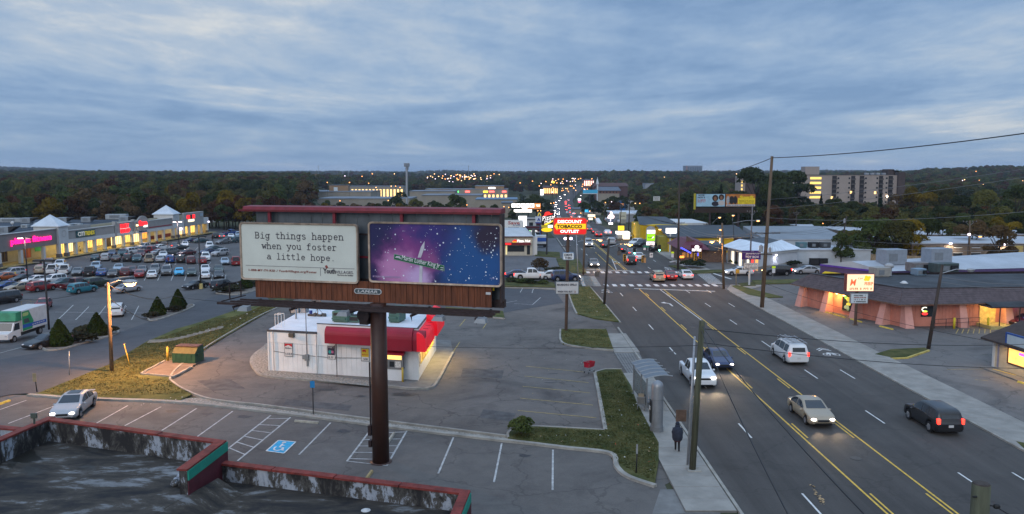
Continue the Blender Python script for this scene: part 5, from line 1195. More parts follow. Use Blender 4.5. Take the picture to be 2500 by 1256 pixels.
mb=MB();dy=Y2-172
mb.box(yx2(1562),yx2(1680),dy,dy+14,0,yz2(550));mb.add([(yx2(1600),dy-.02,yz2(550)),(yx2(1655),dy-.02,yz2(550)),(yx2(1680),dy-.02,yz2(560)),(yx2(1600),dy-.02,yz2(560))],[(3,2,1,0)]);mb.bD('wall',YELW,yb_)
MB().add([(yx2(1562)-.3,dy-.3,yz2(548)),(yx2(1600),dy-.3,yz2(555)),(yx2(1600),dy+14,yz2(536)),(yx2(1575),dy+14,yz2(536)),(yx2(1660),dy-.3,yz2(550)),(yx2(1650),dy+14,yz2(537))],[(0,1,2,3),(1,4,5,2)]).bD('roof',SLATE,yb_)
bX((yx2(1655),yx2(1732),dy+2,dy+20,0,yz2(546)),'rear_wall',MW,yb_)
for k in range(9):
 x=yx2(1563)+k*.8;bX((x,x+.12,dy-.25-.03*k,dy-.02,0.,yz2(555)),'rib',YELW,yb_)
bX((yx(1612),yx(1632),1,6,0,3.4),'canopy_wall',M('olive_wall',(.22,.2,.03),.8,.1),yb_)
for px,w_ in((1660,22),(1640,14)):
 scrib(yb_,yx(px+w_)-yx(px),.42,(yx(px)+yx(px+w_))/2,-.02,yz(583),M('dark_script',(.1,.07,.01),.7,0),gaps=False)
scrib(yb_,4.2,.5,(yx2(1605)+yx2(1632))/2,dy-.03,yz2(553.5),M('dark_script'))
mr=thing('maroon_roof_restaurant','low restaurant with maroon hipped roof, blue neon line and white lit sign','restaurant',(PY(1660,632,152).x,152,0))
def rx_(px):return PY(px,632,152).x-mr.location.x
def rz(py):return PY(1700,py,152).z
BRK=M('brick_brown',(.12,.075,.055),.85,.25,3)
bX((rx_(1666),rx_(1776),1,11,0,rz(612)),'wall',BRK,mr)
MRF=M('roof_maroon',(.105,.018,.035),.6,.15)
mb=MB();e0,e1=rx_(1657),rx_(1732);z0,z1=rz(607),rz(590);mb.add([(e0,-.6,z0-.2),(e1,-.6,z0-.2),(e1-1.2,4,z1),(e0+2.4,4,z1),(e1-1.2,12,z1),(e0+2.4,12,z1),(e0,12,z0),(e1,12,z0)],[(0,1,2,3),(3,2,4,5),(0,3,5,6),(1,7,4,2)]);mb.bD('roof',MRF,mr)
bX((rx_(1730),rx_(1778),.6,11.5,rz(612)-.1,rz(600)),'wing_roof',SLATE,mr)
MB().prism([(rx_(1684),rz(580)),(rx_(1712),rz(597)),(rx_(1684),rz(597))][::-1],3.2,3.5,axis='y').bD('gable_peak',BRK,mr)
sgn=bX((rx_(1684),rx_(1712),-.75,-.62,rz(614),rz(597.5)),'sign_panel',M('sign_maroon',(.08,.008,.03),.5,.1),mr)
mb=MB();q=rx_(1698.5);mb.prism([(q+.42*cO(R(t)),rz(603)+.36*sI(R(t)))for t in range(0,360,24)],-.8,-.76,axis='y');mb.bD('sign_hat',glow('mr_w',(1.,.95,.95),1.5),sgn)
scrib(sgn,rx_(1710)-rx_(1687),.48,rx_(1698),-.77,rz(610),glow('mr_w',(1,1,1)),ext=.03,gaps=False)
MB().tube([(rx_(1660),-.7,rz(604.5)),(rx_(1684),-.72,rz(617))],.12,6).bD('neon_line',glow('neon_blue',(.04,.06,1.),3.),mr)
bX((rx_(1659),rx_(1669),-.3,-.2,rz(630),rz(625)),'lit_panel',glow('orange_lit',(1.,.25,.04),2.),mr)
for px0,px1 in((1668,1676),(1679,1684),(1688,1693),(1711,1715)):
 bX((rx_(px0),rx_(px1),.9,.99,rz(630),rz(618)),'window',M('dim_window',(.14,.07,.025),.4,.3,2,emit=(1,.45,.1),es=.22),mr)
bX((rx_(1702),rx_(1705),-.25,-.1,rz(625),rz(618)),'neon_box',glow('neon_blue',(0,0,1)),mr)
s=Sign('lit_kiosk','bright white lit kiosk with a yellow sign panel beside the road',(1520,588),205,cat='kiosk')
s.box(1505,566,1535.5,572,-2,2,glow('kiosk_w',(1.,.93,.82),1.3),'canopy');s.box(1506,572.2,1518,582,-1.8,1.8,M('kiosk_wall',(.45,.43,.4),.7,.1),'wall');s.box(1519,572.2,1534.5,583,-1.9,1.8,glow('kiosk_warm',(1.,.85,.6),1.5),'lit_front');s.box(1506,582,1535,587.5,-1.7,1.7,M('kiosk_base',(.2,.15,.1),.8,.1),'base');s.box(1509,552,1523.5,562.5,-.2,.2,M('kiosk_yel',(.85,.55,.02),.5,0,emit=(1,.62,.02),es=.9),'sign_panel');s.pole(1516,560,.1,POLED,pxb=1516)
for k in range(5):s.box(1520+k*3,573,1520.5+k*3,582,-1.95,-1.91,M('mull_w',(.4,.35,.28),.6,0),'mullion')
s=Sign('neon_bell_sign','pink and white neon sign shaped like a bell above a white lit panel',(1490,560),290)
s.pole(1491,543,.2,POLED);NEON=glow('neon_pinkw',(1.,.7,.68),1.6)
s.poly([(1483,533),(1485,527),(1489,524),(1490,517.5),(1494,517.5),(1496,524),(1500,528),(1499,533),(1492,535)][::-1],-.2,.2,NEON,'neon_shape');s.text('M',1489,521.5,1494,526,-.25,glow('neon_r',(.9,.1,.1),1));s.box(1486,544,1496,548.5,-.3,.3,glow('nb_w',(1.,.92,.95),1.6),'panel');s.box(1489.5,536,1491.5,541,-.2,.2,glow('nb_v',(.8,.75,1.),1.3),'panel')
s=Sign('cream_panel_sign','cream panel sign on two dark posts left of the yellow building',(1518,560),300)
for px in(1514,1524):s.pole(px,537,.12,POLED,pxb=px)
s.box(1512,518,1529,536,-.2,.2,M('cream_panel',(.36,.36,.29),.7,.1,emit=(.8,.8,.6),es=.06),'panel');s.scrib(1515,527,1526,530,-.23,M('pale_txt',(.12,.13,.11),.7,0));s.box(1515,537,1528,546,-.2,.2,M('cream_panel2',(.26,.26,.22),.7,.2),'lower_panel')
for(x0,y0,x1,y1,Yd,lab)in((1435,524,1453,530,330,'white lit store sign beside the road beyond the red tobacco sign'),(1437,532,1447,537.5,320,'small lit board hanging under the white store sign')):
 s=Sign('small_lit_sign',lab,((x0+x1)/2,560),Yd);s.pole((x0+x1)/2,y1,.14,POLED);s.box(x0,y0,x1,y1,-.2,.2,M('lit_cream_a',(.8,.7,.5),.5,.3,2,emit=(1,.85,.6),es=.8),'panel')
s=Sign('toy_store_sign','purple toy store sign with white lettering above a white letter board',(1829,698),cat='sign')
s.pole(1830,659,.15,MW);s.pole(1830,634,.09,MW)
c=s.box(1811.5,612.5,1856.5,633.5,-.25,.25,M('toy_purple',(.045,.012,.12),.5,.08),'sign_cabinet');TX=M('toy_w',(.6,.55,.62),.6,0)
s.text("JENNA'S",1819,617.5,1852,622,-.27,TX,c,bold=.035);s.text('TOY BOX',1818,624.5,1852,630,-.27,TX,c,bold=.035);s.text('THE',1832,614.2,1839,615.6,-.27,TX,c);s.text('BOUTIQUE',1825,631.2,1844,632.6,-.27,TX,c)
c=s.box(1815.5,642.5,1849.5,658.5,-.2,.1,GALV,'letter_board');s.box(1816.3,643.3,1848.7,657.7,-.212,-.201,M('lb_w',(.58,.58,.57),.7,.05),'board_face',c)
for k in range(4):s.scrib(1818+(3 if k==1 else 0),645+k*3.2,1847-(4 if k==1 else 0),647+k*3.2,-.225,M('lb_t',(.1,.06,.08),.7,0),c)
tb=thing('toy_store','low store with white sheet roof and lit striped entrance behind the purple sign','store',(PZ(1855,664).x,PZ(1855,664).y,0))
def tp(px,py,z=0):q=PZ(px,py,z);return(q.x-tb.location.x,q.y-tb.location.y)
hz_=3.3;f0,f1,f2=tp(1776,642),tp(1853,664),tp(1946,650);d_=(f2[0]-f1[0],f2[1]-f1[1]);f3_=(f0[0]+d_[0],f0[1]+d_[1])
TWALL=M('toy_wall',(.5,.53,.57),.8,.07,.6);TTAN=M('toy_front',(.24,.19,.15),.8,.1)
MB().prism([f1,f2,f3_,f0],0,hz_).bD('wall',TWALL,tb)
MB().prism([(f1[0]-.2,f1[1]-.25),(f2[0],f2[1]-.25),(f2[0],f2[1]-.05),(f1[0]-.2,f1[1]-.05)],0.,.9).bD('plinth',M('toy_plinth',(.22,.21,.19),.85,.1),tb)
SHT=M('toy_roof_sheet',(.62,.67,.72),.5,.1,.5,metal=.1)
o_=.9;r0=(f0[0]-1.3,f0[1]-.3);r1=(f1[0]-1.,f1[1]-.9);r2=(f2[0]+.5,f2[1]-.5)
def lerp2(a,b,t):return(a[0]+(b[0]-a[0])*t,a[1]+(b[1]-a[1])*t)
i0,i1,i2=(f0[0]+2.5,f0[1]+1),(f1[0]+2.2,f1[1]+3.4),(f2[0]-1.6,f2[1]+4.2)
for A_,B_,C_,D_,n in((r0,r1,i1,i0,12),(r1,r2,i2,i1,14)):
 for k in range(n):
  p0_,p1_,p2_,p3_=lerp2(A_,B_,k/n+.003),lerp2(A_,B_,(k+1)/n-.003),lerp2(D_,C_,(k+1)/n-.003),lerp2(D_,C_,k/n+.003)
  mb=MB();zr_=hz_+1.15;mb.add([(*p0_,hz_-.1),(*p1_,hz_-.1),(*p2_,zr_),(*p3_,zr_),(*p0_,hz_),(*p1_,hz_),(*p2_,zr_+.1),(*p3_,zr_+.1)],[(0,3,2,1),(4,5,6,7),(0,1,5,4),(1,2,6,5),(3,0,4,7),(2,3,7,6)]);mb.bD('roof_sheet',SHT,tb)
MB().prism([i0,i1,i2,(f3_[0],f3_[1])],hz_+.8,hz_+1.).bD('flat_roof',SLATE,tb)
MB().prism([(f1[0]-.2,f1[1]-.2),(f2[0]+.2,f2[1]-.2),(f2[0]+.2,f2[1]+0.),(f1[0]-.2,f1[1])],hz_-.55,hz_-.12).bD('eave_band',MW,tb)
for k,m in enumerate((M('pil_tan',(.3,.24,.19),.8,.1),glow('pil_lit',(1.,.85,.62),.9),WIND,glow('pil_lit',(1,1,1)),M('pil_tan'),glow('pil_lit',(1,1,1)),glow('pil_red',(.8,.06,.05),.8),glow('pil_orange',(.9,.45,.12),.7))):
 a_,b_=lerp2(f0,f1,k/8+.02),lerp2(f0,f1,(k+.55)/8+.02);MB().prism([(a_[0]-.08,a_[1]-.02),(b_[0]-.08,b_[1]-.02),(b_[0]+.05,b_[1]+0.),(a_[0]+.05,a_[1])],.15,2.5).bD('lit_bay',m,tb)
q=tp(1892,627,2.4);mb=MB();p_=lerp2(f1,f2,.42);mb.ell((p_[0],p_[1]-.25,2.55),(.18,.14,.14),8,5);mb.bD('wall_lamp',glow('lamp_violet',(.92,.82,1.),4),tb)
area('wall_lamp_light',p_[0],p_[1]-.6,2.4,.3,.3,30,(.9,.85,1),tb)
# the pink grill
PINKW=M('grill_wall',(.5,.195,.14),.85,.12,.6,.15,8);PINKL=M('grill_buttress',(.6,.3,.25),.85,.1,.7,.2,8)
SHG=M('mansard_shingle',(.085,.066,.07),.85,.2,2,.3,12);GROOF=M('grill_roof',(.045,.05,.056),.85,.35,.4,.2,3)
c1,c0,c2=PZ(2198,798),PZ(1960,746),PZ(2560,792)
gr=thing('pink_grill','salmon pink restaurant with slanted buttresses and dark shingled mansard roof','restaurant',(c1.x,c1.y,0))
g0=(c0.x-c1.x,c0.y-c1.y);g1=(0.,0.);g2=(c2.x-c1.x,c2.y-c1.y);g3=(PZ(2600,668,3.9)-c1).to_2d()
hw_=2.75;hm=4.25
MB().prism([g1,g2,g3,g0],0,hw_+.4).bD('wall',PINKW,gr)
def unit(a,b):v=vE((b[0]-a[0],b[1]-a[1]));return v.normalized()
u1,u2=unit(g0,g1),unit(g1,g2);n1,n2=vE((u1.y,-u1.x)),vE((u2.y,-u2.x))
if n1.dot(vE((-1,-1)))<0:n1=-n1
if n2.dot(vE((0,-1)))<0:n2=-n2
L1,L2=vE(g0).length,vE(g2).length
def boards(o2,u,n,ln,skip,k0=.4):
 x=.05
 while x<ln-.4:
  if not any(a<x+.2<b for a,b in skip):
   a_,b_=vE(o2)+u*x,vE(o2)+u*(x+k0-.025);mb=MB()
   mb.prism([(a_.x+n.x*.005,a_.y+n.y*.005),(b_.x+n.x*.005,b_.y+n.y*.005),(b_.x+n.x*.04,b_.y+n.y*.04),(a_.x+n.x*.04,a_.y+n.y*.04)],.25,hw_+.1);mb.bD('cladding_board',PINKW,gr)
  x+=k0
boards(g0,u1,n1,L1,[(5.2,8.2)]);boards(g1,u2,n2,L2,[(2.2,4.2),(8.8,13.8)])
ov,inn=1.15,.35
e0=vE(g0)+n1*ov-u1*1.2;e1=n1*ov+n2*ov;e2=vE(g2)+n2*ov;t0=vE(g0)-n1*inn+u1*.9;t1=-n1*inn-n2*inn;t2=vE(g2)-n2*inn
nc=7
for(ea,eb,ta,tb_,nn)in((e0,e1,t0,t1,n1),(e1,e2,t1,t2,n2)):
 for k in range(nc):
  a_,b_=k/nc,(k+1)/nc;z0,z1=hw_+(hm-hw_)*a_,hw_+(hm-hw_)*b_
  A_,B_,C_,D_=ea.lerp(ta,a_),eb.lerp(tb_,a_),eb.lerp(tb_,b_),ea.lerp(ta,b_);q=nn*.03
  MB().add([(A_.x+q.x,A_.y+q.y,z0),(B_.x+q.x,B_.y+q.y,z0),(C_.x,C_.y,z1),(D_.x,D_.y,z1),(A_.x,A_.y,z0-.02),(B_.x,B_.y,z0-.02)],[(0,1,2,3),(4,5,1,0)]).bD('shingle_course',SHG,gr)
A_,D_=e0,t0;MB().add([(e0.x,e0.y,hw_),(t0.x,t0.y,hm),(g3[0],g3[1],hm),(g3[0]-2,g3[1]+1,hw_)],[(0,1,2,3)]).bD('mansard_end',SHG,gr)
MB().prism([(e0.x,e0.y),(e1.x,e1.y),(e2.x,e2.y),(g2[0],g2[1]),(0,0),(g0[0],g0[1])],hw_-.12,hw_-.03).bD('soffit',M('grill_soffit',(.2,.12,.08),.8,.1),gr)
MB().prism([(t1.x,t1.y),(t2.x,t2.y),(g3[0],g3[1]),(t0.x,t0.y)],hm-.5,hm-.28).bD('roof',GROOF,gr)
for a_,b_,n in((t0,t1,n1),(t1,t2,n2)):
 mb=MB();q=n*.12;mb.prism([(a_.x+q.x,a_.y+q.y),(b_.x+q.x,b_.y+q.y),(b_.x-q.x*1.5,b_.y-q.y*1.5),(a_.x-q.x*1.5,a_.y-q.y*1.5)],hm+.003,hm+.1);mb.bD('roof_edge',EDGE,gr)
def buttress(o2,u,n,x,w=.75,d0=1.25,d1=.55):
 a_,b_=vE(o2)+u*(x-w/2),vE(o2)+u*(x+w/2);mb=MB()
 vs=[]
 for z,d,g in((0,d0,.12),(hw_-.03,d1,0)):
  vs+=[(a_.x-u.x*g,a_.y-u.y*g,z),(b_.x+u.x*g,b_.y+u.y*g,z),(b_.x+u.x*g+n.x*d,b_.y+u.y*g+n.y*d,z),(a_.x-u.x*g+n.x*d,a_.y-u.y*g+n.y*d,z)]
 mb.add(vs,[(3,2,1,0),(4,5,6,7),(0,1,5,4),(1,2,6,5),(2,3,7,6),(3,0,4,7)]);mb.bD('buttress',PINKL,gr)
for x in(.4,L1*.31,L1*.62,L1-1.9):buttress(g0,u1,n1,x)
buttress(g1,u2,n2,.4)
for x in(6.8,12.2,16.5,21):buttress(g1,u2,n2,x)
x0,x1=L1*.44,L1*.56;a_,b_=vE(g0)+u1*x0,vE(g0)+u1*x1
def slab2(a_,b_,n,d0,d1,z0,z1,mat,name,parent=gr):
 mb=MB();mb.prism([(a_.x+n.x*d0,a_.y+n.y*d0),(b_.x+n.x*d0,b_.y+n.y*d0),(b_.x+n.x*d1,b_.y+n.y*d1),(a_.x+n.x*d1,a_.y+n.y*d1)],z0,z1);return mb.bD(name,mat,parent)
wn_=slab2(a_,b_,n1,.02,.06,.55,2.35,GLS,'window');slab2(a_-u1*.08,b_+u1*.08,n1,0.,.09,2.36,2.46,BRN,'window_frame',wn_);slab2(a_-u1*.08,b_+u1*.08,n1,0.,.11,.44,.54,BRN,'window_sill',wn_)
NY=M('neon_flower',(.6,.5,.05),.5,0,emit=(1.,.78,.1),es=.55);NG=M('neon_leaf',(.2,.5,.05),.5,0,emit=(.5,.9,.15),es=.7);NB=M('neon_pot',(.35,.42,.22),.5,0,emit=(.6,.7,.35),es=.25)
mid=(a_+b_)/2
for dx,z,r_,m in((-.28,2.12,.22,NG),(.1,1.95,.28,NY),(.3,1.45,.24,NY),(0.,1.35,.2,NY),(-.3,.95,.22,NB),(.1,.8,.22,NB),(.05,1.1,.2,NB)):
 p_=mid+u1*dx;eL(((p_.x+n1.x*.1,p_.y+n1.y*.1,z),(r_,r_*.5,r_),8,5),'neon_petal',m,wn_,True)
lp=vE(g0)+u1*(L1*.4)+n1*.35;eL(((lp.x,lp.y,2.5),(.16,.16,.14),8,5),'wall_lamp',glow('lamp_orange_near',(1.,.58,.2),8),gr)
pl2=bpy.data.lights.new('grill_lamp','POINT');pl2.energy=260;pl2.color=(1.,.48,.12);pl2.shadow_soft_size=.2;po=bpy.data.objects.new('wall_lamp_light',pl2);COL.objects.link(po);po.parent=gr;po.location=(lp.x+n1.x*.5,lp.y+n1.y*.5,2.25)
a_,b_=u2*2.3,u2*3.7;a_,b_=vE((a_.x,a_.y)),vE((b_.x,b_.y));w2=slab2(a_,b_,n2,.05,.09,1.1,2.3,GLS,'window')
mb=MB();m_=(a_+b_)/2+n2*.15-u2*.3;mb.ell((m_.x,m_.y,1.45),(.34,.1,.16),8,5);mb.bD('neon_red',glow('neon_red2',(1.,.03,.03),1.6),w2)
MB().tube([(m_.x+.35*cO(R(t))*u2.x,m_.y+.35*cO(R(t))*u2.y,1.95+.22*sI(R(t)))for t in range(60,300,30)],.05,6).bD('neon_curve',glow('neon_cream',(1.,.9,.7),1.6),w2)
eL(((m_.x,m_.y,1.72),(.3,.08,.1),8,5),'neon_green',glow('neon_lime',(.6,.9,.1),1.),w2)
a_,b_=vE(u2*8.9),vE(u2*13.4);pc=slab2(a_,b_,n2,.2,2.4,2.35,2.5,SHG,'porch_roof')
mb=MB();q0,q1=a_+n2*.2,b_+n2*.2;q2,q3=b_+n2*2.6,a_+n2*2.6;mb.add([(q0.x,q0.y,3.1),(q1.x,q1.y,3.1),(q2.x,q2.y,2.52),(q3.x,q3.y,2.52)],[(3,2,1,0)]);mb.bD('porch_slope',GROOF,gr)
slab2(a_,b_,n2,.05,2.5,0.,.35,M('porch_floor',(.42,.34,.14),.8,.15),'porch_floor');slab2(a_+u2*.3,a_+u2*2.2,n2,.06,.1,.36,2.3,M('entrance_glow',(.4,.25,.06),.5,.4,3,emit=(1,.6,.15),es=.3),'entrance_door');slab2(a_+u2*3.1,a_+u2*4.2,n2,.12,.2,.36,1.5,M('crate_pale',(.5,.4,.2),.7,.2),'porch_screen')
for k in range(5):slab2(a_+u2*(3.12+.22*k),a_+u2*(3.22+.22*k),n2,.205,.23,.36,1.5,M('screen_slat',(.14,.07,.03),.8,.1),'screen_slat')
for uu in(.1,2.4):p_=a_+u2*(uu+1)+n2*2.3;MB().cyl((p_.x,p_.y,.35),(p_.x,p_.y,2.36),.06,n=8).bD('porch_post',POLED,gr)
pa=bpy.data.lights.new('porch_light','POINT');pa.energy=120;pa.color=(1.,.66,.2);pa.shadow_soft_size=.25;po=bpy.data.objects.new('porch_light',pa);COL.objects.link(po);po.parent=gr;p_=a_+u2*1.6+n2*1.3;po.location=(p_.x,p_.y,2.1)
eL(((p_.x,p_.y,2.28),(.15,.15,.06),8,4),'porch_lamp',glow('porch_bulb',(1.,.75,.3),12),gr)
p_=u2*13.+n2*.3;eL(((p_.x,p_.y,2.15),(.42,.1,.14),8,5),'neon_red',glow('neon_red2',(1,0,0)),gr);p_=u2*13.6+n2*.32;eL(((p_.x,p_.y,2.12),(.3,.1,.09),8,5),'neon_blue',glow('neon_bl2',(.4,.3,1.),1.6),gr)
rl=thing('ramp_rail','dark metal hand rail of the ramp along the grill wall','railing',(c1.x+u2.x*3.2+n2.x*1.3,c1.y+u2.y*3.2+n2.y*1.3,0),math.atan2(u2.y,u2.x))
MB().cyl((0,0,1.),(5.2,0,1.15),.03,n=6).cyl((0,0,.55),(5.2,0,.7),.025,n=6).bD('rail',POLED,rl)
for k in range(5):MB().cyl((k*1.3,0,0),(k*1.3,0,1.02+.035*k),.03,n=6).bD('post',POLED,rl)
for px,py,lab in((2329,803,'yellow bollard left of the grill porch'),(2412,802,'yellow bollard right of the grill porch')):
 p_=PZ(px,py);o=MB().cyl((0,0,0),(0,0,1.15),.13,n=12).ell((0,0,1.15),(.13,.13,.1),12,4).bD('bollard',M('bollard_bright',(.55,.42,.02),.6,.1),None,True);o.location=p_;tag(o,lab,'bollard','bollards at the grill porch')
def roof_box(px,py,w,d,h,lab,mat,z=None,parts=2,name='rooftop_unit'):
 zz=hm-.28 if z is None else z;p_=PZ(px,py,zz);a=thing(name,lab,'air conditioner',(p_.x,p_.y,zz),R(12))
 b=MB();b.box(-w/2,w/2,0,d,.08,h,bev=.04);b.box(-w/2+.1,w/2-.1,.1,d-.1,0,.08);b.bD('cabinet',mat,a)
 b=MB();b.box(-w*.35,w*.05,-.03,0,h*.25,h*.75);b.bD('access_panel',M('panel_grey'),a)
 if parts>2:b=MB();b.box(w*.1,w*.4,-.25,0,h*.3,h*.8);b.bD('vent_hood',FAN,a)
 return a
LGM=M('unit_light',(.32,.33,.34),.55,.12);
roof_box(2157,677,2.,1.6,1.2,'beige cooling unit on the grill roof behind the lit sign',M('unit_beige',(.28,.27,.25),.6,.12))
roof_box(2250,674,1.4,1.2,.9,'small blue grey duct box on the grill roof',M('unit_blue',(.16,.24,.32),.5,.1),parts=3)
roof_box(2250,664,2.6,1.6,1.2,'open sided condenser unit on the grill roof',M('unit_brown',(.16,.15,.15),.6,.2),parts=3)
roof_box(2315,668,3.2,1.8,1.3,'dark green cooling unit on the grill roof behind the leaning pole',M('unit_dgreen',(.05,.07,.07),.6,.2),parts=3)
p_=PZ(2170,668,hm);a=thing('roof_fan','white mushroom fan behind the beige unit on the grill roof','fan',(p_.x,p_.y,hm-.28));MB().cyl((0,0,0),(0,0,1.),.35,n=12).bD('stack',LGM,a);eL(((0,0,1.25),(.6,.6,.35),14,6),'cap',LGM,a,True)
p_=PZ(2207,692,hm-.28);o=MB().ell((0,0,0.),(.38,.38,.3),14,6).cyl((0,0,-.02),(0,0,.06),.46,n=14).bD('skylight_dome',MW,None,True);o.location=p_;tag(o,'small white dome on the grill roof','skylight')
hl=thing('purple_hall','purple sided hall with a wide pale roof behind the pink grill','building',(PZ(2003,668).x,PZ(2003,668).y,0))
def hp(px,py,z=0):q=PZ(px,py,z);return(q.x-hl.location.x,q.y-hl.location.y)
PUR=M('hall_purple',(.085,.055,.14),.8,.12);zh=3.6
A_,B_,C_,D_=hp(2003,645,zh),hp(2160,663,zh),hp(2700,650,zh),hp(2560,612,zh)
MB().prism([A_,B_,C_,D_],0,zh-.05).bD('wall',PUR,hl)
ridge0,ridge1=lerp2(A_,D_,0.),lerp2(B_,C_,.5)
mb=MB();mid_=lerp2(lerp2(A_,B_,.55),lerp2(D_,C_,.55),.5);n0,n3=lerp2(A_,B_,.5),lerp2(D_,C_,.5)
mb.add([(*A_,zh),(*B_,zh),(*C_,zh),(*D_,zh),(*n0,zh+.9),(*n3,zh+.9)],[(0,4,5,3),(4,1,2,5),(0,1,4),(3,5,2)]);mb.bD('roof',M('hall_roof',(.38,.41,.45),.6,.12,.25,.1,2),hl)
mb=MB();uA=unit(A_,B_);nA=vE((uA.y,-uA.x));nA=nA if nA.y<0 else-nA
for k in range(1):mb.prism([(A_[0]+nA.x*.1,A_[1]+nA.y*.1),(B_[0]+nA.x*.1,B_[1]+nA.y*.1),(B_[0],B_[1]),(A_[0],A_[1])],zh-.25,zh-.01)
mb.bD('eave_trim',M('trim_violet',(.1,.04,.32),.6,.1),hl)
pa_,pb_=lerp2(A_,B_,.08),lerp2(A_,B_,.62);MB().add([(pa_[0],pa_[1],2.6),(pb_[0],pb_[1],2.6),(pb_[0]+nA.x*1.6,pb_[1]+nA.y*1.6,1.9),(pa_[0]+nA.x*1.6,pa_[1]+nA.y*1.6,1.9),(pb_[0]+nA.x*1.6,pb_[1]+nA.y*1.6,1.6),(pa_[0]+nA.x*1.6,pa_[1]+nA.y*1.6,1.6),(pa_[0],pa_[1],1.6),(pb_[0],pb_[1],1.6)],[(3,2,1,0),(5,4,2,3),(6,5,3,0),(1,2,4,7)]).bD('awning',M('awning_yellow',(.72,.5,.02),.6,.06),hl)
for px,py,lab in((2188,648,'big grey box unit on the pale hall roof, left one'),(2299,645,'big grey box unit on the pale hall roof, right one')):
 roof_box(px,py,3.4,2.2,2.2,lab,M('unit_slate',(.22,.25,.29),.55,.1),z=zh+.5)
def block(name,label,px0,px1,pyb,pyt,depth,wall,roof,Y=None,cat='building',skew=0.,extra=None):
 a_=PZ(px0,pyb)if Y is None else vE((PY(px0,pyb,Y).x,Y,0));b_=PY(px1,pyb,a_.y);zt=PY(px0,pyt,a_.y).z;z0=hf((a_.x+b_.x)/2,a_.y)
 r=thing(name,label,cat,(a_.x,a_.y,z0));w=b_.x-a_.x;h=zt-z0
 MB().prism([(0,0),(w,skew),(w+skew*.2,depth+skew),(0,depth)],0,h).bD('wall',wall,r)
 MB().prism([(-.2,-.2),(w+.2,skew-.2),(w+.2,depth+skew+.2),(-.2,depth+.2)],h+.003,h+.2).bD('roof',roof,r)
 return r,w,h
WHS=M('shed_white',(.42,.46,.5),.75,.12,.4);PALER=M('pale_roof',(.38,.4,.43),.65,.15,.3)
r,w,h=block('white_warehouse','wide pale warehouse with a sloping grey roof left of the leaning pole',1866,2072,630,587,16,WHS,PALER,Y=165)
for x in(w*.08,w*.5,w*.62):o=bX((x,x+1.8,-.05,-.002,h*.35,h*.8),'door',M('dock_door',(.18,.24,.3),.6,.1),r);bX((x+.1,x+1.7,-.07,-.051,h*.38,h*.5),'door_panel',M('dock_door2',(.24,.3,.36),.6,.1),o)
MB().add([(0,-.2,h+.21),(w,-.2,h+.21),(w,16,h+1.9),(0,16,h+1.9),(0,16,h),(w,16,h)],[(0,1,2,3),(0,3,4),(1,5,2),(3,2,5,4)]).bD('upper_roof',M('wh_roof',(.2,.225,.25),.7,.1,.3),r)
r,w,h=block('low_white_shed','long low white shed in front of the pale warehouse',1880,2125,640,612,9,WHS,PALER,Y=150)
for k,(px,lab)in enumerate(((1960,'teal box unit on the low shed roof'),(1990,'black box unit on the low shed roof'),(2018,'dark cooling unit at the end of the low shed roof'))):
 roof_box(px,606,1.8,1.2,1.1,lab,(M('unit_teal',(.08,.16,.18),.6,.1),FAN,M('unit_dark',(.06,.065,.07),.6,.1))[k],z=h+.2)
for px,lab in((1990,'black waste bin left of its twin behind the fence'),(2012,'black waste bin right of its twin behind the fence')):
 p_=PY(px,633,147.5);a=thing('waste_bin',lab,'bin',(p_.x,147.5,0),0,'bins by the shed');MB().box(-.75,.75,0,1,.1,1.2,bev=.05).bD('body',FAN,a);bX((-.8,.8,-.05,1.05,1.21,1.3),'lid',FAN,a)
def fence(pxs,pys,label,h=1.9):
 a_,b_=PZ(pxs[0],pys[0]),PZ(pxs[1],pys[1]);d=b_-a_;ln=d.length;r=thing('board_fence',label,'fence',a_,math.atan2(d.y,d.x));FB=M('fence_board',(.25,.19,.12),.85,.2,2)
 n=int(ln/.42)
 for k in range(n):bX((k*.42,k*.42+.4,0,.04,0,h+rU(-.04,.04)),'fence_board',FB,r)
 MB().box(0,ln,.045,.1,.4,.5).box(0,ln,.045,.1,h-.5,h-.4).bD('fence_rail',FB,r)
fence((1958,2300),(637,653),'tan board fence behind the cars of the back street')
r,w,h=block('orange_brick_shop','orange brick shop with blue gables behind the toy store',1775,1870,600,578,10,M('brick_orange',(.3,.1,.05),.85,.2,2),SLATE,Y=185)
for x in(.15,.62):MB().prism([(w*x,h),(w*(x+.3),h),(w*(x+.15),h+2.2)],-.3,6,axis='y').bD('gable',M('gable_blue',(.05,.12,.26),.7,.1),r)
r,w,h=block('brick_apartments','two storey apartments with lit entrances and pale flat roofs at far right',2225,2620,640,596,16,M('apt_brick',(.17,.13,.1),.85,.2,1),PALER,Y=150)
for k in range(9):
 x=w*(k+.3)/9;m=(GLS,M('apt_teal',(.03,.1,.12),.6,.1),GLS)[k%3];o=bX((x,x+1.7,-.06,-.002,.3,2.1),'door',m,r);bX((x-.1,x+1.8,-.09,-.061,2.1,2.2),'door_frame',MW,o)
 o=bX((x+.1,x+1.5,-.06,-.002,3.2,h-.5),'window',GLS,r);bX((x,x+1.6,-.1,-.061,3.05,3.2),'sill',MW,o)
bX((w*.6,w*.68,-.25,-.07,0,h-.3),'siding_panel',M('apt_yellow',(.4,.3,.1),.8,.2,2),r)
for k,px in enumerate((2321,2451)):
 q=PY(px,598 if k else 595,149.6);eL(((q.x-r.location.x,-.45,q.z),(.28,.2,.2),8,5),'wall_lamp',glow('lamp_violet',(1,1,1)),r);area('wall_lamp_light',q.x-r.location.x,-.9,q.z-.2,.4,.4,130,(1.,.82,.6),r)
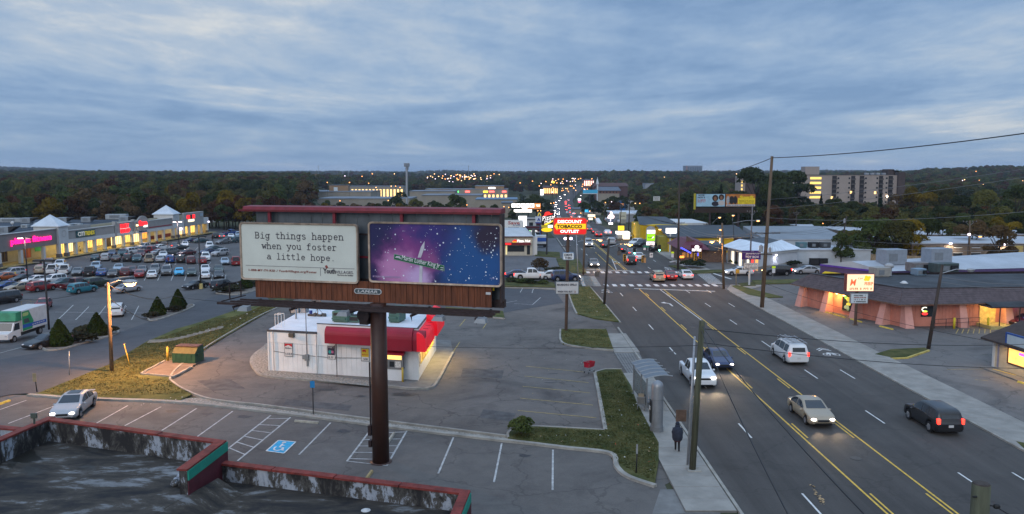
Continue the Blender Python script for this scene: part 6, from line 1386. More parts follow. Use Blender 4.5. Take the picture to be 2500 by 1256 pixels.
block('pale_roof_row','row of low flats with long pale roofs beyond the right hand trees',2060,2330,590,566,18,M('apt_brick'),PALER,Y=215);block('pale_roof_row','pale roofed low flats behind the lit apartments at right',2200,2560,600,574,14,M('apt_brick'),PALER,Y=195)
block('pale_roof_row','short pale roofed block just below the tall apartment house',1975,2095,575,558,16,WHS,PALER,Y=240)
bs=Sign('road_billboard','dark double billboard with a voting poster and an orange yellow poster',(1770,560),190,cat='billboard')
bs.box(1694,473.5,1845.5,507,.3,.6,FAN,'backing');bs.box(1697,508,1838,520,0.,.4,M('bb_brown',(.03,.018,.014),.8,.1),'skirt')
for px in(1735,1805):bs.pole(px,508,.25,STEEL2,dy=.5,pxb=px)
bs.box(1693.5,473,1699,512,-.1,.29,M('edge_yellow',(.35,.3,.03),.7,.1),'edge_panel')
c=bs.box(1700,474.5,1770,504.5,-.1,.28,M('bb_paleblue',(.2,.33,.42),.7,.15,.8,emit=(.5,.75,.95),es=.06),'poster_face')
bs.text('VOTE\nNOV 6',1703,475.5,1721,484.5,-.12,INK,c,bold=.04);[bs.scrib(1703,487+3*k,1723-4*(k==2),489+3*k,-.12,M('bb_red',(.4,.04,.06),.7,0),c)for k in range(3)]
for(px,py,s_)in((1746,489,1.),(1761,487,.9)):
 def pe(x,y,a,b,m,d):q=bs.at(x,y);mb=MB();k_=1944/190;mb.prism([(q.x+a/k_*cO(R(t)),q.z+b/k_*sI(R(t)))for t in range(0,360,24)],-.11-d,-.1-d,axis='y');mb.bD('printed_portrait',m,c)
 pe(px,py-5,7.5*s_,8*s_,M('pr_hair',(.03,.018,.014),.8,0),0+.002*(s_<1));pe(px,py-3.5,3.6*s_,5.2*s_,M('pr_skin',(.2,.1,.06),.7,.1),.012);pe(px,py+9,9*s_,6.,M('pr_coat' if s_==1 else 'pr_shirt',(.02,.02,.03)if s_==1 else(.42,.38,.36),.8,0),.02+.004*(s_<1))
c=bs.box(1772,474.5,1844,504.5,-.1,.28,M('bb_orange',(.28,.1,.025),.7,.35,1.2,emit=(.8,.3,.05),es=.06),'poster_face')
bs.box(1801,484,1843,498.5,-.13,-.101,M('bb_yellow',(.52,.4,.02),.7,.1,emit=(1,.75,.02),es=.1),'printed_panel',c);bs.text('Sugrft',1805,478,1840,488.5,-.16,M('bb_y2',(.7,.52,.02),.7,0),c,bold=.06)
for k in range(3):bs.scrib(1804,489.6+k*2.9,1841,491.2+k*2.9,-.15,M('dark_script'),c)
bs.box(1773,499.5,1843,504,-.13,-.101,M('bb_white',(.45,.45,.44),.7,.1),'printed_panel',c);bs.scrib(1775,500.6,1841,503,-.15,M('bb_n',(.05,.05,.12),.7,0),c)
for(px,w_)in((1786,6),(1777,4),(1795,5)):q=bs.at(px,489);eL(((q.x,-.11,q.z),(w_/10.2,.02,1.),10,6),'printed_figure',FAN if w_>4.5 else M('pf_grey',(.3,.3,.3),.8,.2),c)
s=Sign('grill_sign','bright peach lit grill sign above a small letter board on a brown post',(2088,794))
s.pole(2092,712,.16,POLEB);s.root.rotation_euler=(0,0,0)
c=s.box(2062.5,668,2132.5,711.5,-.3,.3,M('gs_rim',(.16,.03,.03),.5,.1),'sign_cabinet')
gm=M('gs_face',(.9,.6,.4),.5,0,emit=(1.,.62,.36),es=.75);s.box(2064.5,669.5,2131,710,-.315,-.301,gm,'sign_face',c)
OR=M('gs_red',(.8,.16,.06),.5,0,emit=(1,.25,.1),es=.35)
s.text('Las',2092,676.5,2104,681,-.33,OR,c,shear=.3);s.text('M',2072,681,2088,697,-.33,OR,c,bold=.01,shear=.2);s.scrib(2107,688,2129,696,-.318,OR,c,gaps=False);s.scrib(2071,702,2126,707,-.318,M('gs_br',(.55,.28,.1),.5,0),c)
for(px,py)in((2112,676),(2119,677),(2110,682),(2116,682)):q=s.at(px,py);eL(((q.x,-.33,q.z),(.2,.02,.17),10,5),'printed_bow',M('gs_gold',(.8,.5,.02),.5,0,emit=(1,.65,.02),es=.5),c)
c=s.box(2074,716,2117.5,740.5,-.25,.1,GALV,'letter_board');s.box(2075.3,717.3,2116,739.2,-.262,-.251,M('gb_face',(.42,.47,.5),.6,.06,emit=(.8,.9,1),es=.06),'board_face',c)
for k in range(4):s.scrib(2082,719.5+k*5,2112,722.5+k*5,-.275,(INK,INKR,INK,INK)[k],c)
sd_=PZ(2423,898);ls=thing('lit_stand','small cream stand with gable roof and warm lit window at the right edge','kiosk',(sd_.x,sd_.y,0),math.atan2(PZ(2500,925).y-sd_.y,PZ(2500,925).x-sd_.x))
CR=M('stand_wall',(.5,.42,.3),.8,.08);hz_=2.75
MB().box(0,9,0,6,0,hz_).prism([(0,hz_),(6,hz_),(3,hz_+1.1)],0,9,axis='x').bD('wall',CR,ls)
MB().add([(-.8,-.7,hz_-.15),(10,-.7,hz_-.15),(10,3,hz_+1.25),(-.8,3,hz_+1.25),(-.8,6.7,hz_-.15),(10,6.7,hz_-.15)],[(0,1,2,3),(3,2,5,4)]).add([(-.8,-.7,hz_-.32),(10,-.7,hz_-.32),(10,3,hz_+1.08),(-.8,3,hz_+1.08),(-.8,6.7,hz_-.32),(10,6.7,hz_-.32),(-.8,-.7,hz_-.15),(-.8,3,hz_+1.25),(-.8,6.7,hz_-.15),(10,-.7,hz_-.15)],[(3,2,1,0),(4,5,2,3),(0,6,7,3),(3,7,8,4),(0,1,9,6)]).bD('roof',M('stand_roof',(.05,.035,.03),.8,.2),ls)
w_=bX((1.9,9,-.03,0.,.95,2.2),'window',M('stand_glow',(.9,.5,.15),.4,0,emit=(1.,.58,.16),es=.95,col2=(.5,.2,.04),scale=1.2),ls);MB().box(1.78,1.9,-.07,0.,.85,2.3).box(1.9,9,-.07,0.,.83,.95).box(1.9,9,-.07,0,2.2,2.32).bD('window_frame',M('frame_brown',(.08,.03,.02),.6,.1),w_)
bX((3.2,5,-.09,-.04,1.85,2.05),'neon_tube',glow('neon_mag',(1.,.05,.55),2.),w_)
o=bX((2.,8,-.5,-.35,2.35,3.6),'sign_cabinet',M('stand_blue',(.02,.07,.25),.5,.1),ls);bX((2.25,8,-.53,-.505,2.55,3.45),'sign_face',M('stand_face',(.4,.47,.5),.6,.05),o)
bX((.55,.75,-.04,-.002,.2,2.5),'pilaster',M('pil_blue',(.22,.22,.3),.7,.1),ls);bX((-.05,.25,-.06,0.,0,hz_),'corner_post',MW,ls)
bX((0,9,-1.2,-0.,0.,.12),'step',CONCD,ls)
area('window_light',4.5,-.8,2.2,6,.4,60,(1.,.6,.18),ls)
# far buildings
def far_block(name,label,px0,px1,Y,pyt,depth,wall,roof,h=None,cat='building',wins=None,group=None,lit=None):
 a_,b_=PY(px0,480,Y),PY(px1,480,Y);z0=min(hf(a_.x,Y),hf(b_.x,Y),hf((a_.x+b_.x)/2,Y+depth/2))-.3;zt=PY(px0,pyt,Y).z
 if h is not None:zt=z0+h
 r=thing(name,label,cat,(a_.x,Y,z0),0,group);w=b_.x-a_.x;hh=max(2.5,zt-z0)
 bX((0,w,0,depth,0,hh),'wall',wall,r)
 bX((-.4,w+.4,-.4,depth+.4,hh+.01,hh+.5),'roof',roof,r)
 if wins:
  n,m,zf0_,zf1_=wins
  for k in range(n):
   x=w*(k+.5)/n;ww=w/n*.5;bX((x-ww/2,x+ww/2,-.25,-.02,hh*zf0_,hh*zf1_),'window',m,r)
 return r,w,hh
BEIGE=M('far_beige',(.25,.225,.185),.85,.1,.1);GREYB=M('far_grey',(.25,.27,.3),.85,.12,.1);BRICKF=M('far_brick',(.16,.08,.06),.85,.15,.2)
FROOF=M('far_roof',(.16,.18,.21),.8,.2,.05);FROOFD=M('far_roof_dark',(.1,.12,.15),.8,.2,.05)
LITW=M('far_lit',(.9,.6,.25),.4,0,emit=(1.,.62,.22),es=1.6,col2=(.3,.15,.05),scale=.3)
far_block('far_store','long flat roofed superstore with beige front left of the cell tower',745,905,780,469,60,BEIGE,FROOF,wins=(9,GLS,.1,.3))
far_block('far_store','wide grey roofed store right behind the billboard cap, left of the cell tower',775,1000,640,486,50,BEIGE,FROOF,wins=(14,GLS,.3,.6))
r,w,hh=far_block('far_store_tower','tan blank tower wall with a white square logo on the superstore',804,850,800,453,10,M('far_tan',(.27,.17,.09),.85,.1),FROOFD)
bX((w*.25,w*.45,-.4,-.1,hh*.55,hh*.9),'logo_board',M('logo_white',(.55,.6,.62),.6,.1),r)
r,w,hh=far_block('far_lit_strip','distant strip of lit orange shop fronts behind the superstore',848,985,900,456,30,BEIGE,FROOF,wins=(16,LITW,.05,.75))
far_block('far_store','beige box store right of the cell tower',1000,1110,720,468,40,BEIGE,FROOF)
r,w,hh=far_block('far_lit_strip','distant shopping strip with red and green signs right of the cell tower',1038,1240,880,463,35,BEIGE,FROOF,wins=(20,LITW,.05,.45))
for px0,px1,m in((1043,1066,glow('fs_w',(1.,.95,.9),2.2)),(1073,1083,glow('fs_r',(1.,.12,.1),2.2)),(1094,1100,glow('fs_r',(1,0,0))),(1106,1120,glow('fs_g',(.12,.9,.2),1.6)),(1136,1147,glow('fs_r',(1,0,0))),(1180,1191,glow('fs_y',(1.,.75,.05),1.8)),(1194,1207,glow('fs_r',(1,0,0))),(1193,1209,glow('fs_w',(1,1,1))),(1226,1236,glow('fs_r',(1,0,0)))):
 a_,b_=PY(px0,465,880).x-r.location.x,PY(px1,465,880).x-r.location.x;z=PY(px0,468.5 if px0!=1193 else 459.5,880).z-r.location.z;bX((a_,b_,-.8,-.3,z-.9,z+.9),'sign',m,r)
far_block('far_store','big beige store with a tall front at the right of the far strip',1160,1230,890,455,30,M('far_tan'),FROOF)
far_block('far_store','pale windowless store wall just above the billboard cap',1030,1175,560,478,36,BEIGE,FROOF);far_block('far_store','blue roofed low store right of the billboard cap',1162,1262,470,488,30,BEIGE,M('far_roof_blue',(.12,.2,.3),.7,.15,.1))
far_block('far_store','white low store beside the rental sign',1225,1250,420,497,20,BEIGE,FROOFD)
far_block('far_lit_strip','distant lit yellow shop front left of the road in the valley',1326,1362,940,456,25,BRICKF,FROOFD,wins=(8,LITW,.2,.8))
far_block('far_shop','white shop with a blue panel front near the rows of trees',1510,1550,560,490,20,M('far_white',(.5,.52,.53),.8,.1),FROOF)
r,w,hh=far_block('blue_panel_shop','small blue fronted shop left of the white shop',1513,1527,556,492,3,M('far_blue',(.02,.14,.42),.6,.1),FROOFD,cat='store');bX((w*.2,w*.75,-.3,-.05,hh*.65,hh*.85),'sign',glow('bp_orange',(.9,.35,.12),.5),r)
far_block('far_shop','low shop with white roof behind the neon bell sign',1500,1580,330,524,24,GREYB,M('far_roof_white',(.55,.58,.62),.7,.1,.2));far_block('far_shop','low tan shop among trees right of the road',1400,1500,520,512,20,BEIGE,FROOFD)
far_block('far_shop','lit store roofs at the top of the valley road',1425,1450,1150,440,30,BRICKF,FROOF,wins=(6,glow('fs_pink',(1.,.5,.42),2.2),.3,.9));far_block('far_shop','distant white roofed hall on the right hillside',1575,1600,900,449,20,GREYB,FROOF)
s=Sign('blue_road_billboard','wide blue billboard in front of the brick church',(1440,490),620,cat='billboard');s.pole(1440,474,.5,POLED);c=s.box(1423,464,1459,474,-.5,.5,M('bbd_blue',(.03,.25,.42),.6,.15,.1,emit=(.05,.4,.7),es=.15),'panel');s.box(1423,472.4,1459,474,-.6,-.51,M('bbd_white',(.5,.5,.5),.6,.1),'strip',c)
s=Sign('white_pole_sign','white lit square sign on a tall pole left of the valley road',(1323,500),560);s.pole(1323,477,.3,GALV);s.box(1319,463,1327,477,-.4,.4,glow('wps',(1.,.98,.96),1.5),'panel')
s=Sign('red_white_sign','white over pink lit sign right of the valley road',(1415,512),600);s.pole(1415,494,.25,GALV);s.box(1411,485,1418.5,489.5,-.4,.4,glow('wps',(1,1,1)),'panel');s.box(1411.5,490,1418,494.5,-.4,.4,glow('rws',(1.,.1,.2),1.6),'panel')
s=Sign('blue_lit_sign','blue lit shop sign right of the road near the far crossing',(1434,530),420);s.pole(1434,518,.2,GALV);s.box(1428,512.5,1441,518.5,-.4,.4,M('bls',(.02,.25,.5),.5,.2,1,emit=(.05,.5,.9),es=.8),'panel')
s=Sign('white_board_sign','white blank board sign among trees left of the billboard across the road',(1603,510),330);s.pole(1603,491,.15,GALV);s.box(1595,480,1611,491,-.2,.2,M('wbs',(.5,.5,.48),.7,.1),'panel');[s.scrib(1597,481.5+3.2*k,1609,483.4+3.2*k,-.22,M('wbt',(.1,.1,.1),.7,0))for k in range(3)]
s=Sign('round_gold_sign','round golden lit sign above the valley shops',(1351,465),1000);s.pole(1351,448,.4,POLED);q=s.at(1351,445.5);eL(((q.x,0,q.z),(1.7,.4,1.4),12,6),'disc',glow('rgs',(1.,.62,.05),1.6),s.root)
ch=thing('brick_church','brick church with dark gabled roof and thin white spire in the distance','church',(PY(1455,480,700).x,700,hf(PY(1500,480,700).x,700)))
def cx3(px):return PY(px,480,700).x-ch.location.x
def cz3(py):return PY(1500,py,700).z-ch.location.z
bX((cx3(1461),cx3(1512),0,30,0,cz3(466)),'wall',BRICKF,ch);bX((cx3(1461),cx3(1512),-.3,-.01,0,cz3(473)),'plinth',BEIGE,ch)
for k in range(6):x=cx3(1464+k*8);bX((x,x+.9,-.3,-.02,cz3(471.5),cz3(468)),'window',GLS,ch)
MB().add([(cx3(1459),-1,cz3(466)),(cx3(1516),-1,cz3(466)),(cx3(1514),12,cz3(457)),(cx3(1461),12,cz3(457)),(cx3(1459),30,cz3(466)),(cx3(1516),30,cz3(466))],[(0,1,2,3),(3,2,5,4),(0,3,4),(1,5,2)]).bD('roof',FROOFD,ch)
MB().box(cx3(1460),cx3(1545),32,50,0,cz3(456)).add([(cx3(1457),31,cz3(457)),(cx3(1548),31,cz3(457)),(cx3(1545),42,cz3(448)),(cx3(1462),42,cz3(448))],[(0,1,2,3)]).bD('nave',M('church_roof2',(.085,.045,.042),.8,.1),ch)
MB().box(cx3(1465.5),cx3(1471.5),34,36.5,cz3(452),cz3(447)).add([(cx3(1465.7),34,cz3(447)),(cx3(1471.3),34,cz3(447)),(cx3(1471.3),36.5,cz3(447)),(cx3(1465.7),36.5,cz3(447)),(cx3(1468.5),35.2,cz3(433))],[(0,1,4),(1,2,4),(2,3,4),(3,0,4)]).bD('spire',M('spire_white',(.5,.54,.58),.7,.05),ch)
bX((cx3(1457.5),cx3(1460.5),1,3,0,cz3(452)),'porch_tower',M('spire_white'),ch)
ap=thing('tall_apartment_house','tall brown apartment house with balcony columns and yellow lit stair windows','apartment building',(PY(1960,500,470).x,470,-8.5))
def ax(px):return PY(px,480,470).x-ap.location.x
def az(py):return PY(2080,py,470).z-ap.location.z
APW=M('apt_wall',(.3,.255,.23),.85,.06,.2);APD=M('apt_end_brick',(.065,.048,.045),.9,.15,.5);BALC=M('apt_recess_shade',(.028,.026,.03),.85,.15)
bX((ax(1935),ax(2188),0,16,0,az(428)),'wall',APW,ap)
bX((ax(2188),ax(2205),-1.5,16,0,az(421)),'end_wall',APD,ap)
bX((ax(2174),ax(2188),4,12,az(427.5),az(413.5)),'roof_room',APD,ap);MB().add([(ax(2180),3,az(413.5)),(ax(2202),3,az(421)),(ax(2202),13,az(421)),(ax(2180),13,az(413.5))],[(0,1,2,3)]).bD('white_roof',M('apt_white_roof',(.6,.62,.65),.6,.05),ap)
bX((ax(1971),ax(2006),5,12,az(428),az(407)),'lift_tower',APW,ap)
bX((ax(1935)-.2,ax(2188)+.1,-.3,16,az(428)+.02,az(427)),'roof_edge',EDGE,ap)
mb=MB();[mb.box(ax(2120+14*k),ax(2128+14*k),5,7,az(427),az(422.5))for k in range(4)];mb.bD('roof_gear',GREYB,ap)
fl=[435.5+11.6*k for k in range(7)]
for px0,px1 in((1944,1954),(2030,2041),(2076,2086),(2097,2108),(2144,2154),(2167,2178)):
 bX((ax(px0),ax(px1),-.06,-.01,0,az(430)),'balcony_shade',BALC,ap)  # near-black slab on the flat wall stands for shade behind the balconies
 for y in fl:
  b_=bX((ax(px0)+.05,ax(px1)-.05,-1.1,-.07,az(y+4.4),az(y+3.6)),'balcony',M('balc_slab',(.16,.14,.13),.8,.1),ap)
  bX((ax(px0)+.1,ax(px1)-.1,-1.08,-1.04,az(y+3.6),az(y+.4)),'balcony_rail',M('balc_rail',(.05,.045,.045),.7,.1),b_)
  mb=MB();x=ax(px1)+.5 if px0 in(2030,2097)else(ax(px0)-1.5);mb.box(x,x+1.,-.09,-.01,az(y+2.5),az(y-1.8));mb.bD('window',GLS,ap)
for y in fl[:5]:bX((ax(1976.5),ax(2003.5),-.12,-.01,az(y+2.8),az(y-2.6)),'stair_window',M('stair_lit',(.9,.6,.15),.5,0,emit=(1.,.66,.16),es=.95,col2=(.45,.25,.05),scale=.8),ap)
for px,py in((2136,471),(2077,470),(2031,483)):bX((ax(px-2.5),ax(px+2.5),-.14,-.08,az(py+3),az(py-3)),'lit_window',LITW,ap)
eL(((ax(2165),-.5,az(480)),(.5,.4,.5),8,5),'wall_lamp',glow('lamp_warm_far',(1.,.8,.55),14),ap)
ap2=thing('apartment_wing','dark brick end tower with a white sloped roof left of the tall trees','apartment building',(PY(1810,500,500).x,500,-9))
def bx2(px):return PY(px,480,500).x-ap2.location.x
def bz2(py):return PY(1820,py,500).z+9
bX((bx2(1821),bx2(1842),0,14,0,bz2(421)),'wall',APD,ap2);bX((bx2(1809),bx2(1821),2,14,0,bz2(430)),'stair_wall',APW,ap2);MB().add([(bx2(1824),-.3,bz2(417)),(bx2(1842),-.3,bz2(424)),(bx2(1842),14,bz2(424)),(bx2(1824),14,bz2(417))],[(0,1,2,3)]).bD('white_roof',M('apt_white_roof'),ap2)
for k in range(4):bX((bx2(1811),bx2(1814.5),1.9,1.99,bz2(447+9*k),bz2(442+9*k)),'stair_window',MATS['stair_lit'],ap2)
r,w,hh=far_block('hilltop_block','pale blue grey office block on the hilltop near the centre right skyline',1673,1713,2300,405.5,40,M('hill_block',(.2,.23,.27),.8,.1,.05),FROOFD);
bX((-.5,5,-1,0,0,hh),'corner_shaft',M('shaft_pink',(.24,.16,.16),.8,.1),r)
for k in range(8):bX((w*.12+k*w*.108,w*.12+k*w*.108+w*.07,-.4,-.05,hh*.1,hh*.9),'window_strip',M('hill_glass',(.07,.1,.13),.4,.1),r)
s=Sign('cell_tower','tall grey cell tower with antenna crown rising above the billboard',(993,505),520,cat='tower');s.pole(993,399,.75,GALV,n=12)
for k in range(10):
 t=2*pI*k/10;q=s.at(993,401);MB().cbox((q.x+1.6*cO(t),1.6*sI(t),q.z-.6),(.45,.3,2.4)).bD('antenna',GREYB,s.root)
mb=MB();q=s.at(993,401);mb.cyl((q.x,0,q.z-1.3),(q.x,0,q.z-1.1),1.7,n=14);q=s.at(993,411);mb.cyl((q.x,0,q.z-.5),(q.x,0,q.z),1.,n=10);mb.bD('platform',GREYB,s.root)
mb=MB();q=s.at(996.5,411);mb.cyl((q.x,0,q.z-1.2),(q.x,0,q.z+1.2),.3,n=8);mb.bD('antenna',GREYB,s.root)
for px,pt,Yd,lab in((1144,404,1400,'thin lattice mast on the ridge right of the cell tower'),(777,404,1600,'faint thin mast at the far left of the ridge'),(823,415,1500,'short pylon left of its two neighbours on the ridge'),(837,417,1500,'middle short pylon on the ridge'),(850,416,1500,'right short pylon on the ridge')):
 s=Sign('radio_mast',lab,(px,430),Yd,cat='mast',group='masts on the ridge');s.pole(px,pt,.45,GREYB,n=6);q=s.at(px,pt+2);bX((q.x-1.6,q.x+1.6,-.2,.2,q.z-.5,q.z-.1),'cross_arm',GREYB,s.root)
 # vehicles
GLASS=M('car_glass',(.012,.016,.022),.08,0,spec=.7);TYRE=M('tyre',(.012,.012,.013),.8,0);RIM=M('rim',(.3,.31,.33),.35,0,metal=.6)
BLKP=M('black_plastic',(.015,.015,.016),.6,0);PLATE=M('licence_plate',(.5,.5,.5),.6,0)
HL0=M('headlight_off',(.45,.47,.5),.15,0,spec=.8);HL1=glow('headlight_on',(1.,.88,.76),7.);TL0=M('taillight_off',(.16,.008,.01),.25,0,spec=.6);TL1=M('taillight_on',(.5,.01,.01),.3,0,emit=(1.,.035,.02),es=3.2);HLA=glow('headlight_amber',(1.,.55,.22),8.)
PAINT={}
def paint(name,c):
 if name not in PAINT:PAINT[name]=M('car_paint_'+name,c,.34,.04,.6,spec=.45,coat=.35)
 return PAINT[name]
PC=dict(white=(.62,.63,.64),silver=(.33,.34,.36),grey=(.115,.12,.125),black=(.012,.012,.014),red=(.22,.012,.014),maroon=(.075,.01,.014),blue=(.01,.05,.2),navy=(.016,.03,.09),teal=(.012,.15,.2),lightblue=(.03,.34,.6),green=(.014,.035,.024),tan=(.3,.25,.18),brown=(.06,.045,.035),orange=(.35,.08,.015),paleblue=(.26,.34,.42),darkteal=(.015,.055,.065))
SPEC={'sedan':dict(L=4.75,W=1.8,top=[(-2.37,.62),(-2.3,.9),(-1.7,1.),(-.95,1.4),(-.35,1.45),(.25,1.42),(1.1,.97),(2.05,.8),(2.3,.62),(2.37,.48)],belt=[(-2.37,.6),(-2.2,.86),(1.1,.93),(2.05,.76),(2.37,.46)],gl=(-1.7,-.95,.25,1.1),side=[(-1.45,-.4),(-.32,.82)],wr=.32,wx=(-1.38,1.42)),'hatch':dict(L=4.2,W=1.75,top=[(-2.1,.6),(-2.05,.95),(-1.75,1.25),(-1.1,1.49),(-.2,1.53),(.35,1.46),(1.15,1.),(1.85,.82),(2.05,.62),(2.1,.48)],belt=[(-2.1,.58),(-1.9,.92),(1.1,.94),(1.85,.78),(2.1,.46)],gl=(-1.98,-1.3,.35,1.15),side=[(-1.35,-.4),(-.32,.85)],wr=.31,wx=(-1.28,1.28)),'suv':dict(L=4.65,W=1.88,top=[(-2.32,.65),(-2.28,1.05),(-2.05,1.6),(-1.7,1.71),(-.2,1.74),(.35,1.69),(1.05,1.12),(1.95,1.),(2.25,.8),(2.32,.55)],belt=[(-2.32,.63),(-2.2,1.02),(1.05,1.08),(1.95,.96),(2.32,.53)],gl=(-2.24,-1.98,.35,1.05),side=[(-1.9,-1.1),(-1.03,-.25),(-.17,.75)],wr=.36,wx=(-1.36,1.4)),'van':dict(L=5.1,W=1.98,top=[(-2.55,.65),(-2.52,1.05),(-2.42,1.75),(-2.1,1.86),(.3,1.88),(.85,1.8),(1.65,1.18),(2.25,1.02),(2.5,.8),(2.55,.55)],belt=[(-2.55,.63),(-2.4,1.08),(1.6,1.14),(2.25,.98),(2.55,.53)],gl=(-2.5,-2.36,.85,1.65),side=[(-2.1,-1.15),(-1.07,.05),(.13,1.2)],wr=.35,wx=(-1.5,1.62)),'pickup':dict(L=5.6,W=1.96,top=[(-2.8,.7),(-2.78,1.08),(-.75,1.08),(-.62,1.75),(-.3,1.84),(.45,1.84),(.75,1.76),(1.35,1.18),(2.55,1.06),(2.75,.85),(2.8,.58)],belt=[(-2.8,.68),(-2.7,1.04),(1.35,1.12),(2.55,1.),(2.8,.56)],gl=(-.75,-.62,.75,1.35),side=[(-.5,.2),(.28,1.)],wr=.38,wx=(-1.75,1.75),bed=(-2.68,-.85)),'beetle':dict(L=4.1,W=1.74,top=[(-2.05,.55),(-2.,.78),(-1.6,1.02),(-1.1,1.32),(-.5,1.48),(.1,1.48),(.5,1.36),(1.1,1.02),(1.7,.88),(2.,.66),(2.05,.48)],belt=[(-2.05,.53),(-1.6,.92),(1.1,.95),(1.7,.8),(2.05,.46)],gl=(-1.5,-.8,.5,1.1),side=[(-1.,-.2),(-.1,.75)],wr=.33,wx=(-1.25,1.28)),}
def tabs(t,x):return(tab(t,x-.15)+2*tab(t,x)+tab(t,x+.15))/4
def car_meshes(kind):
 S=SPEC[kind];L_,Wd=S['L'],S['W']/2;x0,x1=-L_/2,L_/2;wr=S['wr'];ar=wr+.07
 xs=set()
 for k in range(41):xs.add(round(x0+L_*k/40,3))
 for p in S['top']:xs.add(round(p[0],3))
 for wx in S['wx']:
  for t in(-1.,-.97,-.8,-.5,0,.5,.8,.97,1.):xs.add(round(wx+ar*t+(.001*(1 if t>0 else-1)if abs(t)==1 else 0),3))
 xs=sorted(x for x in xs if x0<=x<=x1)
 def ring(x):
  q=tab if kind=='pickup' and-1.1<x<-.4 else tabs;top,belt=q(S['top'],x),q(S['belt'],x);zb=.24
  for wx in S['wx']:
   if abs(x-wx)<ar:zb=max(zb,wr+math.sqrt(max(0,ar*ar-(x-wx)**2))*.98)
  e=min(1,(x1-x)/.45,(x-x0)/.35);w=Wd*(.86+.14*sI(max(0,e)*pI/2));zb+=.12*(1-max(0,min(1,e*2)))
  belt=min(belt,top-.015);zb=min(zb,belt-.08)
  g=max(0,top-belt);mid=zb+(belt-zb)*.55
  if g>.12:w4,w5,z4=w-.04-g*.3,w-.14-g*.34,top-.055
  else:w4,w5,z4=w*.955,w*.8,belt+(top-belt)*.6
  h=[(w*.9,zb),(w*.995,zb+.1),(w,mid),(w*.975,belt),(w4,z4),(w5,top)]
  return h
 mb=MB();n=12
 for x in xs:
  h=ring(x);mb.v+=[(x,y,z)for y,z in h]+[(x,-y,z)for y,z in h[::-1]]
 for i in range(len(xs)-1):
  for k in range(n):a=i*n+k;b=i*n+(k+1)%n;mb.f.append((a,b,b+n,a+n))
 mb.f+=[tuple(range(n)),tuple(range((len(xs)-1)*n,len(xs)*n))[::-1]];mb.m=[0]*len(mb.f)
 R_={'body':(mb,True)}
 def surf(xa,xb_,nm,inset=.93):
  m=MB();st_=[xa+(xb_-xa)*k/5 for k in range(6)]
  for x in st_:
   h=ring(x);w5,t=h[5][1-1],h[5][1];m.v+=[(x,w5*inset,t+.012),(x,-w5*inset,t+.012)]
  m.f=[(2*k,2*k+2,2*k+3,2*k+1)for k in range(5)];m.m=[0]*5;R_[nm]=(m,False)
 g=S['gl'];da,db=(g[1]-g[0])*.07,(g[3]-g[2])*.07
 if kind in('suv','van','pickup'):
  m=MB();xa,xb_=g[0]+da,g[1]-da;pts=[]
  for x in(xa,xb_):h=ring(x);pts+=[(x-.02,h[5][0]*.92,h[5][1]),(x-.02,-h[5][0]*.92,h[5][1])]
  m.add(pts,[(0,2,3,1)]);R_['rear_window']=(m,False)
 else:surf(g[0]+da,g[1]-da,'rear_window')
 surf(g[2]+db,g[3]-db,'windshield')
 for sgn,nm in((1,'side_window_l'),(-1,'side_window_r')):
  m=MB()
  for(a,b)in S['side']:
   st_=[a+(b-a)*k/5 for k in range(6)];o=len(m.v)
   for x in st_:
    h=ring(x);(y3,z3),(y4,z4)=h[3],h[4];
    for t in(.1,.93):m.v.append((x,sgn*(y3+(y4-y3)*t+.012),z3+(z4-z3)*t))
   for k in range(5):m.f.append((o+2*k,o+2*k+1,o+2*k+3,o+2*k+2)if sgn<0 else(o+2*k,o+2*k+2,o+2*k+3,o+2*k+1));m.m.append(0)
  R_[nm]=(m,False)
 zt=tab(S['belt'],x1-.25)
 for sgn,nm in((1,'headlight_l'),(-1,'headlight_r')):
  m=MB();m.ell((x1-.17,sgn*Wd*.68,zt-.1),(.2,.2,.085),10,6);R_[nm]=(m,True)
  zz={'suv':.98,'van':1.,'pickup':.86}.get(kind,.8);m=MB();
  if kind in('suv','van','pickup'):m.cbox((x0+.1,sgn*Wd*.83,zz),(.2,.17,.38),bev=.03)
  else:m.ell((x0+.12,sgn*Wd*.7,zz-.03),(.16,.22,.095),10,6)
  R_[nm.replace('headlight','tail_light')]=(m,True)
  m=MB();m.ell((g[3]-.28,sgn*(Wd+.09),zt+.18),(.09,.11,.075),8,5);R_[nm.replace('headlight','mirror')]=(m,True)
 m=MB();m.cbox((x1-.035,0,zt-.17),(.09,Wd*.85,.15),bev=.02);m.cbox((x1-.06,0,.36),(.12,Wd*1.25,.14),bev=.03);R_['grille']=(m,False)
 m=MB();m.cbox((x0-.005,0,.68 if kind!='pickup' else .62),(.04,.32,.16));R_['licence_plate']=(m,False)
 m=MB();m.box(x0+.3,x1-.3,-Wd*.82,Wd*.82,.2,.42);R_['underbody']=(m,False)
 if 'bed' in S:m=MB();a,b=S['bed'];m.box(a,b,-Wd*.74,Wd*.74,1.085,1.095);R_['truck_bed']=(m,False)
 m=MB();m.cyl((0,-.11,0),(0,.11,0),wr,n=18);m.cyl((0,-.118,0),(0,.118,0),wr*.88,n=18);R_['wheel']=(m,False)
 m=MB();m.cyl((0,-.125,0),(0,.125,0),wr*.6,n=14)
 for k in range(5):t=2*pI*k/5;m.cyl((0,.12,0),(wr*.6*cO(t),.135,wr*.6*sI(t)),.035,n=4)
 R_['rim']=(m,False);return R_
MESHC={}
def part_mesh(kind,nm,mat,key):
 k=(kind,nm,key)
 if k not in MESHC:
  if(kind,)not in MESHC:MESHC[(kind,)]=car_meshes(kind)
  mb,sm=MESHC[(kind,)][nm];MESHC[k]=mb.mesh(nm,mat,sm)
  if sm and nm=='body':
   try:MESHC[k].set_sharp_from_angle(angle=R(52))
   except Exception:pass
 return MESHC[k]
